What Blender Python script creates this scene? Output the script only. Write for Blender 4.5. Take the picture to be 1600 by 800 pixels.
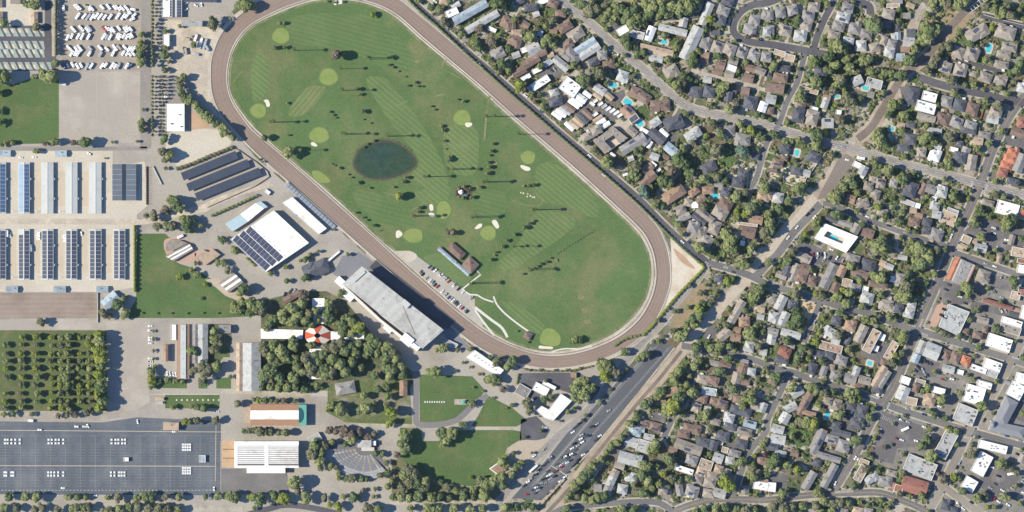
import bpy, math, random
import numpy as np
from mathutils import Vector, geometry

# ------------------------------------------------------------------ camera, sky, sun, exposure
S = 0.70                                   # metres for one photograph pixel (the oval is a one-mile track)
SUN_EL, SUN_AZ = 38.5, 1.0                 # sun in the west: shadows fall to the east
scene = bpy.context.scene
for ob in list(bpy.data.objects):
    bpy.data.objects.remove(ob)
C = scene.collection
cam_d = bpy.data.cameras.new('camera')
cam = bpy.data.objects.new('camera', cam_d)
C.objects.link(cam)
CAM_H = 3400.0
cam.location = (0, 0, CAM_H)
cam.rotation_euler = (0, 0, 0)
cam_d.sensor_width = 36.0
cam_d.lens = 36.0 * CAM_H / (1600 * S)
cam_d.clip_start = 10.0
cam_d.clip_end = 20000.0
scene.camera = cam

world = bpy.data.worlds.new('World')
scene.world = world
world.use_nodes = True
wn = world.node_tree.nodes
sky = wn.new('ShaderNodeTexSky')
sky.sky_type = 'NISHITA'
sky.sun_disc = False
sky.sun_elevation = math.radians(SUN_EL)
sky.sun_rotation = math.radians(270 - SUN_AZ)
sky.air_density = 1.0
sky.dust_density = 0.0
sky.ozone_density = 8.0
wn['Background'].inputs[1].default_value = 0.13
world.node_tree.links.new(sky.outputs[0], wn['Background'].inputs[0])

sun_d = bpy.data.lights.new('sun', 'SUN')
sun = bpy.data.objects.new('sun', sun_d)
C.objects.link(sun)
sun_d.energy = 5.0
sun_d.angle = math.radians(0.5)
sun_d.color = (1.0, 0.92, 0.75)
sun.location = (-400, 0, 600)
sun.rotation_euler = (0, -math.radians(90 - SUN_EL), math.radians(SUN_AZ))

scene.view_settings.view_transform = 'Standard'
scene.view_settings.look = 'None'
scene.view_settings.exposure = 0.78
scene.view_settings.gamma = 1.0
scene.view_settings.use_curve_mapping = False
scene.cycles.max_bounces = 4
scene.cycles.volume_bounces = 0
scene.cycles.diffuse_bounces = 2
scene.cycles.glossy_bounces = 2
scene.cycles.transmission_bounces = 2
scene.cycles.transparent_max_bounces = 4

# ------------------------------------------------------------------ helpers
rnd = random.Random(11)
KEXP = 1.62                                # light and exposure: picture value / base colour


def P(x, y, z=0.0):
    """photograph pixel on the level ground -> metres"""
    return ((x - 800) * S, (400 - y) * S, z)


def lin(c):
    if c[0] >= c[1] >= c[2] and c[0] - c[2] > 36:      # the low sun is warm: keep warm colours from going orange
        g = sum(c) / 3
        c = [v + (g - v) * 0.2 for v in c]
    out = []
    for v in c:
        v = v / 255.0
        v = v / 12.92 if v <= 0.04045 else ((v + 0.055) / 1.055) ** 2.4
        out.append(min(0.82, v / KEXP))
    return tuple(out) + (1.0,)


MATS = {}


def mat(name, rgb, var=0.12, s1=0.03, s2=0.6, rgb2=None, mix=0.5, s3=0.02, rough=0.9, per_object=0.0, spec=0.15, streak=None):
    """procedural surface: base colour, broad and fine mottling, optional second colour in patches"""
    if name in MATS:
        return MATS[name]
    m = bpy.data.materials.new(name)
    m.use_nodes = True
    nt = m.node_tree
    N, L = nt.nodes, nt.links
    b = N['Principled BSDF']
    b.inputs['Roughness'].default_value = rough
    b.inputs['Specular IOR Level'].default_value = spec
    geo = N.new('ShaderNodeNewGeometry')
    src = geo.outputs['Position']

    def noise(scale, detail=4, rgh=0.6):
        n = N.new('ShaderNodeTexNoise')
        n.inputs['Scale'].default_value = scale
        n.inputs['Detail'].default_value = detail
        n.inputs['Roughness'].default_value = rgh
        L.new(src, n.inputs['Vector'])
        return n.outputs['Fac']

    def ramp(fac, a, bb):
        r = N.new('ShaderNodeMapRange')
        r.inputs['From Min'].default_value = 0.3
        r.inputs['From Max'].default_value = 0.7
        r.inputs['To Min'].default_value = a
        r.inputs['To Max'].default_value = bb
        L.new(fac, r.inputs['Value'])
        return r.outputs[0]

    def mul(a, bb):
        k = N.new('ShaderNodeMath')
        k.operation = 'MULTIPLY'
        L.new(a, k.inputs[0])
        L.new(bb, k.inputs[1])
        return k.outputs[0]
    base = N.new('ShaderNodeRGB')
    base.outputs[0].default_value = lin(rgb)
    col = base.outputs[0]
    if rgb2 is not None:
        mx = N.new('ShaderNodeMix')
        mx.data_type = 'RGBA'
        cr = N.new('ShaderNodeMapRange')
        cr.inputs['From Min'].default_value = 0.62 - 0.3 * mix
        cr.inputs['From Max'].default_value = 0.78 - 0.3 * mix
        L.new(noise(s3, 6, 0.65), cr.inputs['Value'])
        L.new(cr.outputs[0], mx.inputs[0])
        L.new(col, mx.inputs[6])
        mx.inputs[7].default_value = lin(rgb2)
        col = mx.outputs[2]
    f = mul(ramp(noise(s1), 1 - var, 1 + var), ramp(noise(s2, 4, 0.8), 1 - 2.2 * var, 1 + 2.2 * var))
    if streak:
        ang, sc, amt = streak
        mp = N.new('ShaderNodeMapping')
        mp.inputs['Rotation'].default_value = (0, 0, math.radians(ang))
        L.new(src, mp.inputs['Vector'])
        w = N.new('ShaderNodeTexWave')
        w.inputs['Scale'].default_value = sc
        w.inputs['Distortion'].default_value = 1.2
        w.inputs['Detail'].default_value = 1
        w.inputs['Detail Scale'].default_value = 0.4
        L.new(mp.outputs[0], w.inputs['Vector'])
        r = N.new('ShaderNodeMapRange')
        r.inputs['To Min'].default_value = 1 - amt
        r.inputs['To Max'].default_value = 1 + amt
        L.new(w.outputs['Fac'], r.inputs['Value'])
        f = mul(f, r.outputs[0])
    if per_object:
        oi = N.new('ShaderNodeObjectInfo')
        r = N.new('ShaderNodeMapRange')
        r.inputs['To Min'].default_value = 1 - per_object
        r.inputs['To Max'].default_value = 1 + per_object
        L.new(oi.outputs['Random'], r.inputs['Value'])
        f = mul(f, r.outputs[0])
    vm = N.new('ShaderNodeVectorMath')
    vm.operation = 'SCALE'
    L.new(col, vm.inputs[0])
    L.new(f, vm.inputs['Scale'])
    L.new(vm.outputs[0], b.inputs['Base Color'])
    MATS[name] = m
    return m


def leaf_mat(name, rgb, rgb2, rough=0.75):
    if name in MATS:
        return MATS[name]
    m = bpy.data.materials.new(name)
    m.use_nodes = True
    nt = m.node_tree
    N, L = nt.nodes, nt.links
    b = N['Principled BSDF']
    b.inputs['Roughness'].default_value = rough
    b.inputs['Specular IOR Level'].default_value = 0.2
    oi = N.new('ShaderNodeObjectInfo')
    geo = N.new('ShaderNodeNewGeometry')
    n = N.new('ShaderNodeTexNoise')
    n.inputs['Scale'].default_value = 0.45
    n.inputs['Detail'].default_value = 3
    L.new(geo.outputs['Position'], n.inputs['Vector'])
    ad = N.new('ShaderNodeMath')
    ad.operation = 'ADD'
    sb = N.new('ShaderNodeMath')
    sb.operation = 'MULTIPLY_ADD'
    sb.inputs[1].default_value = 1.3
    sb.inputs[2].default_value = -0.65
    L.new(n.outputs['Fac'], sb.inputs[0])
    L.new(oi.outputs['Random'], ad.inputs[0])
    L.new(sb.outputs[0], ad.inputs[1])
    ad.use_clamp = True
    mx = N.new('ShaderNodeMix')
    mx.data_type = 'RGBA'
    L.new(ad.outputs[0], mx.inputs[0])
    mx.inputs[6].default_value = lin(rgb)
    mx.inputs[7].default_value = lin(rgb2)
    L.new(mx.outputs[2], b.inputs['Base Color'])
    tr = N.new('ShaderNodeBsdfTranslucent')
    L.new(mx.outputs[2], tr.inputs['Color'])
    ms = N.new('ShaderNodeMixShader')
    ms.inputs[0].default_value = 0.22
    L.new(b.outputs[0], ms.inputs[1])
    L.new(tr.outputs[0], ms.inputs[2])
    L.new(ms.outputs[0], N['Material Output'].inputs['Surface'])
    MATS[name] = m
    return m


def water_mat(name, rgb, rough=0.08):
    m = mat(name, rgb, var=0.08, s1=0.05, s2=0.4, rough=rough, spec=0.5)
    return m


class MB:
    """collects shapes into one mesh"""
    def __init__(self):
        self.v, self.f, self.m = [], [], []

    def add(self, vs, fs, mi=0):
        o = len(self.v)
        self.v += [tuple(p) for p in vs]
        self.f += [tuple(i + o for i in f) for f in fs]
        self.m += [mi] * len(fs)

    def box(self, x0, y0, z0, x1, y1, z1, mi=0, bottom=True):
        vs = [(x0, y0, z0), (x1, y0, z0), (x1, y1, z0), (x0, y1, z0), (x0, y0, z1), (x1, y0, z1), (x1, y1, z1), (x0, y1, z1)]
        fs = [(0, 1, 5, 4), (1, 2, 6, 5), (2, 3, 7, 6), (3, 0, 4, 7), (4, 5, 6, 7)]
        if bottom:
            fs.append((3, 2, 1, 0))
        self.add(vs, fs, mi)

    def cyl(self, x, y, z0, z1, r0, r1, n=8, mi=0):
        vs, fs = [], []
        for k in range(n):
            a = 2 * math.pi * k / n
            vs.append((x + r0 * math.cos(a), y + r0 * math.sin(a), z0))
        for k in range(n):
            a = 2 * math.pi * k / n
            vs.append((x + r1 * math.cos(a), y + r1 * math.sin(a), z1))
        for k in range(n):
            fs.append((k, (k + 1) % n, n + (k + 1) % n, n + k))
        fs.append(tuple(range(n, 2 * n)))
        self.add(vs, fs, mi)

    def prism(self, pts, z0, z1, mi=0, mi_top=None):
        """pts: metre outline, any winding"""
        ar = sum(pts[i][0] * pts[(i + 1) % len(pts)][1] - pts[(i + 1) % len(pts)][0] * pts[i][1] for i in range(len(pts)))
        if ar < 0:
            pts = pts[::-1]
        n = len(pts)
        vs = [(p[0], p[1], z0) for p in pts] + [(p[0], p[1], z1) for p in pts]
        self.add(vs, [(k, (k + 1) % n, n + (k + 1) % n, n + k) for k in range(n)], mi)
        tri = geometry.tessellate_polygon([[Vector((p[0], p[1], 0)) for p in pts]])
        fs = []
        for t in tri:
            a, b, c = [Vector(pts[i][:2]) for i in t]
            if (b - a).cross(c - a) < 0:
                t = t[::-1]
            fs.append(tuple(t))
        self.add([(p[0], p[1], z1) for p in pts], fs, mi if mi_top is None else mi_top)

    def pitched(self, cx, cy, w, d, z, pitch, kind, ov=0.45, mi=0, thick=0.22):
        """hip or gable roof over a w x d block"""
        w, d = w + 2 * ov, d + 2 * ov
        sw = d > w
        if sw:
            w, d = d, w
        rise = pitch * d / 2
        inset = min(d / 2, w / 2 - 0.05) if kind == 'h' else 0.0
        x, y = w / 2, d / 2
        lo = [(-x, -y, z), (x, -y, z), (x, y, z), (-x, y, z)]
        hi = [(a, b, z + thick) for a, b, _ in lo]
        rg = [(-x + inset, 0, z + thick + rise), (x - inset, 0, z + thick + rise)]
        vs = lo + hi + rg
        fs = [(0, 1, 5, 4), (1, 2, 6, 5), (2, 3, 7, 6), (3, 0, 4, 7), (3, 2, 1, 0), (4, 5, 9, 8), (6, 7, 8, 9), (5, 6, 9), (7, 4, 8)]
        if sw:
            vs = [(-b, a, c) for a, b, c in vs]
        self.add([(a + cx, b + cy, c) for a, b, c in vs], fs, mi)
        return rise + thick

    def data(self, name, mats):
        me = bpy.data.meshes.new(name)
        me.from_pydata(self.v, [], self.f)
        for m in mats:
            me.materials.append(m)
        if any(self.m):
            me.polygons.foreach_set('material_index', self.m)
        me.update()
        return me

    def obj(self, name, mats, parent=None, kind=None):
        if not isinstance(mats, (list, tuple)):
            mats = [mats]
        return link(name, self.data(name, mats), parent, kind)


def link(name, data, parent=None, kind=None):
    o = bpy.data.objects.new(name, data)
    C.objects.link(o)
    if parent is not None:
        o.parent = parent
    if kind:
        o['kind'] = kind
    return o


def tag(o, label, cat, group=None):
    o['label'] = label
    o['category'] = cat
    if group:
        o['group'] = group
    return o


def thing(name, label, cat, loc=(0, 0, 0), rz=0.0, group=None):
    o = bpy.data.objects.new(name, None)
    o.empty_display_size = 0.5
    C.objects.link(o)
    o.location = loc
    o.rotation_euler = (0, 0, rz)
    return tag(o, label, cat, group)


def raw_mesh(name, verts, quads, mats):
    """large quad mesh from arrays"""
    me = bpy.data.meshes.new(name)
    nv, nq = len(verts), len(quads)
    me.vertices.add(nv)
    me.vertices.foreach_set('co', np.asarray(verts, dtype=np.float32).ravel())
    me.loops.add(nq * 4)
    me.loops.foreach_set('vertex_index', np.asarray(quads, dtype=np.int32).ravel())
    me.polygons.add(nq)
    me.polygons.foreach_set('loop_start', np.arange(0, nq * 4, 4, dtype=np.int32))
    me.update(calc_edges=True)
    for m in mats:
        me.materials.append(m)
    return me


def smooth(pts, closed=True, n=6):
    """Catmull-Rom through photograph points"""
    out = []
    m = len(pts)
    for i in range(m if closed else m - 1):
        if closed:
            p0, p1, p2, p3 = pts[i - 1], pts[i], pts[(i + 1) % m], pts[(i + 2) % m]
        else:
            p0, p1, p2, p3 = pts[max(i - 1, 0)], pts[i], pts[i + 1], pts[min(i + 2, m - 1)]
        for k in range(n):
            t = k / n
            out.append(tuple(0.5 * ((2 * b) + (-a + c) * t + (2 * a - 5 * b + 4 * c - d) * t * t + (-a + 3 * b - 3 * c + d) * t ** 3)
                             for a, b, c, d in zip(p0, p1, p2, p3)))
    if not closed:
        out.append(tuple(pts[-1]))
    return out


def sheet(name, pts, z, m, parent=None, smo=0, kind='structure'):
    """flat piece of ground from photograph points"""
    if smo:
        pts = smooth(pts, True, smo)
    w = [P(*p) for p in pts]
    tri = geometry.tessellate_polygon([[Vector(p) for p in w]])
    fs = []
    for t in tri:
        a, b, c = [Vector(w[i][:2]) for i in t]
        if (b - a).cross(c - a) < 0:
            t = t[::-1]
        fs.append(tuple(t))
    mb = MB()
    mb.add([(a, b, z) for a, b, _ in w], fs)
    return mb.obj(name, m, parent, kind)


def strip(mb, pts, w, z, mi=0, h=None):
    """band of width w (px) along photograph points, open"""
    n = len(pts)
    L_, R_ = [], []
    for i in range(n):
        a = pts[max(i - 1, 0)]
        b = pts[min(i + 1, n - 1)]
        dx, dy = b[0] - a[0], b[1] - a[1]
        l = math.hypot(dx, dy) or 1
        nx, ny = -dy / l * w / 2, dx / l * w / 2
        L_.append(P(pts[i][0] + nx, pts[i][1] + ny, z))
        R_.append(P(pts[i][0] - nx, pts[i][1] - ny, z))
    vs = L_ + R_
    mb.add(vs, [(i, i + 1, n + i + 1, n + i) for i in range(n - 1)], mi)
    if h:
        lo = [(a, b, z - h) for a, b, _ in vs]
        mb.add(L_ + lo[:n], [(i + 1, i, n + i, n + i + 1) for i in range(n - 1)], mi)
        mb.add(R_ + lo[n:], [(i, i + 1, n + i + 1, n + i) for i in range(n - 1)], mi)


def dist_line(pts, x, y):
    best = 1e9
    for (ax, ay), (bx, by) in zip(pts, pts[1:]):
        dx, dy = bx - ax, by - ay
        t = max(0, min(1, ((x - ax) * dx + (y - ay) * dy) / (dx * dx + dy * dy + 1e-9)))
        best = min(best, math.hypot(x - ax - t * dx, y - ay - t * dy))
    return best


OCC = np.zeros((800, 1600), dtype=np.uint8)           # what already stands on the ground, for scattering shrubs
YY, XX = np.mgrid[0:800, 0:1600]


def occupy(x, y, w, h, ang, val=1, pad=0.0):
    a = math.radians(ang)
    r = int(max(w, h)) + 3
    x0, x1, y0, y1 = max(0, int(x - r)), min(1600, int(x + r)), max(0, int(y - r)), min(800, int(y + r))
    if x1 <= x0 or y1 <= y0:
        return
    X, Y = XX[y0:y1, x0:x1] - x, YY[y0:y1, x0:x1] - y
    u = X * math.cos(a) + Y * math.sin(a)
    v = -X * math.sin(a) + Y * math.cos(a)
    OCC[y0:y1, x0:x1][(abs(u) < w / 2 + pad) & (abs(v) < h / 2 + pad)] = val


def occupy_poly(pts, val=2):
    inside = np.zeros(OCC.shape, dtype=bool)
    n = len(pts)
    for i in range(n):
        (x1, y1), (x2, y2) = pts[i], pts[(i + 1) % n]
        if y1 == y2:
            continue
        c = ((YY < y1) != (YY < y2)) & (XX < (x2 - x1) * (YY - y1) / (y2 - y1) + x1)
        inside ^= c
    OCC[inside] = val


def occupy_line(pts, w, val=2):
    for (ax, ay), (bx, by) in zip(pts, pts[1:]):
        l = math.hypot(bx - ax, by - ay)
        occupy((ax + bx) / 2, (ay + by) / 2, l + w * 0.6, w, math.degrees(math.atan2(by - ay, bx - ax)), val)

# ------------------------------------------------------------------ the ground and what is paved on it
TRACK_OUT = smooth([(380, 19), (360, 37), (345, 54), (335, 77), (330, 95), (329, 115), (330, 138), (334, 156), (341, 172), (352, 188), (366, 204),
                    (400, 239), (450, 283), (500, 327), (550, 372), (600, 416), (650, 459), (700, 504), (722, 523), (745, 540), (770, 554),
                    (795, 563), (820, 570), (850, 575), (887, 574), (925, 566), (955, 555), (980, 542), (1000, 527), (1017, 510), (1030, 490),
                    (1040, 467), (1047, 442), (1047, 415), (1042, 388), (1032, 362), (1019, 344), (1000, 324), (960, 288), (925, 257), (860, 201),
                    (800, 148), (750, 105), (700, 61), (650, 20), (625, 0), (600, -15), (570, -25), (535, -30), (500, -29), (465, -23), (430, -12), (403, 2)], True, 5)
TRACK_IN = smooth([(400, 33), (382, 47), (368, 65), (360, 83), (355, 105), (354, 125), (357, 145), (365, 164), (377, 182), (390, 199), (400, 209),
                   (450, 251), (500, 295), (550, 340), (600, 385), (615, 399), (662, 441), (705, 479), (740, 507), (760, 521), (780, 532), (800, 541),
                   (825, 550), (850, 555), (878, 555), (912, 549), (950, 535), (977, 519), (1000, 497), (1015, 472), (1023, 447), (1025, 425), (1022, 400),
                   (1014, 378), (1000, 357), (962, 321), (900, 264), (850, 221), (800, 178), (750, 133), (700, 91), (662, 59), (625, 26), (600, 11),
                   (575, 2), (550, -4), (520, -6), (485, -2), (450, 9), (425, 20)], True, 5)
INFIELD = smooth([(401, 38), (385, 52), (372, 69), (364, 87), (360, 107), (359, 125), (362, 143), (370, 161), (382, 178), (400, 199), (450, 244),
                  (500, 286), (550, 331), (596, 374), (622, 395), (668, 436), (712, 474), (745, 500), (764, 514), (782, 525), (802, 535), (827, 543),
                  (850, 547), (876, 547), (908, 541), (944, 527), (970, 511), (992, 490), (1006, 469), (1014, 446), (1016, 426), (1014, 403), (1006, 382),
                  (990, 359), (955, 325), (893, 269), (844, 226), (795, 184), (745, 138), (695, 96), (657, 64), (621, 32), (597, 17), (573, 8), (550, 3),
                  (520, 1), (487, 4), (453, 15), (427, 26)], True, 5)

# ---- residential ground: a patchwork of yards
def yard_mat():
    m = bpy.data.materials.new('yard_ground')
    m.use_nodes = True
    nt = m.node_tree
    N, L = nt.nodes, nt.links
    b = N['Principled BSDF']
    b.inputs['Roughness'].default_value = 0.95
    b.inputs['Specular IOR Level'].default_value = 0.1
    geo = N.new('ShaderNodeNewGeometry')
    mp = N.new('ShaderNodeMapping')
    mp.inputs['Rotation'].default_value = (0, 0, math.radians(28))
    L.new(geo.outputs['Position'], mp.inputs['Vector'])
    vo = N.new('ShaderNodeTexVoronoi')
    vo.distance = 'CHEBYCHEV'
    vo.inputs['Scale'].default_value = 0.105
    L.new(mp.outputs[0], vo.inputs['Vector'])
    sx = N.new('ShaderNodeSeparateColor')
    L.new(vo.outputs['Color'], sx.inputs[0])
    cr = N.new('ShaderNodeValToRGB')
    cr.color_ramp.interpolation = 'CONSTANT'
    cols = [(0.0, (172, 162, 146)), (0.12, (128, 124, 106)), (0.27, (102, 114, 76)), (0.42, (156, 149, 136)), (0.53, (112, 112, 84)),
            (0.66, (92, 108, 66)), (0.80, (190, 181, 164)), (0.89, (124, 110, 90))]
    e = cr.color_ramp.elements
    e[0].position, e[0].color = cols[0][0], lin(cols[0][1])
    e[1].position, e[1].color = cols[1][0], lin(cols[1][1])
    for p, c in cols[2:]:
        k = e.new(p)
        k.color = lin(c)
    L.new(sx.outputs[0], cr.inputs[0])
    n = N.new('ShaderNodeTexNoise')
    n.inputs['Scale'].default_value = 0.35
    n.inputs['Detail'].default_value = 5
    n.inputs['Roughness'].default_value = 0.75
    L.new(geo.outputs['Position'], n.inputs['Vector'])
    r = N.new('ShaderNodeMapRange')
    r.inputs['From Min'].default_value = 0.25
    r.inputs['From Max'].default_value = 0.75
    r.inputs['To Min'].default_value = 0.55
    r.inputs['To Max'].default_value = 1.4
    L.new(n.outputs['Fac'], r.inputs['Value'])
    vm = N.new('ShaderNodeVectorMath')
    vm.operation = 'SCALE'
    L.new(cr.outputs[0], vm.inputs[0])
    L.new(r.outputs[0], vm.inputs['Scale'])
    L.new(vm.outputs[0], b.inputs['Base Color'])
    return m


mb = MB()
mb.add([(-6000, -6000, 0), (6000, -6000, 0), (6000, 6000, 0), (-6000, 6000, 0)], [(0, 1, 2, 3)])
mb.obj('ground', yard_mat(), kind='structure')

M_pave = mat('fairground_paving', (181, 173, 160), 0.07, 0.02, 0.5, (164, 156, 146), 0.5, 0.015)
M_conc = mat('concrete_lot', (180, 170, 157), 0.06, 0.03, 0.7, (196, 186, 172), 0.45, 0.02)
M_tan = mat('tan_dirt', (214, 204, 186), 0.07, 0.04, 0.5, (202, 188, 164), 0.45, 0.02)
M_tan2 = mat('worn_dirt', (198, 182, 160), 0.10, 0.08, 0.5, (216, 202, 180), 0.5, 0.05)
M_orange = mat('orange_dirt', (204, 166, 128), 0.09, 0.05, 0.6, (190, 150, 114), 0.5, 0.04)
M_brown = mat('arena_soil', (164, 148, 134), 0.08, 0.05, 0.8, (150, 134, 120), 0.5, 0.04, streak=(90, 0.06, 0.05))
M_sand = mat('pale_sand', (226, 213, 194), 0.06, 0.04, 0.5, (214, 192, 160), 0.4, 0.03)
M_track = mat('track_dirt', (156, 137, 123), 0.05, 0.02, 0.35, (147, 128, 116), 0.5, 0.012)
M_strip = mat('track_verge', (205, 194, 176), 0.08, 0.05, 0.4, (186, 172, 146), 0.5, 0.04)
M_grass = mat('infield_grass', (96, 119, 72), 0.12, 0.012, 0.5, (122, 128, 84), 0.48, 0.016)
M_fair = mat('fairway_grass', (110, 130, 80), 0.08, 0.03, 0.5, (120, 134, 86), 0.5, 0.02, streak=(-50, 0.066, 0.12))
M_fair2 = mat('fairway_cross', (101, 124, 75), 0.08, 0.03, 0.5, (112, 127, 80), 0.5, 0.02, streak=(-75, 0.066, 0.08))
M_fair3 = mat('fairway_rising', (116, 134, 82), 0.08, 0.03, 0.5, (126, 136, 88), 0.5, 0.02, streak=(40, 0.07, 0.12))
M_fringe = mat('green_fringe', (108, 130, 78), 0.08, 0.1, 0.6)
M_green = mat('putting_green', (146, 158, 92), 0.05, 0.1, 0.6, (128, 150, 80), 0.5, 0.1, streak=(30, 0.25, 0.03))
M_bunker = mat('bunker_sand', (236, 226, 204), 0.05, 0.2, 1.0)
M_lawn = mat('park_lawn', (92, 114, 68), 0.12, 0.025, 0.5, (112, 121, 78), 0.42, 0.03)
M_lawn2 = mat('orchard_lawn', (98, 110, 70), 0.12, 0.04, 0.5, (120, 120, 74), 0.48, 0.05)
M_under = mat('shaded_garden', (96, 102, 72), 0.15, 0.06, 0.4, (128, 122, 98), 0.5, 0.05)  # darker green, with the shade of the trees put into the floor colour
M_asph = mat('lot_asphalt', (102, 108, 115), 0.07, 0.02, 0.5, (118, 122, 127), 0.5, 0.02, streak=(0, 0.0195, 0.045))
M_asph2 = mat('dark_asphalt', (98, 96, 101), 0.06, 0.03, 0.5, (108, 106, 109), 0.5, 0.03)
M_road = mat('street_asphalt', (120, 118, 118), 0.07, 0.03, 0.4, (134, 130, 126), 0.5, 0.02)
M_old = mat('worn_asphalt', (160, 153, 145), 0.06, 0.03, 0.4, (146, 140, 134), 0.5, 0.02)
M_walk = mat('sidewalk', (196, 186, 170), 0.09, 0.06, 0.5, (160, 152, 128), 0.5, 0.06)
M_drive = mat('driveway', (190, 180, 165), 0.10, 0.08, 0.6, (166, 156, 142), 0.5, 0.06)
M_paint = mat('white_paint', (208, 208, 204), 0.08, 0.3, 2.0)
M_faint = mat('worn_paint', (156, 156, 154), 0.12, 0.3, 2.0)
M_yellow = mat('yellow_paint', (214, 164, 84), 0.08, 0.3, 2.0)
M_pond = mat('pond_water', (62, 84, 66), 0.12, 0.03, 0.15, (56, 78, 70), 0.5, 0.03, rough=0.5, spec=0.03)
M_mud = mat('pond_bank', (104, 104, 78), 0.15, 0.1, 0.5, (82, 90, 66), 0.5, 0.08)
M_rail_bed = mat('rail_bed', (130, 118, 109), 0.10, 0.06, 0.5, (148, 135, 123), 0.5, 0.05)

# ---- west: the fairground
sheet('fairground_pavement', [(-60, -60), (430, -60), (352, 30), (322, 90), (326, 160), (400, 246), (620, 440), (740, 545), (800, 575), (900, 582), (1010, 540),
                              (905, 665), (800, 778), (770, 812), (-60, 830)], 0.03, M_pave)
sheet('lawn', [(-30, 122), (20, 132), (50, 122), (92, 118), (92, 224), (-30, 226)], 0.07, M_lawn)
sheet('rv_lot', [(97, -20), (222, -20), (222, 110), (97, 112)], 0.07, mat('rv_lot_gravel', (176, 165, 150), 0.07, 0.04, 0.6, (160, 150, 138), 0.5, 0.03))
sheet('concrete_lot', [(92, 113), (224, 113), (220, 223), (92, 223)], 0.11, M_conc)
mb = MB()
for x in (106, 129, 151, 175, 199):
    strip(mb, [(x, 118), (x, 222)], 0.8, 0.16)
for y in (116.5, 209.5):
    strip(mb, [(100, y), (218, y)], 0.9, 0.16)
mb.obj('lot_marking', M_walk, kind='structure')
sheet('dirt_yard', [(262, 30), (335, 44), (345, 52), (331, 78), (327, 110), (330, 150), (340, 178), (356, 196), (330, 172), (300, 130), (270, 118), (262, 112), (258, 60)], 0.07, M_tan2, smo=3)
sheet('dirt_yard', [(268, 206), (345, 203), (360, 226), (290, 262), (262, 240)], 0.07, M_tan, smo=3)
sheet('red_dirt_ring', [(294, 166), (331, 199), (294, 204)], 0.11, M_orange)
sheet('stable_yard', [(-30, 236), (176, 236), (176, 262), (226, 252), (232, 320), (214, 335), (214, 448), (170, 456), (-30, 456)], 0.07, M_tan)
sheet('gallop_path', [(-30, 342), (200, 342), (222, 343), (250, 337), (280, 328), (310, 322), (340, 308), (376, 296), (420, 284), (428, 290), (380, 304), (345, 318), (318, 333), (285, 337), (255, 346), (224, 351), (-30, 350)], 0.11, M_tan2)
for xx in (58, 95, 132):
    sheet('walking_lane', [(xx - 6, 268), (xx + 6, 268), (xx + 6, 322), (xx - 6, 322)], 0.11, mat('lane_dirt', (208, 194, 172), 0.06, 0.05, 0.6))
for xx in (20, 57, 94, 131, 169):
    sheet('walking_lane', [(xx - 5, 366), (xx + 5, 366), (xx + 5, 426), (xx - 5, 426)], 0.11, MATS['lane_dirt'])
sheet('arena', [(-30, 457), (152, 457), (153, 497), (-30, 498)], 0.11, M_brown)
sheet('dirt_path', [(-30, 500), (152, 500), (152, 515), (-30, 515)], 0.09, M_conc)
sheet('lawn', [(214, 365), (258, 365), (266, 372), (258, 388), (262, 399), (280, 412), (300, 418), (318, 428), (334, 438), (346, 452), (358, 465), (380, 468),
               (398, 470), (398, 494), (340, 497), (188, 497), (204, 482), (212, 470), (213, 455)], 0.07, M_lawn)
sheet('orchard_lawn', [(-30, 516), (166, 516), (167, 642), (-30, 642)], 0.09, M_lawn2)
sheet('gravel_path', [(-30, 644), (150, 642), (190, 636), (200, 650), (150, 658), (-30, 656)], 0.09, mat('path_gravel', (170, 162, 150), 0.1, 0.05, 0.6, (186, 172, 146), 0.4, 0.05))
sheet('paved_yard', [(166, 502), (234, 502), (234, 628), (214, 640), (170, 648)], 0.07, M_conc)
sheet('asphalt_lot', [(-30, 658), (160, 660), (215, 652), (345, 658), (345, 774), (-30, 772)], 0.13, M_asph)
sheet('lawn', [(258, 617), (343, 617), (343, 638), (258, 638)], 0.09, M_lawn)
sheet('lawn', [(235, 590), (292, 593), (292, 607), (235, 606)], 0.09, M_lawn)
sheet('lawn', [(310, 590), (324, 590), (324, 607), (310, 607)], 0.09, M_lawn)
sheet('lawn', [(338, 590), (361, 590), (361, 607), (338, 607)], 0.09, M_lawn)
sheet('courtyard_lawn', [(342, 540), (359, 540), (359, 558), (342, 558)], 0.09, M_lawn)
sheet('garden_floor', [(328, 506), (362, 506), (362, 538), (328, 590), (322, 560)], 0.06, M_under)
sheet('garden_floor', [(408, 470), (470, 455), (510, 455), (540, 470), (580, 520), (620, 560), (650, 585), (640, 610), (520, 605), (410, 605), (408, 535)], 0.06, M_under)
sheet('park_ground', [(512, 604), (560, 592), (640, 592), (644, 664), (540, 660), (512, 645)], 0.08, mat('park_mix', (104, 116, 72), 0.15, 0.05, 0.4, (150, 142, 122), 0.5, 0.04))
sheet('lawn', [(655, 585), (738, 588), (758, 610), (738, 640), (722, 654), (702, 660), (656, 660)], 0.09, M_lawn)
sheet('lawn', [(762, 618), (800, 637), (824, 657), (806, 667), (735, 668), (748, 648)], 0.09, M_lawn)
sheet('lawn', [(625, 668), (658, 670), (660, 689), (686, 689), (700, 672), (800, 672), (814, 674), (815, 686), (792, 700), (784, 725), (765, 752), (740, 760), (690, 756), (650, 738), (625, 716)], 0.09, M_lawn)
sheet('park_ground', [(625, 716), (650, 738), (690, 757), (740, 761), (768, 752), (785, 770), (770, 783), (612, 784), (612, 720)], 0.07, mat('park_tree_floor', (128, 124, 98), 0.15, 0.05, 0.4, (112, 112, 76), 0.5, 0.05))
sheet('lawn', [(465, 600), (510, 600), (512, 610), (400, 612), (400, 602)], 0.08, M_lawn)
mb = MB()
strip(mb, smooth([(650, 580), (650, 640), (651, 660), (665, 664), (690, 663), (712, 657), (726, 646), (740, 632), (762, 618)], False, 5), 9, 0.14)
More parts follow.
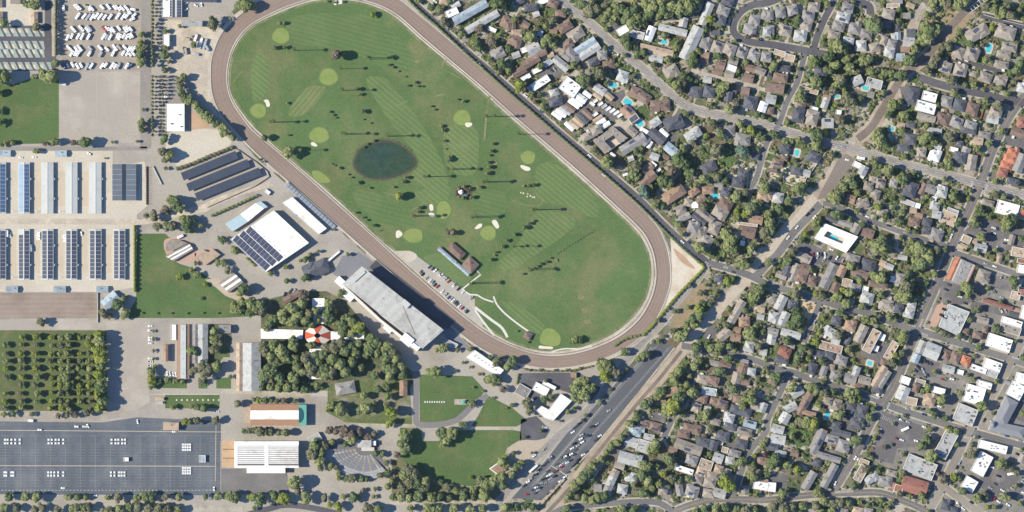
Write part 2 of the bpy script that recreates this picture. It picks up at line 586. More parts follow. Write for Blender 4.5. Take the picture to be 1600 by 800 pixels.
mb.obj('park_path', mat('path_asphalt', (138, 134, 134), 0.06, 0.05, 0.5), kind='structure')
mb = MB()
strip(mb, smooth([(560, 665), (640, 665), (720, 668), (760, 669), (810, 669)], False, 4), 5, 0.12)
strip(mb, smooth([(608, 786), (660, 785), (720, 785), (782, 784)], False, 4), 6, 0.12)
strip(mb, [(345, 612), (400, 612), (440, 616), (512, 615)], 8, 0.12)
mb.obj('park_walk', M_walk, kind='structure')
sheet('apron', [(535, 400), (560, 394), (600, 420), (700, 508), (740, 548), (716, 546), (690, 520), (640, 478), (570, 418), (540, 440), (520, 428)], 0.09, mat('apron_asphalt', (138, 138, 142), 0.05, 0.04, 0.5))
sheet('pink_paving', [(256, 378), (268, 372), (300, 378), (306, 400), (288, 412), (262, 400)], 0.11, mat('pink_concrete', (204, 164, 142), 0.06, 0.05, 0.5), smo=4)
sheet('pink_paving', [(304, 396), (330, 386), (346, 398), (330, 414), (306, 414)], 0.11, MATS['pink_concrete'])
sheet('tan_paving', [(320, 437), (340, 434), (362, 455), (386, 462), (396, 470), (372, 470), (352, 462), (336, 448)], 0.11, mat('tan_concrete', (198, 178, 154), 0.06, 0.05, 0.5))
sheet('entrance_paving', [(347, 688), (368, 688), (368, 730), (347, 730)], 0.12, mat('terracotta_paving', (216, 176, 132), 0.08, 0.1, 0.5))
sheet('asphalt_lot', [(345, 732), (448, 732), (452, 772), (345, 772)], 0.11, mat('service_asphalt', (128, 124, 122), 0.07, 0.05, 0.5, (140, 136, 132), 0.5, 0.04))
sheet('asphalt_lot', [(814, 583), (906, 582), (924, 598), (938, 605), (930, 628), (860, 604), (836, 626), (812, 612)], 0.09, M_asph2)
sheet('plaza', [(795, 700), (815, 688), (838, 688), (856, 684), (858, 692), (838, 712), (820, 722), (800, 718)], 0.11, mat('tan_plaza', (190, 176, 156), 0.06, 0.05, 0.5), smo=3)
sheet('asphalt_lot', [(814, 655), (838, 650), (860, 672), (850, 688), (812, 690)], 0.09, M_asph2)
mb = MB()
for (x0, y0, x1, y1, n) in ((0, 44, 67, 57, 6), (0, 62, 70, 90, 7), (0, 96, 82, 108, 7)):
    pass
sheet('rv_park', [(-30, 40), (70, 40), (88, 60), (88, 110), (-30, 112)], 0.09, M_asph2)
M_pad = mat('pad_gravel', (168, 180, 170), 0.06, 0.1, 0.8)
M_padt = mat('pad_tan', (222, 210, 176), 0.06, 0.1, 0.8)
for (x1, y0, y1) in ((70, 44, 57), (70, 64, 77), (70, 77, 90), (81, 97, 109)):
    lean = -6 if y0 in (44, 64, 97) else -6
    k = 0
    x = x1
    while x > -12:
        pts = [(x - 9.2, y0), (x - 1.8, y0), (x + 4.6, y1), (x - 2.8, y1)]
        sheet('parking_pad', [(min(p[0], x1), p[1]) for p in pts], 0.13, M_pad)
        ym = (y0 + y1) / 2 + (3 if y0 in (44, 77) else -3) * (-1 if y0 in (44, 97) else 1)
        ym = {44: 48, 64: 72, 77: 81, 97: 104}[y0]
        o = (ym - y0) * 0.5
        xs = x - 9.5 + o
        if xs + 6 < x1:
            sheet('parking_pad', [(xs - 1.5, ym - 3), (xs + 2.4, ym - 3), (xs + 5.2, ym + 3), (xs + 1.2, ym + 3)], 0.17, M_padt)
        x -= 11.3
sheet('drive', [(70, -20), (80, -20), (80, 96), (70, 96)], 0.13, M_asph2)
sheet('rv_walk', [(81, -20), (86, -20), (86, 88), (81, 88)], 0.13, M_walk)
sheet('tan_yard', [(-30, -20), (60, -20), (60, 40), (-30, 40)], 0.07, M_tan)
sheet('avenue_road', [(222, -20), (236, -20), (236, 232), (219, 232), (219, 113)], 0.13, M_old)
sheet('avenue_lane', [(258, 120), (276, 120), (284, 164), (258, 164)], 0.10, M_old)
sheet('avenue_lane', [(0, 229), (230, 229), (230, 235), (0, 235)], 0.13, M_old)

# ---- the race track and the golf course inside it
sheet('track_verge', [(x + (x - 700) * 0.012, y + (y - 275) * 0.016) for x, y in TRACK_OUT[::2]], 0.13, M_strip)
sheet('race_track', TRACK_OUT, 0.18, M_track)
harrow = [mat('harrow_light', (159, 140, 127), 0.05, 0.02, 0.35), mat('harrow_dark', (150, 131, 118), 0.05, 0.02, 0.35)]
TI = np.array(TRACK_IN)
for k, f in enumerate((0.10, 0.2, 0.32, 0.41, 0.55, 0.66, 0.78, 0.9)):
    ln = []
    for x, y in TRACK_OUT:
        i = np.argmin(np.hypot(TI[:, 0] - x, TI[:, 1] - y))
        ln.append((x + (TI[i, 0] - x) * f, y + (TI[i, 1] - y) * f))
    mb = MB()
    strip(mb, ln + [ln[0]], 0.7 + 0.4 * (k % 3), 0.19)
    mb.obj('harrow_line', harrow[k % 2], kind='structure')
sheet('track_inner_verge', TRACK_IN, 0.22, M_strip)
sheet('infield_lawn', INFIELD, 0.26, M_grass)
mb = MB()
strip(mb, INFIELD + [INFIELD[0]], 3.6, 0.266)
mb.obj('worn_turf_edge', mat('worn_turf', (140, 140, 98), 0.16, 0.06, 0.5, (108, 124, 78), 0.6, 0.09), kind='structure')
INF = np.array(INFIELD)
ln = []
for x, y in TRACK_IN:
    i = np.argmin(np.hypot(INF[:, 0] - x, INF[:, 1] - y))
    ln.append((x + (INF[i, 0] - x) * 0.3, y + (INF[i, 1] - y) * 0.3))
mb = MB()
strip(mb, ln + [ln[0]], 1.1, 0.23)
mb.obj('rail_shadow_gap', mat('shadow_gap_brown', (128, 114, 96), 0.12, 0.06, 0.5), kind='structure')  # shadow and brown gap inside the rail, painted as one dark line
for fi, (pts, m) in enumerate((
        ([(450, 178), (476, 178), (508, 142), (500, 134), (478, 138)], M_fair3),
        ([(572, 126), (592, 120), (612, 132), (660, 196), (692, 256), (698, 292), (660, 292), (642, 268), (655, 252), (640, 228), (600, 176)], M_fair),
        ([(452, 30), (520, 20), (590, 30), (640, 80), (650, 110), (600, 105), (540, 78), (460, 66)], M_fair2),
        ([(400, 86), (418, 90), (420, 140), (398, 158), (392, 120)], M_fair),
        ([(696, 202), (744, 200), (742, 270), (700, 262)], M_fair),
        ([(840, 260), (880, 262), (930, 310), (930, 340), (880, 320), (840, 312)], M_fair),
        ([(740, 300), (786, 300), (790, 330), (764, 348), (745, 330)], M_fair2),
        ([(552, 300), (580, 296), (640, 340), (650, 352), (600, 350), (560, 320)], M_fair2),
        ([(650, 300), (700, 290), (700, 310), (690, 316), (660, 318)], M_fair),
        ([(488, 268), (500, 268), (516, 282), (506, 286), (492, 280)], M_green),
        ([(840, 330), (900, 350), (800, 420), (780, 410), (810, 380)], M_fair),
        ([(662, 402), (690, 398), (720, 424), (736, 432), (726, 446), (706, 440), (680, 420)], mat('practice_green', (112, 132, 84), 0.07, 0.05, 0.4)),
        ([(780, 470), (812, 478), (850, 508), (846, 520), (830, 518), (800, 492)], M_fair))):
    sheet('fairway', pts, 0.275 + 0.006 * fi, m, smo=5)
for pts, r in (((439, 56), (13, 12)), ((513, 120), (14, 13)), ((404, 173), (12, 11)), ((499, 211), (15, 12)), ((722, 184), (13, 12)), ((825, 246), (11, 10)),
               ((693, 328), (11, 14)), ((646, 368), (15, 11)), ((763, 364), (12, 11)), ((591, 132), (10, 8))):
    ring = [(pts[0] + r[0] * math.cos(a) * (1 + 0.08 * math.sin(3 * a + r[1])), pts[1] + r[1] * math.sin(a)) for a in [k * math.pi / 8 for k in range(16)]]
    if r[0] > 10.5:
        sheet('green_fringe', [(pts[0] + (a - pts[0]) * 1.16, pts[1] + (b - pts[1]) * 1.16) for a, b in ring], 0.362, M_fringe, smo=2)
        sheet('putting_green', ring, 0.37, M_green, smo=2)
    else:
        sheet('tee', ring, 0.37, M_fair, smo=2)
sheet('putting_green', [(855, 513), (866, 515), (875, 525), (875, 536), (866, 541), (846, 537), (844, 526), (850, 516)], 0.37, M_green, smo=4)
for pts in ([(412, 157), (419, 156), (422, 165), (417, 167), (415, 161)], [(486, 223), (490, 222), (496, 227), (493, 229), (487, 227)],
            [(728, 192), (737, 192), (737, 196), (731, 199), (727, 196)], [(814, 258), (820, 259), (828, 262), (828, 266), (822, 267), (814, 262)],
            [(671, 320), (676, 320), (677, 328), (672, 329)], [(670, 333), (677, 333), (679, 338), (672, 338)],
            [(619, 362), (624, 360), (629, 366), (624, 371), (619, 371)], [(742, 356), (748, 350), (753, 350), (752, 355), (745, 358)],
            [(769, 345), (775, 344), (780, 354), (776, 357), (770, 350)], [(843, 540), (852, 541), (863, 542), (863, 545), (850, 545), (842, 544)],
            [(530, 0), (536, 1), (534, 6), (528, 6)], [(523, 1), (527, 2), (525, 8), (521, 6)]):
    sheet('sand_bunker', pts, 0.41, M_bunker, smo=4)
POND = [(555, 245), (564, 231), (580, 223), (600, 219), (620, 223), (638, 234), (649, 248), (648, 261), (631, 272), (606, 280), (580, 280), (562, 271), (553, 258)]
sheet('pond_bank', [(601 + (x - 601) * (1.05 + 0.025 * math.sin(i * 2.1)), 251 + (y - 251) * (1.09 + 0.03 * math.cos(i * 1.7))) for i, (x, y) in enumerate(POND)], 0.36, M_mud, smo=5)
sheet('pond_shallows', [(601 + (x - 601) * (0.985 + 0.02 * math.sin(i * 1.3)), 251 + (y - 251) * (0.98 + 0.02 * math.cos(i * 2.3))) for i, (x, y) in enumerate(POND)], 0.39, mat('shallow_water', (72, 80, 64), 0.12, 0.08, 0.4, (88, 84, 66), 0.4, 0.06, rough=0.4), smo=5)
sheet('pond_water', [(602 + (x - 602) * (0.91 + 0.03 * math.sin(i * 1.9)), 250 + (y - 250) * (0.89 + 0.03 * math.cos(i * 1.1))) for i, (x, y) in enumerate(POND)], 0.40, M_pond, smo=5)
for pts, w in (([(676, 152), (686, 149), (695, 148)], 1.6), ([(682, 103), (700, 112), (722, 124)], 1.2), ([(690, 107), (693, 97), (698, 94)], 2.2), ([(621, 165), (637, 158)], 1.4), ([(745, 285), (745, 296)], 1.0), ([(364, 130), (372, 118), (380, 110)], 1.2),
               ([(757, 220), (760, 180), (765, 150)], 3.0), ([(596, 300), (612, 304), (624, 311)], 1.0), ([(800, 312), (812, 318), (836, 322), (846, 318), (848, 308)], 1.2), ([(848, 255), (870, 252), (884, 262)], 1.0), ([(640, 330), (660, 318), (672, 300)], 1.2)):
    mb = MB()
    strip(mb, smooth(pts, False, 5), w, 0.36)
    mb.obj('worn_track', mat('dry_track', (146, 144, 98), 0.14, 0.08, 0.5, (120, 130, 84), 0.5, 0.06), kind='structure')
sheet('rock_pool_surround', [(711, 298), (718, 291), (728, 289), (738, 296), (736, 306), (728, 311), (718, 307)], 0.38, mat('rock_bed', (96, 84, 66), 0.2, 0.2, 0.6, (124, 108, 84), 0.5, 0.1), smo=4)
sheet('infield_lot', [(614, 392), (640, 392), (668, 412), (704, 438), (728, 456), (742, 468), (742, 482), (757, 508), (744, 506), (700, 468), (650, 424)], 0.365, mat('infield_paving', (184, 178, 166), 0.06, 0.04, 0.5, (200, 190, 172), 0.45, 0.03))
sheet('dirt_patch', [(622, 394), (640, 392), (652, 400), (640, 410), (630, 404)], 0.38, M_tan, smo=3)
mb = MB()
strip(mb, smooth([(722, 452), (734, 460), (745, 461), (756, 467), (771, 472)], False, 5), 2.4, 0.40)
strip(mb, smooth([(771, 463), (776, 475), (786, 487), (800, 499), (816, 511), (834, 523)], False, 5), 2.6, 0.42)
strip(mb, smooth([(742, 480), (768, 500), (784, 512), (793, 527)], False, 5), 4, 0.39)
strip(mb, smooth([(742, 484), (756, 504), (772, 524)], False, 5), 3, 0.395)
strip(mb, [(722, 452), (751, 429), (744, 422)], 2.2, 0.41)
strip(mb, smooth([(862, 550), (880, 545), (905, 545), (925, 541)], False, 5), 2, 0.42)
mb.obj('golf_path', mat('path_concrete', (228, 222, 210), 0.05, 0.05, 0.5), kind='structure')
for x, y, r in ((908, 464, 5), (914, 485, 5), (918, 503, 5), (652, 96, 4), (773, 255, 4)):
    sheet('worn_patch', [(x + r * 1.1 * math.cos(k), y + r * 0.8 * math.sin(k)) for k in range(6)], 0.38, mat('dry_turf', (142, 136, 88), 0.1, 0.1, 0.5), smo=3)
sheet('dry_corner', [(1047, 366), (1062, 378), (1080, 395), (1098, 412), (1099, 420), (1086, 436), (1060, 462), (1042, 488), (1030, 500), (1040, 478), (1049, 446), (1050, 412)], 0.16, M_sand)
sheet('dirt_track_scar', [(1052, 388), (1064, 396), (1080, 412), (1086, 420), (1074, 416), (1060, 404)], 0.20, M_orange, smo=3)


def ring_rail(name, pts, label, h=1.1, z=0.18):
    o = thing(name, label, 'rail')
    mb = MB()
    strip(mb, pts + [pts[0]], 0.45, z + h, 0, 0.12)
    mb.obj('rail', mat('rail_white', (236, 234, 228), 0.03), o)
    mb = MB()
    for x, y in pts[::2]:
        X, Y, _ = P(x, y)
        mb.box(X - 0.06, Y - 0.06, z, X + 0.06, Y + 0.06, z + h - 0.1)
    mb.obj('rail_posts', MATS['rail_white'], o, 'stuff')


ring_rail('running_rail', TRACK_IN, 'long white running rail along the inside of the race track')
ring_rail('running_rail', TRACK_OUT, 'long white running rail along the outside of the race track')

# ---- streets
ROADS = [
    # name, points, width px, material, centre line, phrase
    ('street', [(625, -22), (647, 5), (682, 37), (725, 77), (760, 107), (800, 142), (837, 174), (870, 204), (920, 246), (960, 278), (1000, 313), (1032, 346), (1065, 377), (1107, 411)], 10, M_asph2, None, 'the street along the back straight'),
    ('street', [(862, -14), (877, 0), (905, 23), (937, 49), (960, 70), (1000, 103), (1027, 128), (1057, 155), (1075, 167), (1100, 175), (1130, 181), (1162, 187), (1200, 196), (1237, 208), (1295, 224), (1330, 232), (1400, 253), (1450, 266), (1500, 279), (1532, 287), (1562, 295), (1600, 304), (1650, 318)], 11, M_old, 'w', 'the long diagonal main street'),
    ('street', [(1180, 433), (1200, 411), (1215, 397), (1240, 363), (1262, 340), (1282, 318)], 12, M_road, None, 'the street beside the railway strip'),
    ('street', [(1107, 411), (1085, 441), (1070, 460), (1050, 483), (1032, 505), (1008, 530), (985, 556), (955, 595), (925, 634), (900, 658), (870, 683), (850, 703), (825, 727), (800, 756), (780, 784), (765, 815)], 11, M_old, 'w', 'the street past the track turn'),
    ('street', [(1302, 767), (1335, 712), (1360, 662), (1380, 630), (1400, 597), (1432, 517), (1450, 475), (1470, 430), (1490, 380), (1517, 320), (1532, 287), (1550, 237), (1575, 186), (1600, 150)], 13, M_road, 'y', 'the street with the yellow centre line'),
    ('street', [(1107, 411), (1140, 420), (1175, 432), (1200, 445), (1225, 452), (1267, 465), (1325, 482), (1360, 490), (1400, 506), (1432, 516), (1470, 527), (1540, 549), (1600, 567), (1640, 580)], 10.5, M_road, None, 'the cross street from the track to town'),
    ('street', [(1281, 472), (1270, 500), (1257, 534)], 8, M_road, None, 'the short side street'),
    ('street', [(1065, 540), (1100, 546), (1130, 552), (1170, 560), (1215, 577), (1242, 583), (1275, 595), (1350, 617), (1400, 638), (1437, 650), (1475, 662), (1530, 678), (1600, 697), (1640, 708)], 10, M_road, None, 'the lower cross street'),
    ('street', [(1232, 580), (1225, 600), (1200, 655), (1197, 675), (1175, 700), (1160, 732), (1146, 775)], 9, M_road, None, 'the narrow lower avenue'),
    ('street', [(1092, 546), (1075, 612), (1070, 625), (1052, 652), (1037, 684)], 9, M_road, None, 'the short dead-end street'),
    ('street', [(1612, 502), (1580, 563), (1550, 618), (1515, 672), (1485, 735), (1450, 800), (1440, 820)], 13, M_old, 'y', 'the downtown main street'),
    ('street', [(1462, 752), (1478, 763), (1512, 788), (1540, 808)], 11, M_old, 'y', 'the corner street downtown'),
    ('street', [(1225, -6), (1200, 4), (1175, 8), (1156, 20), (1146, 38), (1149, 54), (1170, 65), (1200, 69), (1237, 75), (1270, 81), (1292, 85)], 11, M_asph2, None, 'the curved loop street'),
    ('street', [(1272, 78), (1275, 62), (1287, 32), (1300, 7), (1306, -12)], 10, M_asph2, None, 'the stub of the loop street'),
    ('street', [(1322, -4), (1345, 4), (1358, 10), (1360, 22)], 12, M_asph2, None, 'the small cul-de-sac'),
    ('street', [(1258, 84), (1252, 105), (1245, 130), (1230, 158), (1222, 180), (1214, 200), (1197, 226), (1182, 277), (1170, 297)], 8, M_road, None, 'the shaded side lane'),
    ('alley', [(1080, 109), (1100, 116), (1125, 122), (1175, 135), (1205, 143)], 6, M_drive, None, 'the pale back alley'),
    ('street', [(1437, 121), (1462, 130), (1500, 140), (1537, 147), (1575, 157), (1610, 161)], 12, M_asph2, None, 'the condominium street'),
    ('street', [(1485, 92), (1520, 100), (1565, 112)], 6, M_asph2, None, 'the condominium drive'),
    ('street', [(1532, 24), (1548, 27), (1575, 35), (1620, 46)], 9, M_asph2, None, 'the upper condominium drive'),
    ('alley', [(1445, 6), (1437, 14), (1425, 38), (1410, 62), (1396, 90)], 9, M_drive, None, 'the pale lane by the railway strip'),
    ('street', [(1286, 318), (1305, 322), (1350, 342), (1380, 352), (1415, 365), (1442, 373), (1490, 388)], 8, M_road, None, 'the shady connecting street'),
    ('street', [(1485, 393), (1512, 402), (1550, 415), (1595, 430), (1640, 442)], 9, M_road, None, 'the street above the long shed'),
    ('street', [(845, 815), (880, 795), (920, 789), (960, 786), (1000, 784), (1030, 786), (1052, 800)], 9, M_road, None, 'the road at the foot of the railway strip'),
    ('street', [(1038, 808), (1060, 796), (1085, 787), (1112, 781), (1150, 780), (1200, 781), (1250, 775), (1300, 771), (1337, 770), (1375, 770), (1410, 782), (1440, 795), (1470, 812)], 10, M_road, 'y', 'the curving road at the southern edge'),
    ('street', [(1037, 28), (1070, 26), (1095, 22), (1103, 6), (1108, -14)], 9, M_asph2, None, 'the apartment drive'),
    ('street', [(380, 806), (420, 795), (450, 789), (500, 796), (540, 806)], 9, M_asph2, None, 'the road beyond the fairground trees'),
    ('street', [(290, 795), (345, 795), (380, 796)], 10, M_drive, None, 'the fairground gate road'),
]
walk = MB()
for nm, pts, w, m, line, ph in ROADS:
    sp = smooth(pts, False, 5)
    if nm == 'street' and w >= 8 and pts[0][0] > 600 and m is not M_drive:
        strip(walk, sp, w + 5.0, 0.05)
walk.obj('pavement', M_walk, kind='structure')
zr = 0.10
for nm, pts, w, m, line, ph in ROADS:
    sp = smooth(pts, False, 5)
    mb = MB()
    strip(mb, sp, w, zr)
    o = mb.obj(nm, m, kind='structure')
    zr += 0.004
    occupy_line(pts, w + 3)
    if line:
        mb = MB()
        if line == 'y':
            strip(mb, sp, 0.55, 0.25)
        else:
            for i in range(0, len(sp) - 1, 2):
                strip(mb, sp[i:i + 2], 0.5, 0.25)
            for s in (-1, 1):
                off = []
                for i in range(len(sp)):
                    a, b = sp[max(i - 1, 0)], sp[min(i + 1, len(sp) - 1)]
                    l = math.hypot(b[0] - a[0], b[1] - a[1])
                    off.append((sp[i][0] - (b[1] - a[1]) / l * s * w * 0.33, sp[i][1] + (b[0] - a[0]) / l * s * w * 0.33))
                strip(mb, off, 0.35, 0.25)
        mb.obj('lane_marking', M_yellow if line == 'y' else M_paint, o)
# zebra crossings
for x, y, ang, n in ((1424, 508, 18, 8), (1443, 522, 18, 8), (1440, 504, -66, 7), (1368, 621, 18, 7), (1388, 634, -66, 7), (1320, 768, -3, 14), (1330, 222, 18, 8), (1305, 232, -60, 6),
                     (1518, 289, -66, 7), (1541, 294, -66, 7), (1525, 667, 18, 7), (1508, 683, 18, 7), (1135, 418, 18, 4), (1588, 560, 18, 6)):
    mb = MB()
    a = math.radians(ang)
    for k in range(n):
        t = (k - n / 2) * 2.0
        cx, cy = x + t * math.cos(a), y + t * math.sin(a)
        strip(mb, [(cx - 1.6 * math.sin(a), cy + 1.6 * math.cos(a)), (cx + 1.6 * math.sin(a), cy - 1.6 * math.cos(a))], 0.9, 0.27)
    mb.obj('crossing_marking', M_paint, kind='structure')

# ---- the old railway strip
RAIL = [(850, 806), (882, 772), (905, 745), (930, 712), (962, 672), (1000, 626), (1030, 592), (1065, 548), (1100, 506), (1140, 463), (1168, 438)]
RAIL2 = [(1172, 430), (1210, 386), (1250, 336), (1277, 306), (1300, 276), (1317, 252), (1340, 217), (1362, 198), (1390, 152), (1415, 114), (1450, 86), (1466, 64), (1500, 26), (1522, 6)]
for pts, w in ((RAIL, 19), (RAIL2, 22)):
    mb = MB()
    strip(mb, smooth(pts, False, 4), w, 0.06)
    mb.obj('railway_strip', mat('strip_dirt', (190, 174, 154), 0.09, 0.05, 0.5, (164, 148, 130), 0.5, 0.04), kind='structure')
    mb = MB()
    strip(mb, smooth(pts[:8] if w == 19 else pts[6:], False, 4), 5.5 if w == 19 else 12, 0.09)
    mb.obj('rail_bed', M_rail_bed, kind='structure')
    occupy_line(pts, w + 2)
mb = MB()
strip(mb, smooth([(1074, 538), (1100, 507), (1140, 464), (1170, 434)], False, 4), 15, 0.085)
strip(mb, smooth([(1176, 428), (1210, 387), (1250, 337), (1274, 308)], False, 4), 13, 0.085)
mb.obj('railway_strip', mat('strip_pale', (206, 190, 166), 0.09, 0.05, 0.5, (186, 168, 142), 0.45, 0.05), kind='structure')
sheet('dry_grass', [(1448, 36), (1462, 18), (1478, 14), (1498, 22), (1474, 48), (1452, 42)], 0.07, mat('dry_meadow', (176, 150, 114), 0.1, 0.05, 0.5, (150, 136, 98), 0.5, 0.05))
sheet('dry_grass', [(1476, 58), (1500, 34), (1516, 22), (1522, 26), (1498, 52), (1486, 62)], 0.07, MATS['dry_meadow'])
sheet('dry_grass', [(1060, 470), (1086, 446), (1104, 440), (1110, 456), (1092, 480), (1062, 512), (1046, 512)], 0.07, MATS['dry_meadow'])
sheet('dry_grass', [(962, 0), (1020, -8), (1090, -8), (1080, 2), (1000, 4)], 0.07, MATS['dry_meadow'])
sheet('dry_grass', [(1250, 470), (1278, 476), (1272, 496), (1258, 520), (1246, 516)], 0.07, mat('bare_lot', (220, 184, 140), 0.1, 0.05, 0.5))
sheet('bare_yard', [(1202, 270), (1240, 258), (1258, 272), (1256, 290), (1240, 292), (1204, 276)], 0.07, M_tan)
sheet('meadow', [(1228, 650), (1252, 640), (1274, 660), (1268, 690), (1250, 700), (1232, 686)], 0.07, M_lawn)
sheet('lawn', [(1118, 252), (1142, 240), (1156, 250), (1140, 264), (1124, 262)], 0.07, M_lawn)
for pts in ([(1000, 122), (1008, 124), (1018, 134), (1012, 145), (1000, 132)], [(1017, 136), (1032, 145), (1022, 156), (1007, 148)], [(1036, 150), (1042, 150), (1056, 165), (1048, 167), (1036, 156)],
            [(890, 32), (908, 26), (912, 32), (896, 42)], [(955, 84), (975, 100), (985, 112), (972, 116)], [(1055, 660), (1067, 662), (1062, 674), (1052, 670)], [(1422, 430), (1450, 428), (1450, 434), (1424, 436)]):
    sheet('front_lawn', pts, 0.075, M_lawn)
sheet('railside_lot', [(1308, 252), (1322, 240), (1346, 254), (1330, 276), (1302, 306), (1276, 312)], 0.20, mat('lot_old', (142, 130, 120), 0.07, 0.05, 0.5))
LOT = [(1020, 534), (1054, 541), (1003, 605), (952, 668), (922, 703), (884, 742), (846, 782), (800, 778), (820, 756), (850, 723), (867, 701), (885, 678), (907, 658), (930, 633), (975, 585)]
sheet('parking_lot', LOT, 0.16, mat('diag_asphalt', (103, 104, 107), 0.05, 0.03, 0.5, (114, 114, 115), 0.4, 0.03))
for pts in ([(1235, 386), (1262, 378), (1300, 398), (1325, 402), (1318, 412), (1262, 414), (1250, 408)], [(1378, 642), (1440, 665), (1446, 680), (1430, 698), (1402, 700), (1395, 725), (1362, 716), (1372, 672)],
            [(1540, 722), (1592, 740), (1602, 764), (1570, 790), (1528, 758)], [(1532, 340), (1600, 360), (1600, 385), (1560, 396), (1520, 380), (1500, 366)], [(1442, 560), (1470, 568), (1462, 590), (1430, 586)],
            [(1470, 438), (1520, 450), (1530, 470), (1490, 478), (1468, 462)], [(1545, 428), (1590, 440), (1580, 456), (1540, 446)], [(1520, 470), (1580, 486), (1576, 496), (1515, 480)],
            [(1200, 742), (1234, 738), (1230, 760), (1212, 772), (1200, 770)], [(1310, 650), (1330, 648), (1345, 668), (1330, 676), (1312, 666)], [(1280, 702), (1310, 704), (1316, 712), (1290, 720)],
            [(1570, 210), (1600, 216), (1600, 234), (1572, 226)], [(865, 178), (905, 160), (950, 160), (968, 176), (958, 190), (930, 172), (910, 172), (874, 192)], [(1098, 510), (1122, 512), (1120, 528), (1100, 530)],
            [(840, 116), (870, 96), (890, 110), (850, 132)], [(952, 36), (985, 40), (980, 50), (958, 52)], [(1022, 642), (1042, 640), (1040, 660), (1014, 656)], [(1405, 135), (1438, 135), (1440, 160), (1412, 160)],
            [(1575, 620), (1600, 628), (1600, 660), (1578, 650)], [(1010, 200), (1060, 215), (1050, 228), (1000, 210)], [(955, 148), (975, 140), (980, 160), (960, 165)], [(1135, 690), (1172, 690), (1170, 702), (1140, 700)],
            [(1350, 520), (1395, 540), (1375, 570), (1345, 555)], [(920, 110), (955, 118), (950, 126), (922, 118)], [(952, 702), (985, 700), (975, 715), (955, 712)]):
    occupy_poly(pts)
    sheet('paved_lot', pts, 0.075, mat('small_lot_asphalt', (116, 112, 112), 0.08, 0.05, 0.5, (140, 134, 128), 0.4, 0.05))
sheet('paved_yard', [(959, 196), (975, 182), (1001, 206), (990, 214), (978, 210)], 0.08, M_drive)
DT = [(1462, 400), (1640, 440), (1640, 820), (1440, 820), (1468, 770), (1400, 735), (1366, 722), (1396, 640), (1436, 560)]
sheet('town_paving', DT, 0.02, mat('town_concrete', (138, 134, 128), 0.1, 0.04, 0.5, (166, 158, 146), 0.45, 0.035))
inside = OCC.copy()
occupy_poly(DT, 9)
holes = (np.random.default_rng(3).random(OCC.shape) < 0.25) & (OCC == 9)
OCC[(OCC == 9)] = np.where(holes[OCC == 9], 0, 2)
OCC[inside > 0] = inside[inside > 0]
sheet('bunting_lot', [(1230, 745), (1252, 747), (1250, 768), (1230, 768)], 0.08, M_under)

# ---- painted stalls
mb = MB()
for k in range(15):
    x = 8.5 + k * 23.4
    strip(mb, [(x, 680), (x, 762)], 0.5, 0.18)
    y = 681
    while y < 762:
        if abs(y - 728) > 4 and (abs(y - 688) > 4 or x > 330):
            strip(mb, [(x - 8.5, y), (x + 8.5, y)], 0.34, 0.18)
        y += 4.35
for k in range(66):
    strip(mb, [(2 + k * 2.75, 659.5), (2 + k * 2.75, 665)], 0.3, 0.18)
for k in range(40):
    strip(mb, [(215 + k * 2.9, 661), (215 + k * 2.9, 667)], 0.3, 0.18)
mb.obj('stall_marking', M_faint, kind='structure')
mb = MB()
strip(mb, [(-20, 672), (353, 675)], 1.0, 0.19)
strip(mb, [(-20, 727.5), (338, 728.5)], 1.1, 0.19)
strip(mb, [(337.5, 665), (336.5, 752)], 0.9, 0.19)
strip(mb, [(345, 690), (345, 768)], 0.7, 0.19)
mb.obj('kerb_line', mat('kerb_pale', (202, 190, 168), 0.08, 0.2, 1.0), kind='structure')
mb = MB()
for k in range(60):
    strip(mb, [(2 + k * 5.6, 766), (5 + k * 5.6, 766)], 0.7, 0.19)
mb.obj('edge_marking', M_paint, kind='structure')
mb = MB()                                                # stalls of the long diagonal lot
ca, sa = 0.66, -0.75
for row, (x, y, n, ln) in enumerate(((812, 758, 54, 5), (834, 757, 66, 7), (862, 752, 64, 5))):
    for k in range(n):
        px_, py_ = x + k * 4.4 * ca, y + k * 4.4 * sa
        if row == 0 and py_ < 590:
            continue
        strip(mb, [(px_ - ln * 0.85, py_ + ln * 0.42), (px_ + ln * 0.85, py_ - ln * 0.42)], 0.6, 0.21)
mb.obj('stall_marking', M_faint, kind='structure')
mb = MB()
strip(mb, [(846, 784), (884, 744), (922, 705), (953, 669), (1004, 606), (1054, 543)], 2.4, 0.212)
strip(mb, [(838, 754), (880, 706), (920, 658), (962, 608), (1018, 542)], 0.7, 0.214)
strip(mb, [(862, 728), (884, 742)], 1.6, 0.215)
strip(mb, [(1015, 517), (1024, 524)], 1.0, 0.215)
mb.obj('lot_marking', M_walk, kind='structure')
mb = MB()
for k in range(16):
    x, y = 1284 + k * 2.6, 302 - k * 3.9
    strip(mb, [(x - 3, y - 2), (x + 3, y + 2)], 0.5, 0.24)
    strip(mb, [(x + 7, y + 3), (x + 13, y + 7)], 0.4, 0.24)
mb.obj('stall_marking', M_faint, kind='structure')
mb = MB()
for k in range(22):
    strip(mb, [(402 + k * 2.2, 748), (402 + k * 2.2, 760)], 0.35, 0.15)
mb.obj('stall_marking', M_faint, kind='structure')
mb = MB()
for k in range(9):
    strip(mb, [(1378 + k * 2.6, 648 + k * 1.1), (1376 + k * 2.6, 654 + k * 1.1)], 0.4, 0.12)
    strip(mb, [(1558 + k * 4, 776 - k * 3), (1562 + k * 4, 781 - k * 3)], 0.4, 0.12)
mb.obj('stall_marking', M_paint, kind='structure')

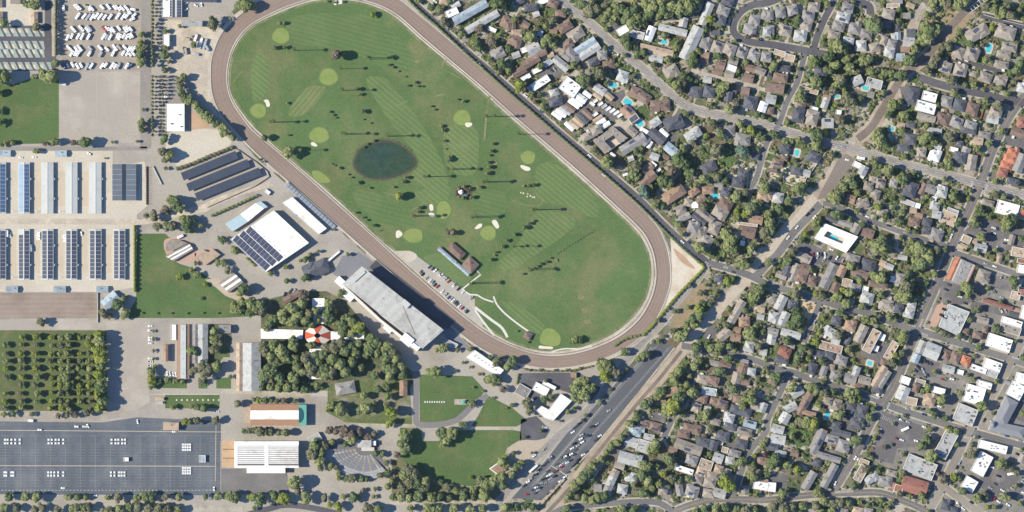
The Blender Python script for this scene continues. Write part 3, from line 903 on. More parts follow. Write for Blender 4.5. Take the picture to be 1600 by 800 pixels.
# ------------------------------------------------------------------ where things are, in words
MARKS = [(x, y, s) for x, y, s in (
    (30, 295, 'the first row of stable barns'), (120, 295, 'the first row of stable barns'), (40, 400, 'the solar-roofed barns'), (150, 400, 'the solar-roofed barns'), (75, 478, 'the brown arena'),
    (60, 570, 'the orchard'), (140, 580, 'the orchard'), (100, 720, 'the big asphalt lot'), (260, 720, 'the big asphalt lot'), (420, 648, 'the teal-ended hall'), (420, 712, 'the ribbed white hall'),
    (555, 720, 'the fan-shaped amphitheatre'), (497, 524, 'the striped tent'), (615, 480, 'the grandstand'), (422, 376, 'the solar-roofed white hall'), (345, 275, 'the solar carports'),
    (275, 185, 'the white shed by the dirt ring'), (155, 60, 'the motorhome lot'), (45, 75, 'the angled parking pads'), (285, 545, 'the rust-roofed halls'), (394, 570, 'the long grey hall'),
    (275, 430, 'the western lawn'), (600, 250, 'the pond'), (720, 300, 'the rock fountain'), (440, 80, 'the top turn of the track'), (700, 620, 'the park lawn'), (720, 720, 'the lower park lawn'),
    (758, 567, 'the white hall by the track'), (870, 640, 'the white-roofed offices'), (870, 720, 'the long diagonal car park'), (960, 620, 'the long diagonal car park'), (715, 405, 'the golf clubhouse'),
    (860, 527, 'the last putting green'), (680, 420, 'the infield car park'), (500, 200, 'the upper fairways'), (650, 130, 'the striped fairway'), (800, 300, 'the rock garden'), (880, 400, 'the lower fairway'),
    (310, 80, 'the dirt yard'), (155, 160, 'the empty concrete lot'), (45, 170, 'the square lawn'), (890, 137, 'the square white roof'), (910, 170, 'the mobile homes'), (920, 75, 'the twin pale sheds'),
    (1080, 70, 'the long pale apartment roof'), (1303, 372, 'the white motel with a pool'), (1545, 75, 'the condominium pool'), (1440, 160, 'the white L-shaped roof'), (1575, 245, 'the orange-tiled roofs'),
    (1488, 500, 'the large flat grey roof'), (1570, 652, 'the angled grey arcade'), (1508, 480, 'the long rust shed'), (1020, 30, 'the creekside wood'), (940, 20, 'the creekside wood'),
    (1420, 780, 'the southern road bend'), (1110, 440, 'the wooded triangle by the railway strip'), (1070, 420, 'the bare sandy corner'))]
for nm, pts, w, m, line, ph in ROADS:
    if 'fairground' in ph:
        continue
    for q in smooth(pts, False, 3):
        MARKS.append((q[0], q[1], ph))
MXY = np.array([(a, b) for a, b, _ in MARKS])


def near(x, y, n=2):
    d = np.hypot(MXY[:, 0] - x, MXY[:, 1] - y)
    out = []
    for i in np.argsort(d):
        if MARKS[i][2] not in out:
            out.append(MARKS[i][2])
            if len(out) == n:
                break
    return out


def spot(x, y):
    a, b = near(x, y)
    return 'near ' + a + ' and ' + b if len((a + ' ' + b).split()) < 9 else 'near ' + a


# ------------------------------------------------------------------ houses
ROOF = {
    'g': ('grey', (158, 154, 150)), 'd': ('dark slate', (102, 104, 111)), 'b': ('brown', (144, 122, 110)), 't': ('tan', (200, 172, 142)), 'w': ('white', (268, 267, 262)),
    'l': ('pale grey', (192, 192, 188)), 'o': ('orange tiled', (222, 134, 98)), 'r': ('red tiled', (174, 112, 94)), 'k': ('rust brown', (180, 144, 118)), 'u': ('blue grey', (172, 186, 194)),
    'm': ('taupe', (168, 158, 146))}
ROOFM = {k: mat('roof_' + v[0].replace(' ', '_'), v[1], 0.05 if k == 'w' else 0.10, 0.25, 0.9, tuple(int(c * 0.88) for c in v[1]), 0.45, 0.18, rough=0.85, per_object=0.04 if k == 'w' else 0.13)
         for k, v in ROOF.items()}
WALLM = [mat('stucco_cream', (206, 192, 168), 0.06, per_object=0.1), mat('stucco_white', (226, 222, 212), 0.05, per_object=0.08), mat('siding_grey', (168, 166, 160), 0.06, per_object=0.12)]
M_unit = mat('rooftop_metal', (186, 188, 188), 0.06, 0.5, 2.0, per_object=0.2)
M_brick = mat('chimney_brick', (150, 110, 92), 0.1, 0.5, 2.0)
M_trim = mat('pale_trim', (236, 232, 222), 0.04)
M_glass = mat('dark_glass', (44, 52, 62), 0.1, 0.5, 2.0, rough=0.1, spec=0.6)

HOUSES = {
    (600, 0): [(425, 80, 80, 45, -25, 'f', 'w'), (540, 78, 235, 50, -30, 'g', 'u'), (615, 138, 225, 42, -30, 'g', 'l'), (675, 185, 55, 25, 25, 'f', 'w'), (768, 145, 80, 68, 25, 'h', 'b'), (712, 335, 90, 62, -30, 'h', 'g'),
               (375, 8, 62, 34, 0, 'h', 't'), (450, 35, 52, 30, -30, 'g', 'l')],
    (800, 0): [(120, 50, 92, 46, -5, 'h', 'd'), (195, 8, 70, 34, -25, 'f', 'w'), (255, 25, 72, 50, 20, 'h', 'b'), (150, 90, 40, 30, -20, 'g', 'l'), (303, 88, 70, 44, 0, 'h', 'b'), (332, 170, 96, 60, -30, 'h', 'b'), (398, 215, 110, 74, -30, 'h', 'm'),
               (345, 282, 78, 52, -30, 'h', 'b'), (80, 155, 55, 40, 30, 'g', 'b'), (30, 205, 70, 36, 0, 'h', 't'), (6, 160, 32, 40, 0, 'g', 'b'), (160, 218, 58, 50, 10, 'g', 'u'), (18, 258, 90, 72, 20, 'h', 'b'), (78, 312, 45, 34, -20, 'f', 'w'),
               (135, 308, 82, 68, -30, 'g', 'l'), (25, 345, 46, 36, -20, 'g', 'l'), (185, 335, 60, 36, -25, 'g', 'b'), (118, 387, 112, 48, -30, 'g', 'b'), (45, 450, 86, 46, -30, 'g', 'b'), (458, 288, 142, 42, -33, 'g', 'u'), (484, 324, 142, 44, -33, 'g', 'l'),
               (375, 350, 118, 80, 38, 'h', 'g'), (562, 345, 64, 58, 0, 'h', 'g'), (512, 388, 70, 50, -20, 'h', 'd'), (605, 405, 80, 58, -10, 'h', 'b'), (305, 400, 112, 44, 40, 'g', 'l'), (222, 395, 56, 34, -30, 'f', 'u'), (155, 440, 62, 30, -25, 'f', 'w'),
               (85, 485, 66, 28, -28, 'f', 'w'), (178, 518, 122, 46, -33, 'f', 'w'), (262, 578, 60, 46, -20, 'h', 'l'), (272, 636, 90, 58, -15, 'h', 'd'), (362, 547, 112, 92, 36, 'f', 'w'), (548, 560, 76, 48, 35, 'g', 'l'), (600, 598, 72, 30, 40, 'g', 't'),
               (690, 478, 70, 74, 20, 'h', 'l'), (765, 578, 84, 72, 20, 'h', 'b'), (720, 700, 80, 60, 40, 'g', 'k'), (760, 742, 60, 40, -35, 'f', 'd'), (690, 192, 72, 46, -30, 'f', 'w'), (775, 216, 100, 46, 15, 'f', 'l'), (240, 345, 40, 28, -20, 'g', 't'),
               (45, 10, 70, 36, -20, 'h', 'd'), (260, 190, 44, 36, 10, 'g', 'b'), (120, 552, 40, 34, -33, 'f', 'u')],
    (1000, 0): [(62, 212, 90, 48, -68, 'g', 'w'), (203, 190, 178, 40, 14, 'g', 'l'), (102, 318, 208, 44, 13, 'g', 't'), (98, 366, 84, 44, 10, 'g', 'l'), (270, 140, 48, 56, 12, 'g', 'l'), (412, 90, 146, 46, -67, 'g', 'l'), (320, 272, 218, 72, -65, 'g', 'l'),
                (195, 450, 96, 76, -30, 'h', 'm'), (518, 70, 80, 58, 20, 'h', 'g'), (545, 12, 80, 50, 20, 'h', 'd'), (505, 130, 62, 54, 15, 'h', 'd'), (715, 125, 72, 60, 15, 'h', 'g'), (685, 188, 84, 58, 15, 'h', 'g'), (785, 97, 60, 62, 20, 'h', 'g'),
                (790, 200, 50, 60, 0, 'h', 'l'), (470, 205, 54, 28, 0, 'g', 'd'), (405, 272, 80, 70, 20, 'h', 'g'), (485, 295, 80, 72, 20, 'h', 'm'), (560, 310, 78, 72, 20, 'h', 'm'), (632, 330, 75, 68, 20, 'h', 'g'), (710, 350, 76, 64, 20, 'h', 'g'),
                (785, 357, 60, 68, 10, 'h', 'g'), (405, 345, 48, 34, 10, 'g', 'k'), (398, 382, 50, 36, 10, 'g', 'b'), (500, 410, 56, 44, 15, 'g', 'b'), (485, 450, 56, 34, 10, 'g', 'b'), (570, 428, 60, 38, 20, 'f', 'w'), (580, 390, 56, 34, 20, 'g', 'g'),
                (555, 466, 56, 36, 15, 'g', 'm'), (695, 430, 62, 40, 20, 'g', 'b'), (675, 490, 62, 50, 15, 'g', 'b'), (750, 447, 60, 40, 25, 'g', 'm'), (420, 500, 50, 34, 10, 'g', 'l'), (345, 572, 88, 66, 10, 'h', 'd'), (430, 580, 76, 68, 10, 'h', 'd'),
                (550, 605, 46, 58, 10, 'g', 'd'), (655, 570, 50, 44, 10, 'g', 'b'), (690, 642, 88, 82, 10, 'h', 'd'), (765, 670, 48, 60, 20, 'g', 'w'), (15, 605, 110, 66, 32, 'h', 'b'), (125, 660, 130, 66, 0, 'h', 'b'), (210, 768, 130, 80, -25, 'h', 'd'),
                (95, 765, 60, 48, -35, 'g', 'l'), (520, 792, 80, 26, 0, 'h', 'b'), (580, 570, 40, 34, 15, 'g', 'd')],
    (1200, 0): [(10, 95, 42, 60, 0, 'h', 'g'), (75, 80, 68, 64, -10, 'h', 'g'), (150, 65, 66, 60, -10, 'h', 'g'), (285, 45, 76, 54, 10, 'h', 'm'), (15, 190, 46, 60, 0, 'h', 'g'), (110, 195, 76, 70, 10, 'h', 'm'), (250, 100, 80, 64, 10, 'h', 'g'),
                (235, 160, 76, 60, 15, 'h', 'm'), (200, 226, 84, 64, 10, 'h', 'l'), (495, 50, 76, 54, 10, 'h', 'g'), (465, 110, 90, 60, 15, 'h', 'l'), (440, 165, 80, 60, 15, 'h', 'g'), (410, 225, 80, 54, 10, 'h', 'm'), (540, 180, 80, 74, 10, 'h', 'g'),
                (612, 212, 76, 54, 15, 'h', 'g'), (500, 255, 70, 40, 10, 'h', 'l'), (580, 287, 66, 70, 0, 'h', 'l'), (665, 297, 70, 58, -15, 'h', 'm'), (720, 255, 40, 58, 20, 'h', 'm'), (750, 90, 80, 64, 10, 'h', 'm'), (740, 150, 60, 54, 10, 'h', 'd'),
                (770, 275, 58, 50, 20, 'h', 'g'), (755, 328, 66, 60, 10, 'h', 'l'), (788, 235, 40, 50, 0, 'h', 'l'), (72, 332, 72, 34, 15, 'f', 't'), (135, 362, 60, 44, 15, 'f', 't'), (780, 38, 80, 26, 0, 'f', 't'), (790, 8, 60, 28, 10, 'h', 'm'),
                (75, 487, 96, 54, 10, 'h', 'b'), (40, 552, 112, 54, 8, 'g', 'b'), (15, 622, 60, 54, 10, 'g', 'l'), (10, 692, 50, 48, 10, 'h', 'b'), (4, 462, 32, 44, 0, 'h', 'd'), (325, 448, 80, 76, 0, 'h', 'd'), (265, 568, 96, 30, 15, 'f', 't'),
                (205, 660, 60, 54, 15, 'h', 'b'), (185, 725, 70, 88, 15, 'h', 'd'), (275, 738, 76, 98, 15, 'h', 'm'), (290, 682, 42, 26, 15, 'f', 'w'), (355, 645, 40, 68, 20, 'g', 'l'), (365, 608, 46, 26, 10, 'g', 'k'), (370, 770, 70, 60, 0, 'g', 'l'),
                (555, 505, 62, 54, -25, 'g', 'l'), (660, 523, 100, 58, 15, 'f', 'l'), (640, 592, 40, 38, 15, 'g', 'g'), (440, 702, 34, 28, 10, 'f', 'w'), (95, 430, 90, 40, 5, 'h', 'd')],
    (1400, 0): [(15, 10, 42, 30, 0, 'g', 'g'), (88, 36, 50, 28, 20, 'g', 't'), (66, 100, 42, 30, 0, 'g', 'g'), (6, 172, 40, 44, 0, 'h', 'd'), (90, 210, 52, 48, 0, 'g', 'd'), (76, 265, 66, 54, 5, 'g', 'l'), (55, 306, 52, 36, 0, 'g', 'k'), (25, 360, 52, 46, 0, 'g', 'u'),
                (10, 226, 32, 44, 0, 'g', 'u'), (138, 165, 38, 56, 15, 'g', 'm'), (505, 208, 156, 76, -32, 'h', 'm'), (680, 205, 132, 84, 15, 'h', 'm'), (705, 296, 102, 58, 10, 'h', 'm'), (670, 342, 92, 44, 10, 'h', 'm'), (655, 406, 92, 46, 10, 'h', 'm'),
                (388, 330, 76, 74, 20, 'h', 'm'), (470, 342, 90, 80, 20, 'h', 'm'), (305, 422, 80, 68, 15, 'h', 'm'), (400, 440, 86, 74, 15, 'h', 'm'), (555, 486, 86, 64, 20, 'h', 'm'), (650, 502, 86, 64, 20, 'h', 'm'), (782, 550, 60, 58, 10, 'h', 'l'),
                (205, 606, 90, 58, 15, 'f', 'w'), (182, 672, 122, 66, 15, 'f', 'w'), (100, 600, 86, 118, 15, 'h', 'd'), (185, 736, 114, 38, 15, 'g', 'm'), (315, 637, 66, 74, 15, 'h', 'g'), (395, 657, 80, 78, 15, 'h', 'd'), (475, 682, 80, 78, 15, 'h', 'b'),
                (292, 746, 94, 74, 20, 'h', 'b'), (376, 767, 80, 68, 20, 'h', 'g'), (460, 787, 80, 60, 20, 'h', 'g'), (620, 702, 80, 58, 15, 'h', 'm'), (600, 748, 72, 44, 10, 'g', 'l'), (782, 766, 60, 68, 0, 'h', 'r'), (90, 784, 62, 30, 10, 'h', 'd'),
                (30, 784, 44, 30, 10, 'g', 't'), (480, 462, 44, 32, 15, 'g', 'm')],
    (800, 200): [(469, 52, 80, 48, -25, 'h', 'm'), (527, 14, 70, 54, -20, 'h', 'm'), (748, 22, 64, 46, 42, 'g', 'm'), (756, 102, 172, 58, -32, 'g', 'g'), (742, 192, 34, 28, -20, 'g', 'l')],
    (1000, 200): [(15, 72, 72, 78, -45, 'g', 'g'), (105, 52, 112, 58, 40, 'g', 'd'), (195, 138, 92, 56, 40, 'g', 'u'), (330, 42, 112, 60, -30, 'h', 'l'), (90, 180, 52, 40, 20, 'g', 'l'), (160, 182, 40, 26, 20, 'g', 'b'), (45, 255, 72, 44, -35, 'g', 'k'),
                  (48, 318, 112, 58, -40, 'g', 'b'), (212, 412, 150, 78, -33, 'h', 'k'), (335, 400, 72, 46, -35, 'h', 'k'), (425, 390, 76, 44, 0, 'h', 'k'), (300, 467, 52, 46, 15, 'h', 'm'), (340, 480, 40, 34, 0, 'g', 'w'), (255, 512, 66, 60, -20, 'h', 'm'),
                  (268, 562, 92, 36, -25, 'g', 'g'), (405, 545, 122, 38, 38, 'g', 'm'), (368, 568, 96, 40, 38, 'g', 'd'), (500, 530, 100, 70, 30, 'h', 'm'), (532, 478, 90, 66, 30, 'h', 'b'), (465, 622, 72, 90, 20, 'h', 'm'), (332, 620, 72, 68, 20, 'h', 'g'),
                  (375, 652, 80, 78, 30, 'h', 'm'), (410, 702, 90, 68, 30, 'h', 'm'), (430, 247, 102, 68, -25, 'h', 'd'), (642, 290, 74, 64, 10, 'h', 'd'), (612, 342, 80, 66, 10, 'h', 'd'), (558, 18, 72, 68, 0, 'h', 'g'), (640, 72, 102, 74, 10, 'h', 'g'),
                  (770, 430, 82, 50, 10, 'h', 't'), (535, 402, 62, 58, 20, 'h', 'd'), (725, 575, 76, 50, 12, 'g', 'k'), (672, 603, 120, 18, 8, 'f', 't'), (676, 652, 82, 68, 15, 'g', 'b'), (490, 352, 52, 36, 10, 'g', 'g'), (720, 182, 48, 36, 10, 'h', 'd'),
                  (380, 450, 60, 40, -40, 'g', 'b'), (640, 720, 30, 34, 10, 'f', 'w')],
    (1200, 200): [(105, 130, 68, 66, 10, 'h', 'd'), (285, 182, 86, 68, 20, 'h', 'd'), (60, 216, 72, 44, 15, 'h', 'b'), (102, 188, 44, 32, 15, 'h', 'b'), (180, 270, 82, 54, 10, 'h', 'd'), (240, 284, 42, 42, 15, 'g', 'l'), (24, 266, 56, 22, 5, 'g', 'b'),
                  (60, 437, 72, 68, 10, 'h', 'l'), (10, 420, 46, 58, 20, 'h', 'k'), (592, 266, 50, 58, 25, 'g', 'l'), (625, 366, 62, 50, 10, 'h', 'm'), (655, 322, 50, 40, 10, 'h', 'm'), (702, 345, 62, 58, 10, 'h', 'm'), (670, 412, 62, 58, 20, 'h', 'm'),
                  (590, 470, 82, 50, -15, 'h', 'm'), (515, 446, 50, 50, 15, 'g', 'k'), (480, 596, 86, 32, 20, 'g', 'g'), (546, 630, 50, 60, 30, 'g', 'm'), (622, 656, 72, 54, 20, 'g', 'b'), (712, 526, 72, 40, 10, 'h', 'm'), (782, 346, 50, 50, 10, 'h', 'g'),
                  (553, 230, 50, 36, 25, 'f', 'w'), (210, 330, 46, 24, 10, 'f', 't'), (400, 572, 90, 30, 22, 'g', 'd'), (220, 790, 50, 30, 25, 'g', 'd')],
    (1400, 200): [(90, 72, 76, 66, 10, 'h', 'd'), (45, 126, 82, 44, 0, 'h', 'd'), (155, 152, 60, 54, 10, 'h', 'm'), (260, 116, 46, 36, 15, 'f', 'l'), (240, 172, 76, 68, 20, 'h', 'w'), (240, 16, 82, 26, 10, 'g', 'l'), (395, 100, 46, 40, 10, 'h', 'd'),
                  (360, 136, 50, 30, 15, 'f', 'w'), (395, 186, 82, 74, 10, 'h', 'd'), (432, 150, 52, 58, 20, 'g', 'g'), (465, 216, 66, 96, 10, 'g', 'm'), (450, 16, 102, 40, 10, 'h', 'd'), (550, 46, 82, 46, 10, 'h', 'g'), (510, 86, 52, 50, 10, 'g', 't'),
                  (728, 153, 76, 52, 18, 'h', 'o'), (708, 193, 84, 46, 18, 'h', 'o'), (686, 238, 80, 50, 18, 'h', 'o'), (662, 281, 62, 50, 18, 'h', 'r'), (725, 336, 82, 40, 15, 'h', 'd'), (772, 220, 60, 116, 22, 'g', 'g'), (90, 386, 74, 100, 20, 'h', 'd'),
                  (72, 465, 84, 30, 20, 'f', 'l'), (165, 382, 36, 72, 25, 'g', 'b'), (215, 382, 60, 52, 20, 'g', 'g'), (280, 402, 76, 68, 10, 'h', 'l'), (124, 483, 52, 32, 15, 'f', 'w'), (236, 442, 30, 26, 15, 'f', 'w'), (240, 487, 62, 50, 10, 'h', 'l'),
                  (250, 542, 52, 44, 10, 'g', 'l'), (105, 516, 40, 32, 10, 'g', 't'), (110, 586, 76, 50, 10, 'h', 'b'), (190, 590, 60, 48, 15, 'h', 'd'), (190, 642, 62, 48, 10, 'h', 'd'), (250, 667, 86, 74, 20, 'h', 'g'), (140, 548, 44, 30, 15, 'g', 'k'),
                  (325, 562, 96, 84, 20, 'f', 't'), (352, 520, 72, 30, 20, 'f', 'l'), (692, 506, 140, 84, 15, 'f', 'w'), (787, 530, 40, 80, 15, 'f', 'o'), (436, 696, 56, 46, 25, 'f', 't'), (480, 706, 46, 40, 20, 'g', 't'), (418, 742, 46, 30, 25, 'g', 't'),
                  (525, 750, 76, 46, 15, 'g', 'l'), (760, 776, 80, 58, 10, 'f', 't'), (720, 700, 34, 60, 15, 'g', 'm'), (570, 468, 80, 36, 15, 'h', 'm'), (760, 30, 90, 50, 20, 'g', 'b')],
    (1000, 400): [(650, 410, 72, 58, 0, 'h', 'k'), (605, 466, 42, 40, 15, 'g', 'k'), (595, 508, 60, 40, 10, 'g', 'k'), (600, 352, 165, 48, -60, 'g', 'm'), (525, 490, 84, 56, -42, 'g', 'm'), (488, 142, 56, 44, 0, 'h', 'd'), (682, 566, 60, 68, 10, 'h', 'l'),
                  (695, 722, 52, 46, 10, 'h', 'l'), (640, 702, 56, 60, 20, 'g', 'b'), (600, 766, 52, 78, 15, 'g', 'm'), (530, 682, 72, 40, 20, 'g', 'b'), (470, 672, 60, 32, 15, 'g', 'g'), (392, 772, 80, 50, 15, 'h', 'm'), (455, 778, 80, 50, 20, 'h', 'b'),
                  (755, 336, 42, 30, 10, 'g', 't'), (752, 382, 42, 30, 10, 'g', 'l'), (655, 790, 50, 32, 10, 'g', 'b'), (770, 600, 40, 36, 10, 'g', 'l'), (650, 660, 50, 26, 15, 'g', 'g')],
    (1200, 400): [(220, 14, 92, 58, 25, 'g', 'm'), (118, 92, 58, 70, 20, 'g', 'd'), (82, 120, 66, 40, 20, 'g', 'm'), (170, 80, 46, 66, 20, 'g', 'm'), (150, 132, 36, 48, 20, 'g', 'g'), (226, 80, 62, 58, 20, 'g', 'b'), (205, 132, 76, 58, 15, 'h', 'b'),
                  (270, 152, 66, 58, 10, 'h', 'b'), (378, 126, 162, 62, -64, 'g', 'g'), (457, 96, 48, 70, 25, 'g', 'k'), (416, 192, 56, 58, 20, 'g', 'b'), (572, 112, 102, 50, 22, 'g', 'b'), (492, 168, 60, 52, 15, 'f', 't'), (540, 196, 82, 44, 15, 'h', 'g'),
                  (626, 56, 96, 74, 15, 'h', 'd'), (530, 14, 90, 48, 15, 'h', 'g'), (756, 66, 50, 32, 20, 'g', 'l'), (715, 46, 40, 34, 20, 'g', 't'), (685, 178, 130, 38, 8, 'h', 'b'), (608, 206, 36, 34, 15, 'f', 'w'), (616, 262, 86, 72, 15, 'h', 'l'),
                  (735, 302, 96, 60, 10, 'h', 'm'), (792, 332, 40, 40, 10, 'h', 'g'), (785, 146, 50, 36, 10, 'h', 'w'), (78, 292, 92, 56, -64, 'g', 'l'), (155, 300, 66, 50, 10, 'h', 'd'), (25, 262, 62, 58, 20, 'h', 'm'), (35, 382, 70, 66, 10, 'h', 'l'),
                  (96, 392, 90, 52, -64, 'g', 'l'), (30, 472, 62, 40, 15, 'g', 'g'), (140, 486, 122, 42, 15, 'g', 'l'), (20, 522, 52, 58, 10, 'g', 'l'), (102, 600, 80, 58, 20, 'h', 'r'), (85, 648, 92, 46, 10, 'h', 'd'), (425, 406, 62, 58, 15, 'h', 'd'),
                  (512, 437, 76, 68, 15, 'h', 'k'), (385, 476, 82, 58, 25, 'h', 'l'), (578, 486, 112, 54, -64, 'g', 'm'), (392, 570, 140, 52, 15, 'f', 'k'), (645, 530, 152, 56, -62, 'f', 't'), (670, 576, 38, 36, 20, 'f', 'w'), (710, 508, 38, 44, 20, 'f', 'w'),
                  (768, 590, 122, 48, -60, 'f', 't'), (496, 530, 46, 28, -60, 'g', 'd'), (316, 612, 92, 44, 15, 'h', 'd'), (382, 622, 72, 48, 15, 'h', 'd'), (455, 652, 76, 58, 15, 'h', 'g'), (270, 702, 62, 78, 20, 'h', 'd'), (345, 716, 40, 64, 20, 'g', 'g'),
                  (392, 696, 46, 40, 10, 'h', 't'), (422, 742, 72, 58, 15, 'h', 'g'), (512, 766, 72, 56, 15, 'g', 'g'), (548, 718, 42, 56, 20, 'g', 'l'), (600, 776, 72, 46, 15, 'g', 'm'), (690, 752, 144, 40, -58, 'g', 't'), (722, 770, 120, 36, -58, 'g', 'g'),
                  (725, 664, 50, 40, 15, 'h', 'b'), (30, 780, 62, 50, 25, 'h', 'b'), (130, 560, 66, 26, 10, 'g', 'm'), (420, 528, 50, 40, 15, 'g', 'l')],
    (1400, 400): [(25, 142, 62, 68, 10, 'h', 'g'), (40, 10, 52, 26, 10, 'g', 'l'), (12, 326, 50, 58, 10, 'h', 'd'), (40, 286, 62, 30, 10, 'h', 'm'), (95, 302, 56, 44, 10, 'h', 'l'), (80, 356, 62, 64, 15, 'h', 'l'), (540, 126, 82, 84, 20, 'h', 'm'),
                  (640, 22, 32, 58, 15, 'h', 't'), (785, 32, 60, 30, 10, 'f', 'r'), (785, 82, 60, 52, 10, 'f', 'w'), (785, 222, 50, 52, 15, 'f', 'r'), (745, 246, 58, 50, 15, 'f', 't'), (632, 300, 190, 20, 17, 'g', 'r'), (740, 334, 62, 24, 17, 'g', 'k'),
                  (735, 366, 62, 32, 15, 'g', 'd'), (795, 350, 42, 84, 15, 'f', 'w'), (540, 402, 70, 36, 15, 'g', 'm'), (720, 412, 130, 40, 17, 'f', 'w'), (710, 458, 130, 50, 17, 'f', 'm'), (640, 542, 156, 84, 18, 'f', 'w'), (506, 496, 62, 40, 15, 'h', 'b'),
                  (425, 472, 60, 42, 10, 'h', 'b'), (556, 462, 32, 40, 10, 'h', 'b'), (155, 572, 48, 86, 22, 'g', 'l'), (222, 594, 92, 92, 22, 'g', 'l'), (120, 640, 42, 54, 22, 'g', 'u'), (310, 616, 50, 64, 25, 'h', 'b'), (370, 636, 60, 74, 25, 'h', 'b'),
                  (435, 652, 62, 58, 20, 'h', 'o'), (325, 706, 72, 44, 15, 'g', 'l'), (400, 726, 40, 30, 15, 'f', 'w'), (598, 684, 112, 66, 20, 'f', 'w'), (512, 706, 100, 36, 20, 'f', 'w'), (598, 736, 66, 40, 20, 'f', 'l'), (55, 776, 62, 48, 20, 'f', 'w'),
                  (785, 766, 84, 66, 15, 'f', 'w'), (545, 792, 90, 26, 15, 'f', 'w'), (150, 790, 60, 40, 15, 'f', 'm'), (690, 790, 40, 20, 15, 'g', 'g')],
    (800, 600): [(770, 292, 82, 58, 10, 'h', 'u'), (762, 366, 112, 58, 15, 'g', 'l'), (735, 468, 142, 70, 15, 'g', 'l'), (670, 512, 60, 38, 15, 'g', 'm'), (640, 560, 54, 46, -65, 'g', 'm'), (618, 606, 54, 48, -65, 'g', 'l'), (598, 652, 54, 48, -65, 'g', 'g'),
                 (740, 580, 72, 50, 10, 'h', 'l'), (690, 655, 66, 62, 10, 'h', 'l'), (535, 650, 46, 44, 0, 'g', 'g')],
    (1000, 600): [(25, 246, 82, 50, 15, 'h', 'b'), (95, 267, 80, 58, 15, 'h', 'b'), (8, 288, 36, 24, 10, 'g', 'u'), (55, 332, 62, 38, 10, 'g', 'l'), (22, 388, 84, 78, 17, 'f', 'l'), (0, 468, 34, 48, 10, 'g', 'u'), (430, 45, 92, 46, 10, 'f', 'u'),
                  (128, 106, 60, 32, -20, 'g', 'k'), (170, 52, 130, 48, -15, 'g', 'k'), (390, 90, 66, 50, 15, 'h', 'b'), (462, 106, 56, 46, 15, 'h', 'b'), (512, 126, 70, 54, 15, 'h', 'b'), (350, 146, 66, 54, 10, 'h', 'm'), (612, 96, 66, 48, 10, 'h', 'b'),
                  (628, 166, 142, 58, 15, 'h', 'd'), (720, 136, 72, 48, 15, 'h', 'm'), (766, 146, 46, 60, 20, 'g', 'l'), (555, 212, 66, 60, 15, 'h', 'l'), (470, 236, 66, 40, 15, 'h', 'm'), (325, 282, 122, 58, 15, 'h', 'b'), (270, 312, 80, 48, 10, 'h', 'b'),
                  (685, 250, 76, 42, 15, 'g', 'u'), (562, 264, 80, 44, 15, 'h', 'd'), (645, 296, 112, 48, 15, 'h', 'm'), (652, 328, 44, 34, 15, 'g', 't'), (515, 326, 90, 62, 10, 'h', 'd'), (395, 362, 92, 58, 15, 'h', 'd'), (455, 382, 56, 60, 15, 'g', 'd'),
                  (530, 410, 40, 34, 15, 'f', 't'), (500, 366, 36, 26, 10, 'f', 't'), (635, 372, 76, 54, 15, 'h', 'd'), (300, 392, 172, 58, 20, 'g', 'm'), (590, 432, 80, 44, 15, 'h', 'g'), (322, 472, 80, 58, 15, 'h', 'g'), (410, 502, 82, 62, 20, 'f', 't'),
                  (486, 462, 60, 58, 20, 'g', 'l'), (560, 476, 56, 44, 10, 'h', 'l'), (490, 530, 56, 48, 15, 'h', 't'), (385, 547, 70, 48, 20, 'h', 't'), (275, 535, 116, 36, 18, 'f', 'w'), (360, 592, 66, 58, 15, 'h', 'm'), (455, 572, 80, 48, 10, 'h', 'm'),
                  (435, 612, 80, 58, 10, 'h', 'm'), (538, 546, 60, 38, 15, 'g', 'm'), (325, 667, 86, 68, 15, 'h', 'g'), (430, 682, 80, 54, 10, 'h', 'm'), (495, 682, 76, 54, 15, 'g', 'l'), (245, 656, 42, 78, -10, 'g', 'g'), (145, 660, 62, 58, 10, 'h', 'm'),
                  (655, 660, 46, 50, 0, 'g', 'g'), (762, 636, 112, 50, 10, 'f', 'w'), (770, 482, 82, 48, 10, 'h', 'b'), (772, 606, 50, 24, 10, 'g', 'k'), (205, 412, 50, 36, 15, 'g', 'b'), (730, 60, 50, 40, 15, 'h', 'g'), (310, 205, 60, 30, 10, 'g', 'm'), (420, 155, 40, 30, 10, 'g', 'l')],
    (1200, 600): [(180, 52, 76, 50, -32, 'g', 'l'), (228, 118, 168, 48, -60, 'g', 'b'), (252, 182, 84, 26, 15, 'g', 'k'), (140, 145, 76, 48, -28, 'g', 'l'), (102, 210, 66, 58, -60, 'g', 'l'), (60, 281, 72, 50, 15, 'g', 'l'), (60, 345, 90, 54, 10, 'g', 'l'),
                  (25, 392, 70, 44, 10, 'g', 'd'), (76, 432, 66, 34, 15, 'g', 'l'), (166, 432, 46, 38, 15, 'g', 'b'), (370, 106, 60, 48, 15, 'h', 'm'), (420, 126, 66, 74, 15, 'h', 'm'), (515, 136, 70, 58, 10, 'h', 'd'), (585, 170, 76, 88, 12, 'h', 'd'),
                  (550, 246, 90, 70, 15, 'h', 'd'), (425, 256, 60, 48, 15, 'h', 'd'), (455, 306, 116, 34, 15, 'g', 'd'), (308, 356, 162, 58, -65, 'g', 'g'), (395, 342, 92, 54, 15, 'h', 'g'), (466, 388, 80, 82, 20, 'h', 'g'), (375, 456, 152, 34, 17, 'g', 'g'),
                  (305, 492, 50, 44, 15, 'h', 'd'), (255, 602, 122, 48, -60, 'g', 'g'), (380, 572, 162, 44, -62, 'g', 'g'), (578, 556, 108, 54, -60, 'f', 't'), (598, 490, 60, 40, 20, 'f', 't'), (645, 587, 96, 54, -32, 'h', 'l'), (730, 607, 90, 58, 10, 'h', 'g'),
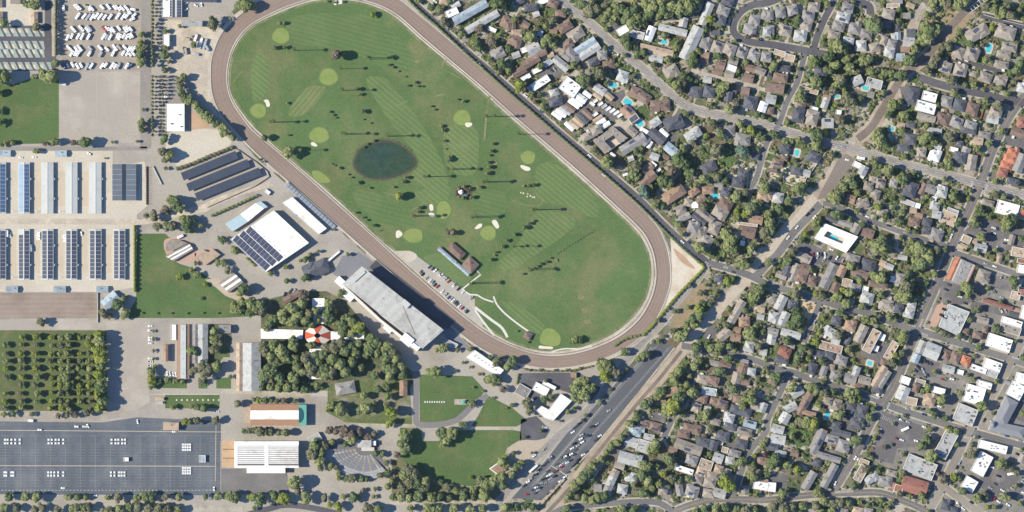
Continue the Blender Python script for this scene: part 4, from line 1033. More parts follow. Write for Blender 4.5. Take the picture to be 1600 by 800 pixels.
                  (770, 556, 72, 38, 15, 'h', 'm'), (792, 640, 42, 48, 15, 'h', 'r'), (20, 642, 52, 58, 5, 'f', 'w'), (682, 26, 72, 58, 20, 'h', 'd'), (570, 8, 72, 28, 10, 'h', 'b'), (560, 788, 72, 38, 10, 'h', 't'), (625, 790, 60, 30, 10, 'h', 'g'), (470, 792, 60, 26, 10, 'h', 'g')],
    (1400, 600): [(40, 56, 68, 86, 22, 'g', 'l'), (95, 106, 66, 48, 12, 'f', 't'), (208, 96, 80, 74, 20, 'h', 't'), (122, 24, 42, 60, 22, 'h', 'b'), (262, 40, 80, 40, 15, 'f', 'w'), (485, 66, 122, 112, 17, 'f', 'w'), (430, 190, 130, 108, 22, 'f', 'l'),
                  (548, 5, 92, 40, 15, 'f', 'w'), (745, 40, 96, 96, 28, 'f', 'w'), (600, 392, 182, 52, 14, 'f', 'w'), (532, 498, 140, 88, -62, 'f', 'w'), (308, 376, 172, 84, -62, 'f', 'l'), (148, 518, 192, 108, 22, 'f', 'l'), (112, 636, 158, 92, 17, 'g', 'r'),
                  (12, 652, 52, 48, 15, 'f', 'r'), (455, 624, 84, 78, 30, 'f', 'w'), (310, 757, 60, 60, 15, 'h', 'd'), (360, 785, 50, 30, 15, 'h', 'd'), (785, 465, 40, 50, 20, 'g', 'm')],
    (0, 0): [(0, 105, 60, 40, 90, 'g', 't'), (0, 15, 60, 30, 90, 'g', 't'), (215, 0, 60, 40, 0, 'g', 't'), (218, 110, 66, 40, 90, 'g', 't'), (100, 8, 60, 30, 0, 'g', 'm')],
}
HOMES = {(800, 0): [(428, 612, 78, 36, 36, 'w'), (408, 634, 76, 22, 36, 'w'), (386, 650, 76, 22, 36, 'w'), (356, 672, 80, 26, 36, 'b'), (332, 690, 76, 24, 36, 'l'), (306, 706, 70, 22, 36, 'w'), (280, 722, 66, 24, 36, 'w'), (470, 590, 52, 24, 36, 'w'),
                    (520, 632, 32, 18, -35, 'w'), (552, 650, 34, 18, -35, 'w'), (576, 664, 34, 18, -35, 'l'), (600, 680, 36, 18, -35, 'w'), (626, 692, 40, 18, -35, 'w'), (650, 706, 40, 18, -35, 'w'), (672, 722, 36, 18, -35, 'w'), (536, 600, 60, 28, 36, 't'),
                    (472, 714, 76, 30, 42, 'b'), (444, 738, 78, 28, 42, 'd'), (416, 760, 76, 28, 42, 't'), (388, 778, 70, 26, 42, 't'), (358, 790, 66, 22, 42, 'w'), (536, 744, 62, 24, -33, 't'), (556, 764, 60, 22, -33, 'w'), (586, 782, 54, 24, -33, 'w'), (520, 715, 34, 18, -35, 'w'),
                    (500, 650, 36, 18, 36, 'w')],
         (1000, 200): [(60, 105, 44, 20, -60, 'w'), (85, 225, 40, 18, 40, 'w'), (150, 30, 60, 22, 42, 'w'), (30, 20, 60, 22, 30, 'w'), (115, 265, 34, 16, -40, 'w')]}
USED = {}


def uniq_group(label, cat):
    """things only their place tells apart share a label and carry a group"""
    USED.setdefault((label, cat), []).append(1)
    return 'look-alikes: ' + label


HXY = np.array([(tx + q[0] / 4, ty + q[1] / 4) for (tx, ty), rows in HOUSES.items() for q in rows])
HCOL = [ROOF[q[6]][0] for (tx, ty), rows in HOUSES.items() for q in rows]


def neighbour(x, y):
    d = np.hypot(HXY[:, 0] - x, HXY[:, 1] - y)
    for i in np.argsort(d):
        if d[i] > 1.5:
            return ('an ' if HCOL[i][0] in 'aeiou' else 'a ') + HCOL[i] + ' roof'


def house(x, y, w, h, ang, typ, col, name='house', cat='house', noun='house', zh=None, wing=True):
    """x, y, w, h in photograph pixels"""
    r = random.Random(int(x * 31 + y * 17))
    W, D = w * S, h * S
    if wing and typ == 'h' and name == 'house':
        W, D = W * 0.92, D * 0.92
    area = W * D
    size = 'small' if area < 95 else ('large' if area > 260 else 'mid-sized')
    form = {'h': 'hipped-roof', 'g': 'gabled', 'f': 'flat-roofed'}[typ]
    if name == 'house':
        if typ == 'f' and area > 110:
            name, cat, noun = 'shop_building', 'building', 'building'
        elif max(W, D) > 24 or (typ == 'g' and max(W, D) > 2.0 * min(W, D) and area > 120):
            name, cat, noun = 'apartment_building', 'apartment building', 'apartment building'
        elif area < 88 or typ == 'f':
            name, cat, noun = 'outbuilding', 'outbuilding', 'outbuilding'
    tail = f' by {neighbour(x, y)}, near ' + near(x, y, 1)[0]
    label = f'{size} {form} {ROOF[col][0]} {noun}' + tail
    if len(label.split()) > 16:
        label = f'{form} {ROOF[col][0]} {noun}' + tail
    if len(label.split()) > 16:
        label = f'{form} {ROOF[col][0]} {noun} near ' + near(x, y, 1)[0]
    o = thing(name, label, cat, P(x, y), -math.radians(ang), uniq_group(label, cat))
    occupy(x, y, w, h, ang, 1, 1.0)
    Z = zh if zh else (3.0 + (2.4 if r.random() < 0.4 else 0.4) if name in ('house', 'outbuilding') else 4.6 + r.random())
    if area < 60:
        Z = min(Z, 2.8)
    wm = r.choice(WALLM)
    wl, rf = MB(), MB()
    extras = []
    pitch = 0.46 if typ == 'h' else 0.38
    if typ == 'f':
        wl.box(-W / 2, -D / 2, 0, W / 2, D / 2, Z - 0.25)
        rf.box(-W / 2 - 0.05, -D / 2 - 0.05, Z - 0.25, W / 2 + 0.05, D / 2 + 0.05, Z)
        t = 0.45
        for bx in ((-W / 2 - 0.06, -D / 2 - 0.06, W / 2 + 0.06, -D / 2 + t), (-W / 2 - 0.06, D / 2 - t, W / 2 + 0.06, D / 2 + 0.06),
                   (-W / 2 - 0.06, -D / 2 + t, -W / 2 + t, D / 2 - t), (W / 2 - t, -D / 2 + t, W / 2 + 0.06, D / 2 - t)):
            rf.box(bx[0], bx[1], Z - 0.3, bx[2], bx[3], Z + 0.5, 1)
        n = int(area / 42) if name == 'shop_building' else int(area / 160)
        for k in range(min(n, 20)):
            a, b = (r.random() - 0.5) * (W - 4), (r.random() - 0.5) * (D - 4)
            s = 0.5 + r.random() * 0.8
            extras.append(('rooftop_unit', (a - s, b - s * 0.7, Z, a + s, b + s * 0.7, Z + 0.7 + r.random() * 0.6), r.choice((M_unit, M_unit, M_brick, ROOFM['d'], ROOFM['g']))))
        mats = [ROOFM[col], M_trim]
    else:
        wl.box(-W / 2, -D / 2, 0, W / 2, D / 2, Z)
        rise = rf.pitched(0, 0, W, D, Z, pitch, typ)
        if wing and typ == 'h' and min(W, D) > 8 and r.random() < 0.85:
            sx, sy = r.choice((-1, 1)), r.choice((-1, 1))
            if W >= D:
                ww, dd = W * (0.36 + 0.14 * r.random()), D * 0.62
                cx, cy = sx * (W - ww) / 2 * 0.85, sy * (D / 2 - dd / 2 + D * 0.11)
            else:
                dd, ww = D * (0.36 + 0.14 * r.random()), W * 0.62
                cx, cy = sx * (W / 2 - ww / 2 + W * 0.11), sy * (D - dd) / 2 * 0.85
            wl.box(cx - ww / 2, cy - dd / 2, 0, cx + ww / 2, cy + dd / 2, Z - 0.05)
            rf.pitched(cx, cy, ww, dd, Z + 0.03, pitch * 1.12, r.choice('hg'))
            if r.random() < 0.6:       # porch or garage in front of the other end
                cx2, cy2 = -cx * 1.05, -cy * 1.4
                wl.box(cx2 - ww * 0.4, cy2 - dd * 0.34, 0, cx2 + ww * 0.4, cy2 + dd * 0.34, Z - 0.6)
                rf.pitched(cx2, cy2, ww * 0.8, dd * 0.68, Z - 0.55, pitch, 'g')
        if area > 70:
            a = W * (r.random() - 0.5) * 0.5
            extras.append(('chimney', (a, D * 0.12, Z, a + 0.9, D * 0.12 + 0.9, Z + rise + 0.6), M_brick))
        for k in range(1 + int(area / 90)):
            a, b = (r.random() - 0.5) * W * 0.7, (r.random() - 0.5) * D * 0.5
            if r.random() < 0.5:
                extras.append(('roof_vent', (a, b, Z, a + 0.5, b + 0.5, Z + 0.45 + pitch * max(0.3, min(W, D) / 2 - abs(b))), M_trim))
        if r.random() < 0.16 and area > 80:
            s = 1 if r.random() < 0.5 else -1
            mbp = MB()
            ww, dd = min(W, 7) * 0.5, min(D, W) * 0.16
            if W >= D:
                y0, y1 = s * D * 0.12, s * (D * 0.12 + dd * 2)
                z0, z1 = Z + 0.34 + pitch * (D / 2 + 0.45 - abs(y0)), Z + 0.34 + pitch * (D / 2 + 0.45 - abs(y1))
                mbp.add([(-ww, y0, z0), (ww, y0, z0), (ww, y1, z1), (-ww, y1, z1)], [(0, 1, 2, 3) if s > 0 else (3, 2, 1, 0)])
                extras.append(('solar_panel', mbp, None))
        mats = [ROOFM[col]]
    if wing and name == 'house' and r.random() < 0.62:
        s, q = r.choice((-1, 1)), r.choice((-1, 1))
        a, b = r.uniform(2.4, 4.6), r.uniform(2.0, 3.6)
        x0 = q * W * 0.22
        yy = s * (D / 2 + b / 2 + 0.3)
        extras.append(('patio_cover', (x0 - a / 2, yy - b / 2, 2.3, x0 + a / 2, yy + b / 2, 2.5), r.choice((M_trim, M_trim, ROOFM['l'], ROOFM['t']))))
    wl.obj('wall', wm, o)
    ro = rf.obj('roof', mats, o)
    for nm, bx, m in extras:
        if nm == 'solar_panel':
            bx.obj(nm, M_panel, ro)
        else:
            mbx = MB()
            mbx.box(*bx)
            mbx.obj(nm, m, ro)
    return o


M_panel = mat('solar_glass', (82, 86, 104), 0.06, 0.3, 2.0, rough=0.25, spec=0.4, per_object=0.1)
ALLH = []
for (tx, ty), rows in HOUSES.items():
    for (x, y, w, h, ang, typ, col) in rows:
        X, Y = tx + x / 4, ty + y / 4
        house(X, Y, w / 4, h / 4, ang, typ, col)
        ALLH.append((X, Y, w / 4, h / 4, ang))
for (tx, ty), rows in HOMES.items():
    for (x, y, w, h, ang, col) in rows:
        X, Y = tx + x / 4, ty + y / 4
        house(X, Y, w / 4, h / 4, ang, 'f' if h < 20 else 'g', col, 'mobile_home', 'mobile home', 'mobile home', 2.9, False)

# driveways from each house to its street
mb = MB()
for (X, Y, w, h, ang) in ALLH:
    best = None
    for nm, pts, rw, m, line, ph in ROADS:
        for q in smooth(pts, False, 8):
            d = math.hypot(q[0] - X, q[1] - Y)
            if best is None or d < best[0]:
                best = (d, q, rw)
    d, q, rw = best
    if 9 < d < 34 and X > 640:
        off = rnd.choice((-1, 1)) * min(w, h) * 0.3
        nx, ny = -(q[1] - Y) / d, (q[0] - X) / d
        strip(mb, [(X + nx * off, Y + ny * off), (q[0] + nx * off, q[1] + ny * off)], 4.2 if d < 24 else 3.4, 0.034 + 0.0001 * (int(X) % 60))
mb.obj('driveway', M_drive, kind='structure')

# paved patios and beds round the houses
pm_ = [mat('patio_pale', (206, 196, 180), 0.08, 0.3, 1.0), mat('patio_pink', (190, 160, 140), 0.08, 0.3, 1.0), mat('patio_grey', (150, 146, 142), 0.08, 0.3, 1.0), mat('bark_bed', (118, 96, 78), 0.12, 0.3, 1.0), mat('small_lawn', (104, 122, 72), 0.12, 0.1, 0.8)]
mb = MB()
for i, (X, Y, w, h, ang) in enumerate(ALLH):
    for k in range(3):
        a = math.radians(ang) + rnd.choice((0, math.pi / 2, math.pi, -math.pi / 2))
        d = (max(w, h) if k else min(w, h)) * 0.5 + rnd.uniform(1.5, 4)
        cx, cy = X + d * math.cos(a) + rnd.uniform(-4, 4), Y + d * math.sin(a) + rnd.uniform(-4, 4)
        if X > 640 and 0 < cx < 1600 and 0 < cy < 800 and OCC[int(cy), int(cx)] == 0:
            l = rnd.uniform(3, 7)
            strip(mb, [(cx - l / 2 * math.cos(a), cy - l / 2 * math.sin(a)), (cx + l / 2 * math.cos(a), cy + l / 2 * math.sin(a))], rnd.uniform(2.5, 6), 0.012 + 0.00001 * i, rnd.choice((0, 0, 1, 2, 3, 4, 4)))
mb.obj('patio_ground', pm_, kind='structure')

# swimming pools
M_pool = mat('pool_water', (84, 204, 214), 0.08, 0.2, 1.0, rough=0.1, spec=0.5)
M_cope = mat('pool_deck', (218, 202, 178), 0.07, 0.2, 1.0)
for x, y, w, h, ang in ((957.5, 133.5, 14, 6, 0), (981, 160, 14, 10, 35), (1000, 193, 10, 9, -35), (1037, 65, 12, 6, 10), (1307, 150.5, 9, 4.5, 0), (1352.5, 137, 10, 8, 10), (1545, 75, 8, 14, 15), (1117, 305.5, 12, 8, 20), (1245, 239, 7, 10, 15),
                        (1359, 567.5, 8, 7, 15), (1292.5, 649, 8, 11, 10), (1393, 201, 8, 6, 10), (1098, 262, 6, 4, 20)):
    label = ('large' if w > 11 else 'small') + ' turquoise swimming pool, ' + spot(x, y)
    o = thing('swimming_pool', label, 'pool', P(x, y), -math.radians(ang), uniq_group(label, 'pool'))
    W, D = w * S, h * S
    mb = MB()
    ring = [((W / 2 + 1.7) * math.copysign(abs(math.cos(a)) ** 0.4, math.cos(a)), (D / 2 + 1.7) * math.copysign(abs(math.sin(a)) ** 0.4, math.sin(a))) for a in [i * math.pi / 10 + 0.01 for i in range(20)]]
    mb.prism(ring, 0.0, 0.12)
    mb.obj('deck', M_cope, o)
    mb = MB()
    ring = [(W / 2 * math.copysign(abs(math.cos(a)) ** 0.5, math.cos(a)), D / 2 * math.copysign(abs(math.sin(a)) ** 0.5, math.sin(a))) for a in [i * math.pi / 8 + 0.01 for i in range(16)]]
    mb.prism(ring, 0.1, 0.15)
    mb.obj('water', M_pool, o)
    occupy(x, y, w + 4, h + 4, ang, 1)

# ------------------------------------------------------------------ the fairground buildings
def loc(pts, cx, cy):
    return [((x - cx) * S, (cy - y) * S) for x, y in pts]


def poly_building(name, label, cat, pts, Z, roof_m, wall_m, trim=True, inset=0.5):
    """building from its outline in the photograph: walls, roof deck, raised edge"""
    cx, cy = sum(p[0] for p in pts) / len(pts), sum(p[1] for p in pts) / len(pts)
    o = thing(name, label, cat, P(cx, cy))
    L_ = loc(pts, cx, cy)
    mb = MB()
    mb.prism(L_, 0, Z - 0.3)
    mb.obj('wall', wall_m, o)
    mb = MB()
    mb.prism(L_, Z - 0.3, Z)
    ro = mb.obj('roof', roof_m, o)
    if trim:
        mb = MB()
        n = len(L_)
        for i in range(n):
            a, b = L_[i], L_[(i + 1) % n]
            l = math.hypot(b[0] - a[0], b[1] - a[1])
            nx, ny = -(b[1] - a[1]) / l * 0.25, (b[0] - a[0]) / l * 0.25
            mb.prism([(a[0] + nx, a[1] + ny), (b[0] + nx, b[1] + ny), (b[0] - nx, b[1] - ny), (a[0] - nx, a[1] - ny)], Z - 0.2, Z + 0.45 + 0.004 * i)
        mb.obj('parapet', M_trim, ro)
    for p in pts:
        pass
    xs, ys = [p[0] for p in pts], [p[1] for p in pts]
    OCC[max(0, int(min(ys))):int(max(ys)), max(0, int(min(xs))):int(max(xs))] = 1
    return o, ro, (cx, cy)


def unit(parent, x, y, c, w, d, h, z, ang=0, name='rooftop_unit', m=None):
    a = -math.radians(ang)
    mb = MB()
    pts = [((x - c[0]) * S + u * math.cos(a) - v * math.sin(a), (c[1] - y) * S + u * math.sin(a) + v * math.cos(a)) for u, v in ((-w / 2, -d / 2), (w / 2, -d / 2), (w / 2, d / 2), (-w / 2, d / 2))]
    mb.prism(pts, z, z + h)
    return mb.obj(name, m or M_unit, parent)


M_steel = mat('pale_steel_roof', (206, 208, 202), 0.05, 0.2, 1.0, (190, 194, 190), 0.4, 0.1, streak=(0, 0.5, 0.03))
M_bluesteel = mat('blue_steel_roof', (186, 206, 212), 0.05, 0.2, 1.0, streak=(0, 0.5, 0.03))
M_whiteroof = mat('white_membrane', (266, 263, 256), 0.04, 0.1, 0.6, (226, 220, 206), 0.35, 0.06)
M_wallw = mat('barn_wall', (214, 208, 196), 0.06)
M_solar = mat('solar_dark', (84, 88, 106), 0.05, 0.2, 1.5, rough=0.3, spec=0.35, per_object=0.10)
M_solarb = mat('solar_blue', (82, 108, 142), 0.05, 0.2, 1.5, rough=0.3, spec=0.35, per_object=0.10)
M_solarp = mat('solar_bright', (160, 188, 214), 0.05, 0.2, 1.5, rough=0.3, spec=0.35, per_object=0.08)

# shared solar panel meshes
PANELS = {}


def panel_mesh(w, d, m):
    k = (round(w, 2), round(d, 2), m.name)
    if k not in PANELS:
        mb = MB()
        mb.box(-w / 2, -d / 2, 0, w / 2, d / 2, 0.12)
        PANELS[k] = mb.data('solar_panel', [m])
    return PANELS[k]


def barn(x0, x1, y0, y1, label, panels=None, half=None, roofm=None):
    cx, cy = (x0 + x1) / 2, (y0 + y1) / 2
    W, D = (x1 - x0) * S, (y1 - y0) * S
    o = thing('stable_barn', label, 'barn', P(cx, cy))
    mb = MB()
    mb.box(-W / 2 + 0.6, -D / 2 + 0.4, 0, W / 2 - 0.6, D / 2 - 0.4, 3.4)
    mb.obj('wall', M_wallw, o)
    mb = MB()
    p = 0.16
    mb.pitched(0, 0, W, D, 3.4, p, 'g', 0.2)
    ro = mb.obj('roof', roofm or M_steel, o)
    mb = MB()
    mb.box(-0.45, -D / 2, 3.6 + p * W / 2, 0.45, D / 2, 3.9 + p * W / 2)
    mb.obj('ridge_cap', M_trim, ro)
    for k in range(2):
        mb = MB()
        t = (k + 0.7) * D / 2.6 - D / 2
        mb.box(W / 2 - 0.4, t, 0, W / 2 + 1.6, t + 2.4, 3.1)
        mb.obj('lean_to', M_bluesteel, o)
    if panels:
        n = 12
        pd = (D - 3.0) / n
        pw = W / 2 - 1.5
        for side in (-1, 1):
            if half == 'hip' and False:
                continue
            mm = panels if not isinstance(panels, tuple) else panels[0 if side < 0 else 1]
            for k in range(n):
                if half == 'gap' and side < 0 and k >= n - 1:
                    continue
                pe = link('solar_panel', panel_mesh(pw, pd - 0.35, mm), ro)
                yy = -D / 2 + 1.2 + (k + 0.5) * pd
                xx = side * W / 4 + side * 0.1
                pe.location = (xx, yy, 3.4 + 0.22 + p * (W / 2 + 0.2 - abs(xx)) + 0.08)
                pe.rotation_euler = (0, side * math.atan(p), 0)
    occupy(cx, cy, x1 - x0 + 3, y1 - y0, 0)


ordn = ['first', 'second', 'third', 'fourth', 'fifth', 'sixth']
for i, (a, b) in enumerate(((-9, 10), (29.5, 47), (65.5, 84), (103.5, 121.5), (140.5, 159))):
    lab = ['blue-panelled stable barn cut by the frame, across from the solar barns', 'stable barn with blue solar panels on both roof slopes', 'bare pale metal stable barn beside the blue-panelled barn',
           'bare pale metal stable barn between two bare barns', 'bare pale metal stable barn beside the dark twin-roofed shelter'][i]
    barn(a, b, 254, 333.5, lab, {0: M_solarb, 1: (M_solarp, M_solarb)}.get(i))
for i, (a, b) in enumerate(((-9, 10), (29.5, 47), (66, 84), (103.5, 121), (140.5, 159), (178, 196))):
    barn(a, b, 358, 437, ['stable barn with dark solar panels cut by the frame, beside the brown arena', 'dark solar-panelled stable barn with a bare white roof corner', 'third dark solar-panelled barn counted from the frame edge',
                          'dark solar-panelled barn with a red truck at its corner', 'dark solar-panelled barn next to the last barn of its row', 'last dark solar-panelled barn, beside the green hedge'][i], M_solar, 'gap' if i == 1 else None)


def shelter(name, label, cat, cx, cy, L_, W, ang, Z, m, npan, npw, tilt=0.0, posts=True, gap=0.25):
    """open roof of panels on posts"""
    o = thing(name, label, cat, P(cx, cy), -math.radians(ang))
    Lm, Wm = L_ * S, W * S
    pl, pw = Lm / npan, Wm / npw
    mb = MB()
    mb.box(-Lm / 2, -Wm / 2, Z - 0.5, Lm / 2, Wm / 2, Z - 0.3)
    mb.obj('deck', M_steel, o)
    for i in range(npan):
        for j in range(npw):
            pe = link('solar_panel', panel_mesh(pl - gap, pw - gap, m), o)
            pe.location = (-Lm / 2 + (i + 0.5) * pl, -Wm / 2 + (j + 0.5) * pw, Z - 0.28)
    k = max(2, int(Lm / 9))
    mbp = MB()
    mbp.box(-0.15, -0.15, 0, 0.15, 0.15, Z - 0.5)
    pm = mbp.data('post', [M_unit])
    for i in range(k):
        for s in (-1, 1):
            pe = link('post', pm, o)
            pe.location = (-Lm / 2 + (i + 0.5) * Lm / k, s * Wm * 0.3, 0)
    occupy(cx, cy, L_, W, ang)
    return o


M_carport = mat('carport_panel', (74, 80, 94), 0.05, 0.1, 1.5, rough=0.35, spec=0.35, per_object=0.05, streak=(22, 0.35, 0.06))
shelter('solar_carport', 'long dark solar carport beside the clipped hedge row', 'carport', 328, 259, 92, 13, -22, 4.6, M_carport, 12, 1, gap=0.05)
shelter('solar_carport', 'long dark solar carport between two others', 'carport', 341.5, 274, 103, 13, -22, 4.6, M_carport, 13, 1, gap=0.05)
shelter('solar_carport', 'longest dark solar carport beside the curving dirt path', 'carport', 357, 288, 108, 13, -22, 4.6, M_carport, 14, 1, gap=0.05)
M_ridged = mat('ridged_panel', (112, 120, 130), 0.04, 0.1, 1.5, rough=0.4, per_object=0.05, streak=(0, 0.9, 0.10))
shelter('roofed_arena', 'ridged dark grey shelter roof beside the bare barns', 'shelter', 184, 285, 15.5, 57, 0, 5.0, M_ridged, 2, 7)
shelter('roofed_arena', 'ridged dark grey shelter roof beside the brown rail pens', 'shelter', 206, 285, 15.5, 57, 0, 5.0, M_ridged, 2, 7)
pens = thing('horse_pens', 'row of narrow brown railed pens beside the ridged shelter', 'pens', P(229, 290))
mbp = MB()
mbp.box(-2.6, -0.15, 0, 2.6, 0.15, 1.9)
pm = mbp.data('pen_rail', [mat('pen_brown', (120, 92, 76), 0.1)])
for k in range(15):
    link('pen_rail', pm, pens).location = (1.5, (290 - (262 + k * 4.0)) * S, 0)
mbp = MB()
mbp.box(-0.2, -21, 0, 0.2, 21, 1.9)
mbp.obj('pen_wall', MATS['pen_brown'], pens)

for x, y, w, h, a, lab in ((8, 240, 18, 9, 0, 'small pale blue shed beside the frame edge above the blue barn'), (96, 240, 17, 9, 0, 'small pale blue shed beside a dark round tree'), (19.5, 452, 17.5, 9, 0, 'small pale shed on the arena edge below the second barn'),
                           (94, 452, 18, 9, 0, 'small pale shed midway along the arena edge'), (160.5, 452, 17.5, 9, 0, 'small pale shed at the arena end near the angled shed')):
    o = house(x, y, w, h, a, 'g', 'u', 'shed', 'shed', 'shed', 3.2, False)
    o['label'] = lab
o = house(173.5, 469, 26, 17, -41, 'g', 'u', 'shed', 'shed', 'shed', 4.0, False)
o['label'] = 'angled white and blue shed at the end of the brown arena'
for x, y, w, h, a, c, lab in ((274.5, 184, 29, 43, 0, 'w', 'large white flat-roofed shed beside the orange dirt ring'), (300.5, 37, 32, 8, 2, 'l', 'long narrow white shed in the dirt yard'), (260.5, 63.5, 10, 18, 0, 'w', 'small white shed beside the palm avenue'),
                              (262, 12, 16, 30, 0, 'w', 'white office roof beside the palm avenue'), (272, 519, 8, 24, 0, 'w', 'narrow white annex of the rust-roofed hall'), (260, 551, 6, 26, 0, 'k', 'narrow orange-roofed shed in the fenced yard'),
                              (306, 537, 8, 60, 0, 'g', 'narrow grey hall beside the white hall'), (317.5, 537, 15, 60, 0, 'l', 'long white-roofed hall beside the leafy court'), (352, 514, 18, 12, 0, 'g', 'small grey house beside the leafy court'),
                              (394, 573, 27, 74, 0, 'l', 'long pale grey hall beside the tree garden'), (375, 573, 9, 74, 0, 't', 'long tan lean-to along the pale grey hall'), (630.5, 606, 11, 23, 0, 'k', 'small tan building beside the park lawn'),
                              (479, 405, 3, 3, 0, 'w', 'small white kiosk'), (418, 300, 9, 6, 35, 'w', 'small white hut by the scrap yard'), (896, 586, 8, 7, 0, 'k', 'small brown hut in the dark asphalt lot'),
                              (268, 665.5, 23, 11, 2, 't', 'tan speckled snack building on the asphalt edge'), (316.5, 716.5, 10, 11, 0, 'u', 'small pale blue hut on the asphalt lot'), (197.5, 717.5, 8, 6, 0, 'w', 'small white hut in the middle of the asphalt lot'),
                              (48, 657, 9, 4, 3, 'w', 'white trailer hut on the asphalt edge'), (250, 623, 12, 4, 0, 't', 'pale trailer beside the small lawn'), (250, 629, 9, 3.5, 0, 'u', 'blue grey trailer beside the small lawn')):
    if w < 4:
        continue
    o = house(x, y, w, h, a, 'f' if c in 'wu' else 'g', c, 'fairground_building', 'building', 'building', 3.2 if w * h < 120 else 5.2, False)
    o['label'] = lab
# solar rows on the office roof
o = thing('solar_array', 'double row of dark solar panels on the office roof', 'solar panels', P(277, 12))
for i, xx in enumerate((269.5, 280.5)):
    for k in range(6):
        pe = link('solar_panel', panel_mesh(4.6, 2.9, M_solar), o)
        pe.location = ((xx - 277) * S, (12 - (3 + k * 4.4)) * S, 5.3)
mb = MB()
mb.box(-3 * S, -15 * S, 0, 8 * S, 15 * S, 5.2)
mb.obj('carport_frame', M_steel, o)
shelter('solar_carport', 'thin dark solar carport in the yard behind the office', 'carport', 313, 1.5, 52, 5, 1, 4.2, M_solar, 10, 1)

# the solar hall
o, ro, c = poly_building('exhibition_hall', 'big white hall roofed half with dark solar panels', 'hall', [(361, 374), (428.5, 329), (483, 379.5), (416, 424.8)], 7.4, M_whiteroof, M_wallw)
for j, t in enumerate((0.085, 0.235, 0.385)):
    for k in range(10):
        u = 0.065 + k * 0.0945
        x = 361 + (428.5 - 361) * t + (416 - 361) * u
        y = 374 + (329 - 374) * t + (424.8 - 374) * u
        pe = link('solar_panel', panel_mesh(4.68, 7.6, M_solar), ro)
        pe.location = ((x - c[0]) * S, (c[1] - y) * S, 7.45)
        pe.rotation_euler = (0, 0, -math.radians(42.5))
for k in range(7):
    unit(ro, 397 + k * 8, 354.5 + k * 7.4, c, 1.8, 0.6, 0.5, 7.4, 42, 'roof_vent', M_unit)
poly_building('livestock_hall', 'white central section of the hall with pale blue ends', 'hall', [(376, 335), (400, 317.5), (413, 326), (388, 346.5)], 5.4, M_whiteroof, M_wallw, False)
poly_building('livestock_hall', 'pale blue lower end of the white hall', 'hall', [(352, 350), (375.9, 335.1), (387.9, 346.6), (364, 362)], 5.2, M_bluesteel, M_wallw, False)
poly_building('livestock_hall', 'pale blue upper end of the white hall', 'hall', [(400.1, 317.4), (408, 314.5), (419, 323.5), (413.1, 325.9)], 5.2, M_bluesteel, M_wallw, False)
o, ro, c = poly_building('long_hall', 'long white hall behind the metal bleachers', 'hall', [(441.5, 317), (457, 308), (510.6, 357), (498, 366)], 4.6, M_whiteroof, M_wallw)
unit(ro, 463, 337, c, 2.5, 1.4, 0.8, 4.6, 42)
# metal bleachers along the track
o = thing('bleacher_stand', 'long silver metal bleachers beside the track rail', 'bleachers', P(486, 321), -math.radians(42.3))
mbp = MB()
for r in range(6):
    mbp.box(-1.8, -2.7 + r * 0.95, 0.2, 1.8, -2.7 + r * 0.95 + 0.55, 0.5 + r * 0.42)
bm = mbp.data('seating_block', [mat('aluminium', (196, 206, 216), 0.06, 0.5, 2.0, rough=0.5)])
for k in range(17):
    link('seating_block', bm, o).location = (-33.6 + k * 4.2, -1.0, 0)
mbp = MB()
mbp.box(-35.4, 2.4, 0, 35.4, 2.7, 1.6)
mbp.obj('front_rail', M_unit, o)

# grandstand
M_grand = mat('weathered_roof', (198, 196, 189), 0.07, 0.05, 0.5, (178, 175, 168), 0.5, 0.09, streak=(42, 0.035, 0.05), per_object=0.06)
GS = [(566.5, 416), (592, 432), (640, 470), (694, 515), (661, 544), (648, 538), (595, 497), (536, 443)]
o = thing('grandstand', 'huge weathered grey grandstand roof beside the home straight', 'grandstand', P(615, 480))
c = (615, 480)
mb = MB()
mb.prism(loc([(560, 424), (592, 436), (640, 474), (688, 514), (660, 539), (648, 533), (598, 494), (546, 444)], *c), 0, 17.0)
mb.obj('seating_hall', M_wallw, o)
bands = 9
roofp = MB()
# roof bays laid side by side across the stand, each slightly stepped
TOP = [(566.5, 416), (694, 515)]
BOT = [(537, 443), (661, 544)]
for k in range(bands):
    t0, t1 = k / bands, (k + 1) / bands
    q = []
    for t, (a, b) in ((t0, TOP), (t1, TOP), (t1, BOT), (t0, BOT)):
        q.append((a[0] + (b[0] - a[0]) * t, a[1] + (b[1] - a[1]) * t))
    mb = MB()
    mb.prism(loc(q, *c), 17.0, 18.0 + (0.12 if k % 2 else 0) + (0.5 if k > 4 else 0))
    mb.obj('roof_bay', M_grand, o)
for x, y, w, d, h, a, nm, m in ((635, 474, 9, 6, 3.2, 40, 'press_box', M_steel), (637, 530, 13, 10, 2.5, 40, 'stair_tower', M_whiteroof), (640, 500, 0.5, 34, 0.7, -23, 'roof_seam', M_rail_bed), (682, 522, 18, 0.7, 0.8, -39, 'roof_duct', M_unit),
                               (668, 512, 4, 2, 1.0, 40, 'rooftop_unit', M_unit), (563, 432, 16, 2.2, 1.2, -42, 'roof_duct', M_steel), (600, 466, 1, 1, 0.6, 0, 'roof_vent', M_brick)):
    unit(o, x, y, c, w, d, h, 18.1, a, nm, m)
mb = MB()
for r in range(8):
    q = [(577 + r * 1.4, 418 - r * 1.6), (700 + r * 1.4, 514 - r * 1.6), (701.4 + r * 1.4, 512.4 - r * 1.6), (578.4 + r * 1.4, 416.4 - r * 1.6)]
    mb.prism(loc(q, *c), 0, 4.6 - r * 0.55)
mb.obj('terrace', M_asph2, o)  # dark colour on the steps carries the deep shadow of the stand
mb = MB()
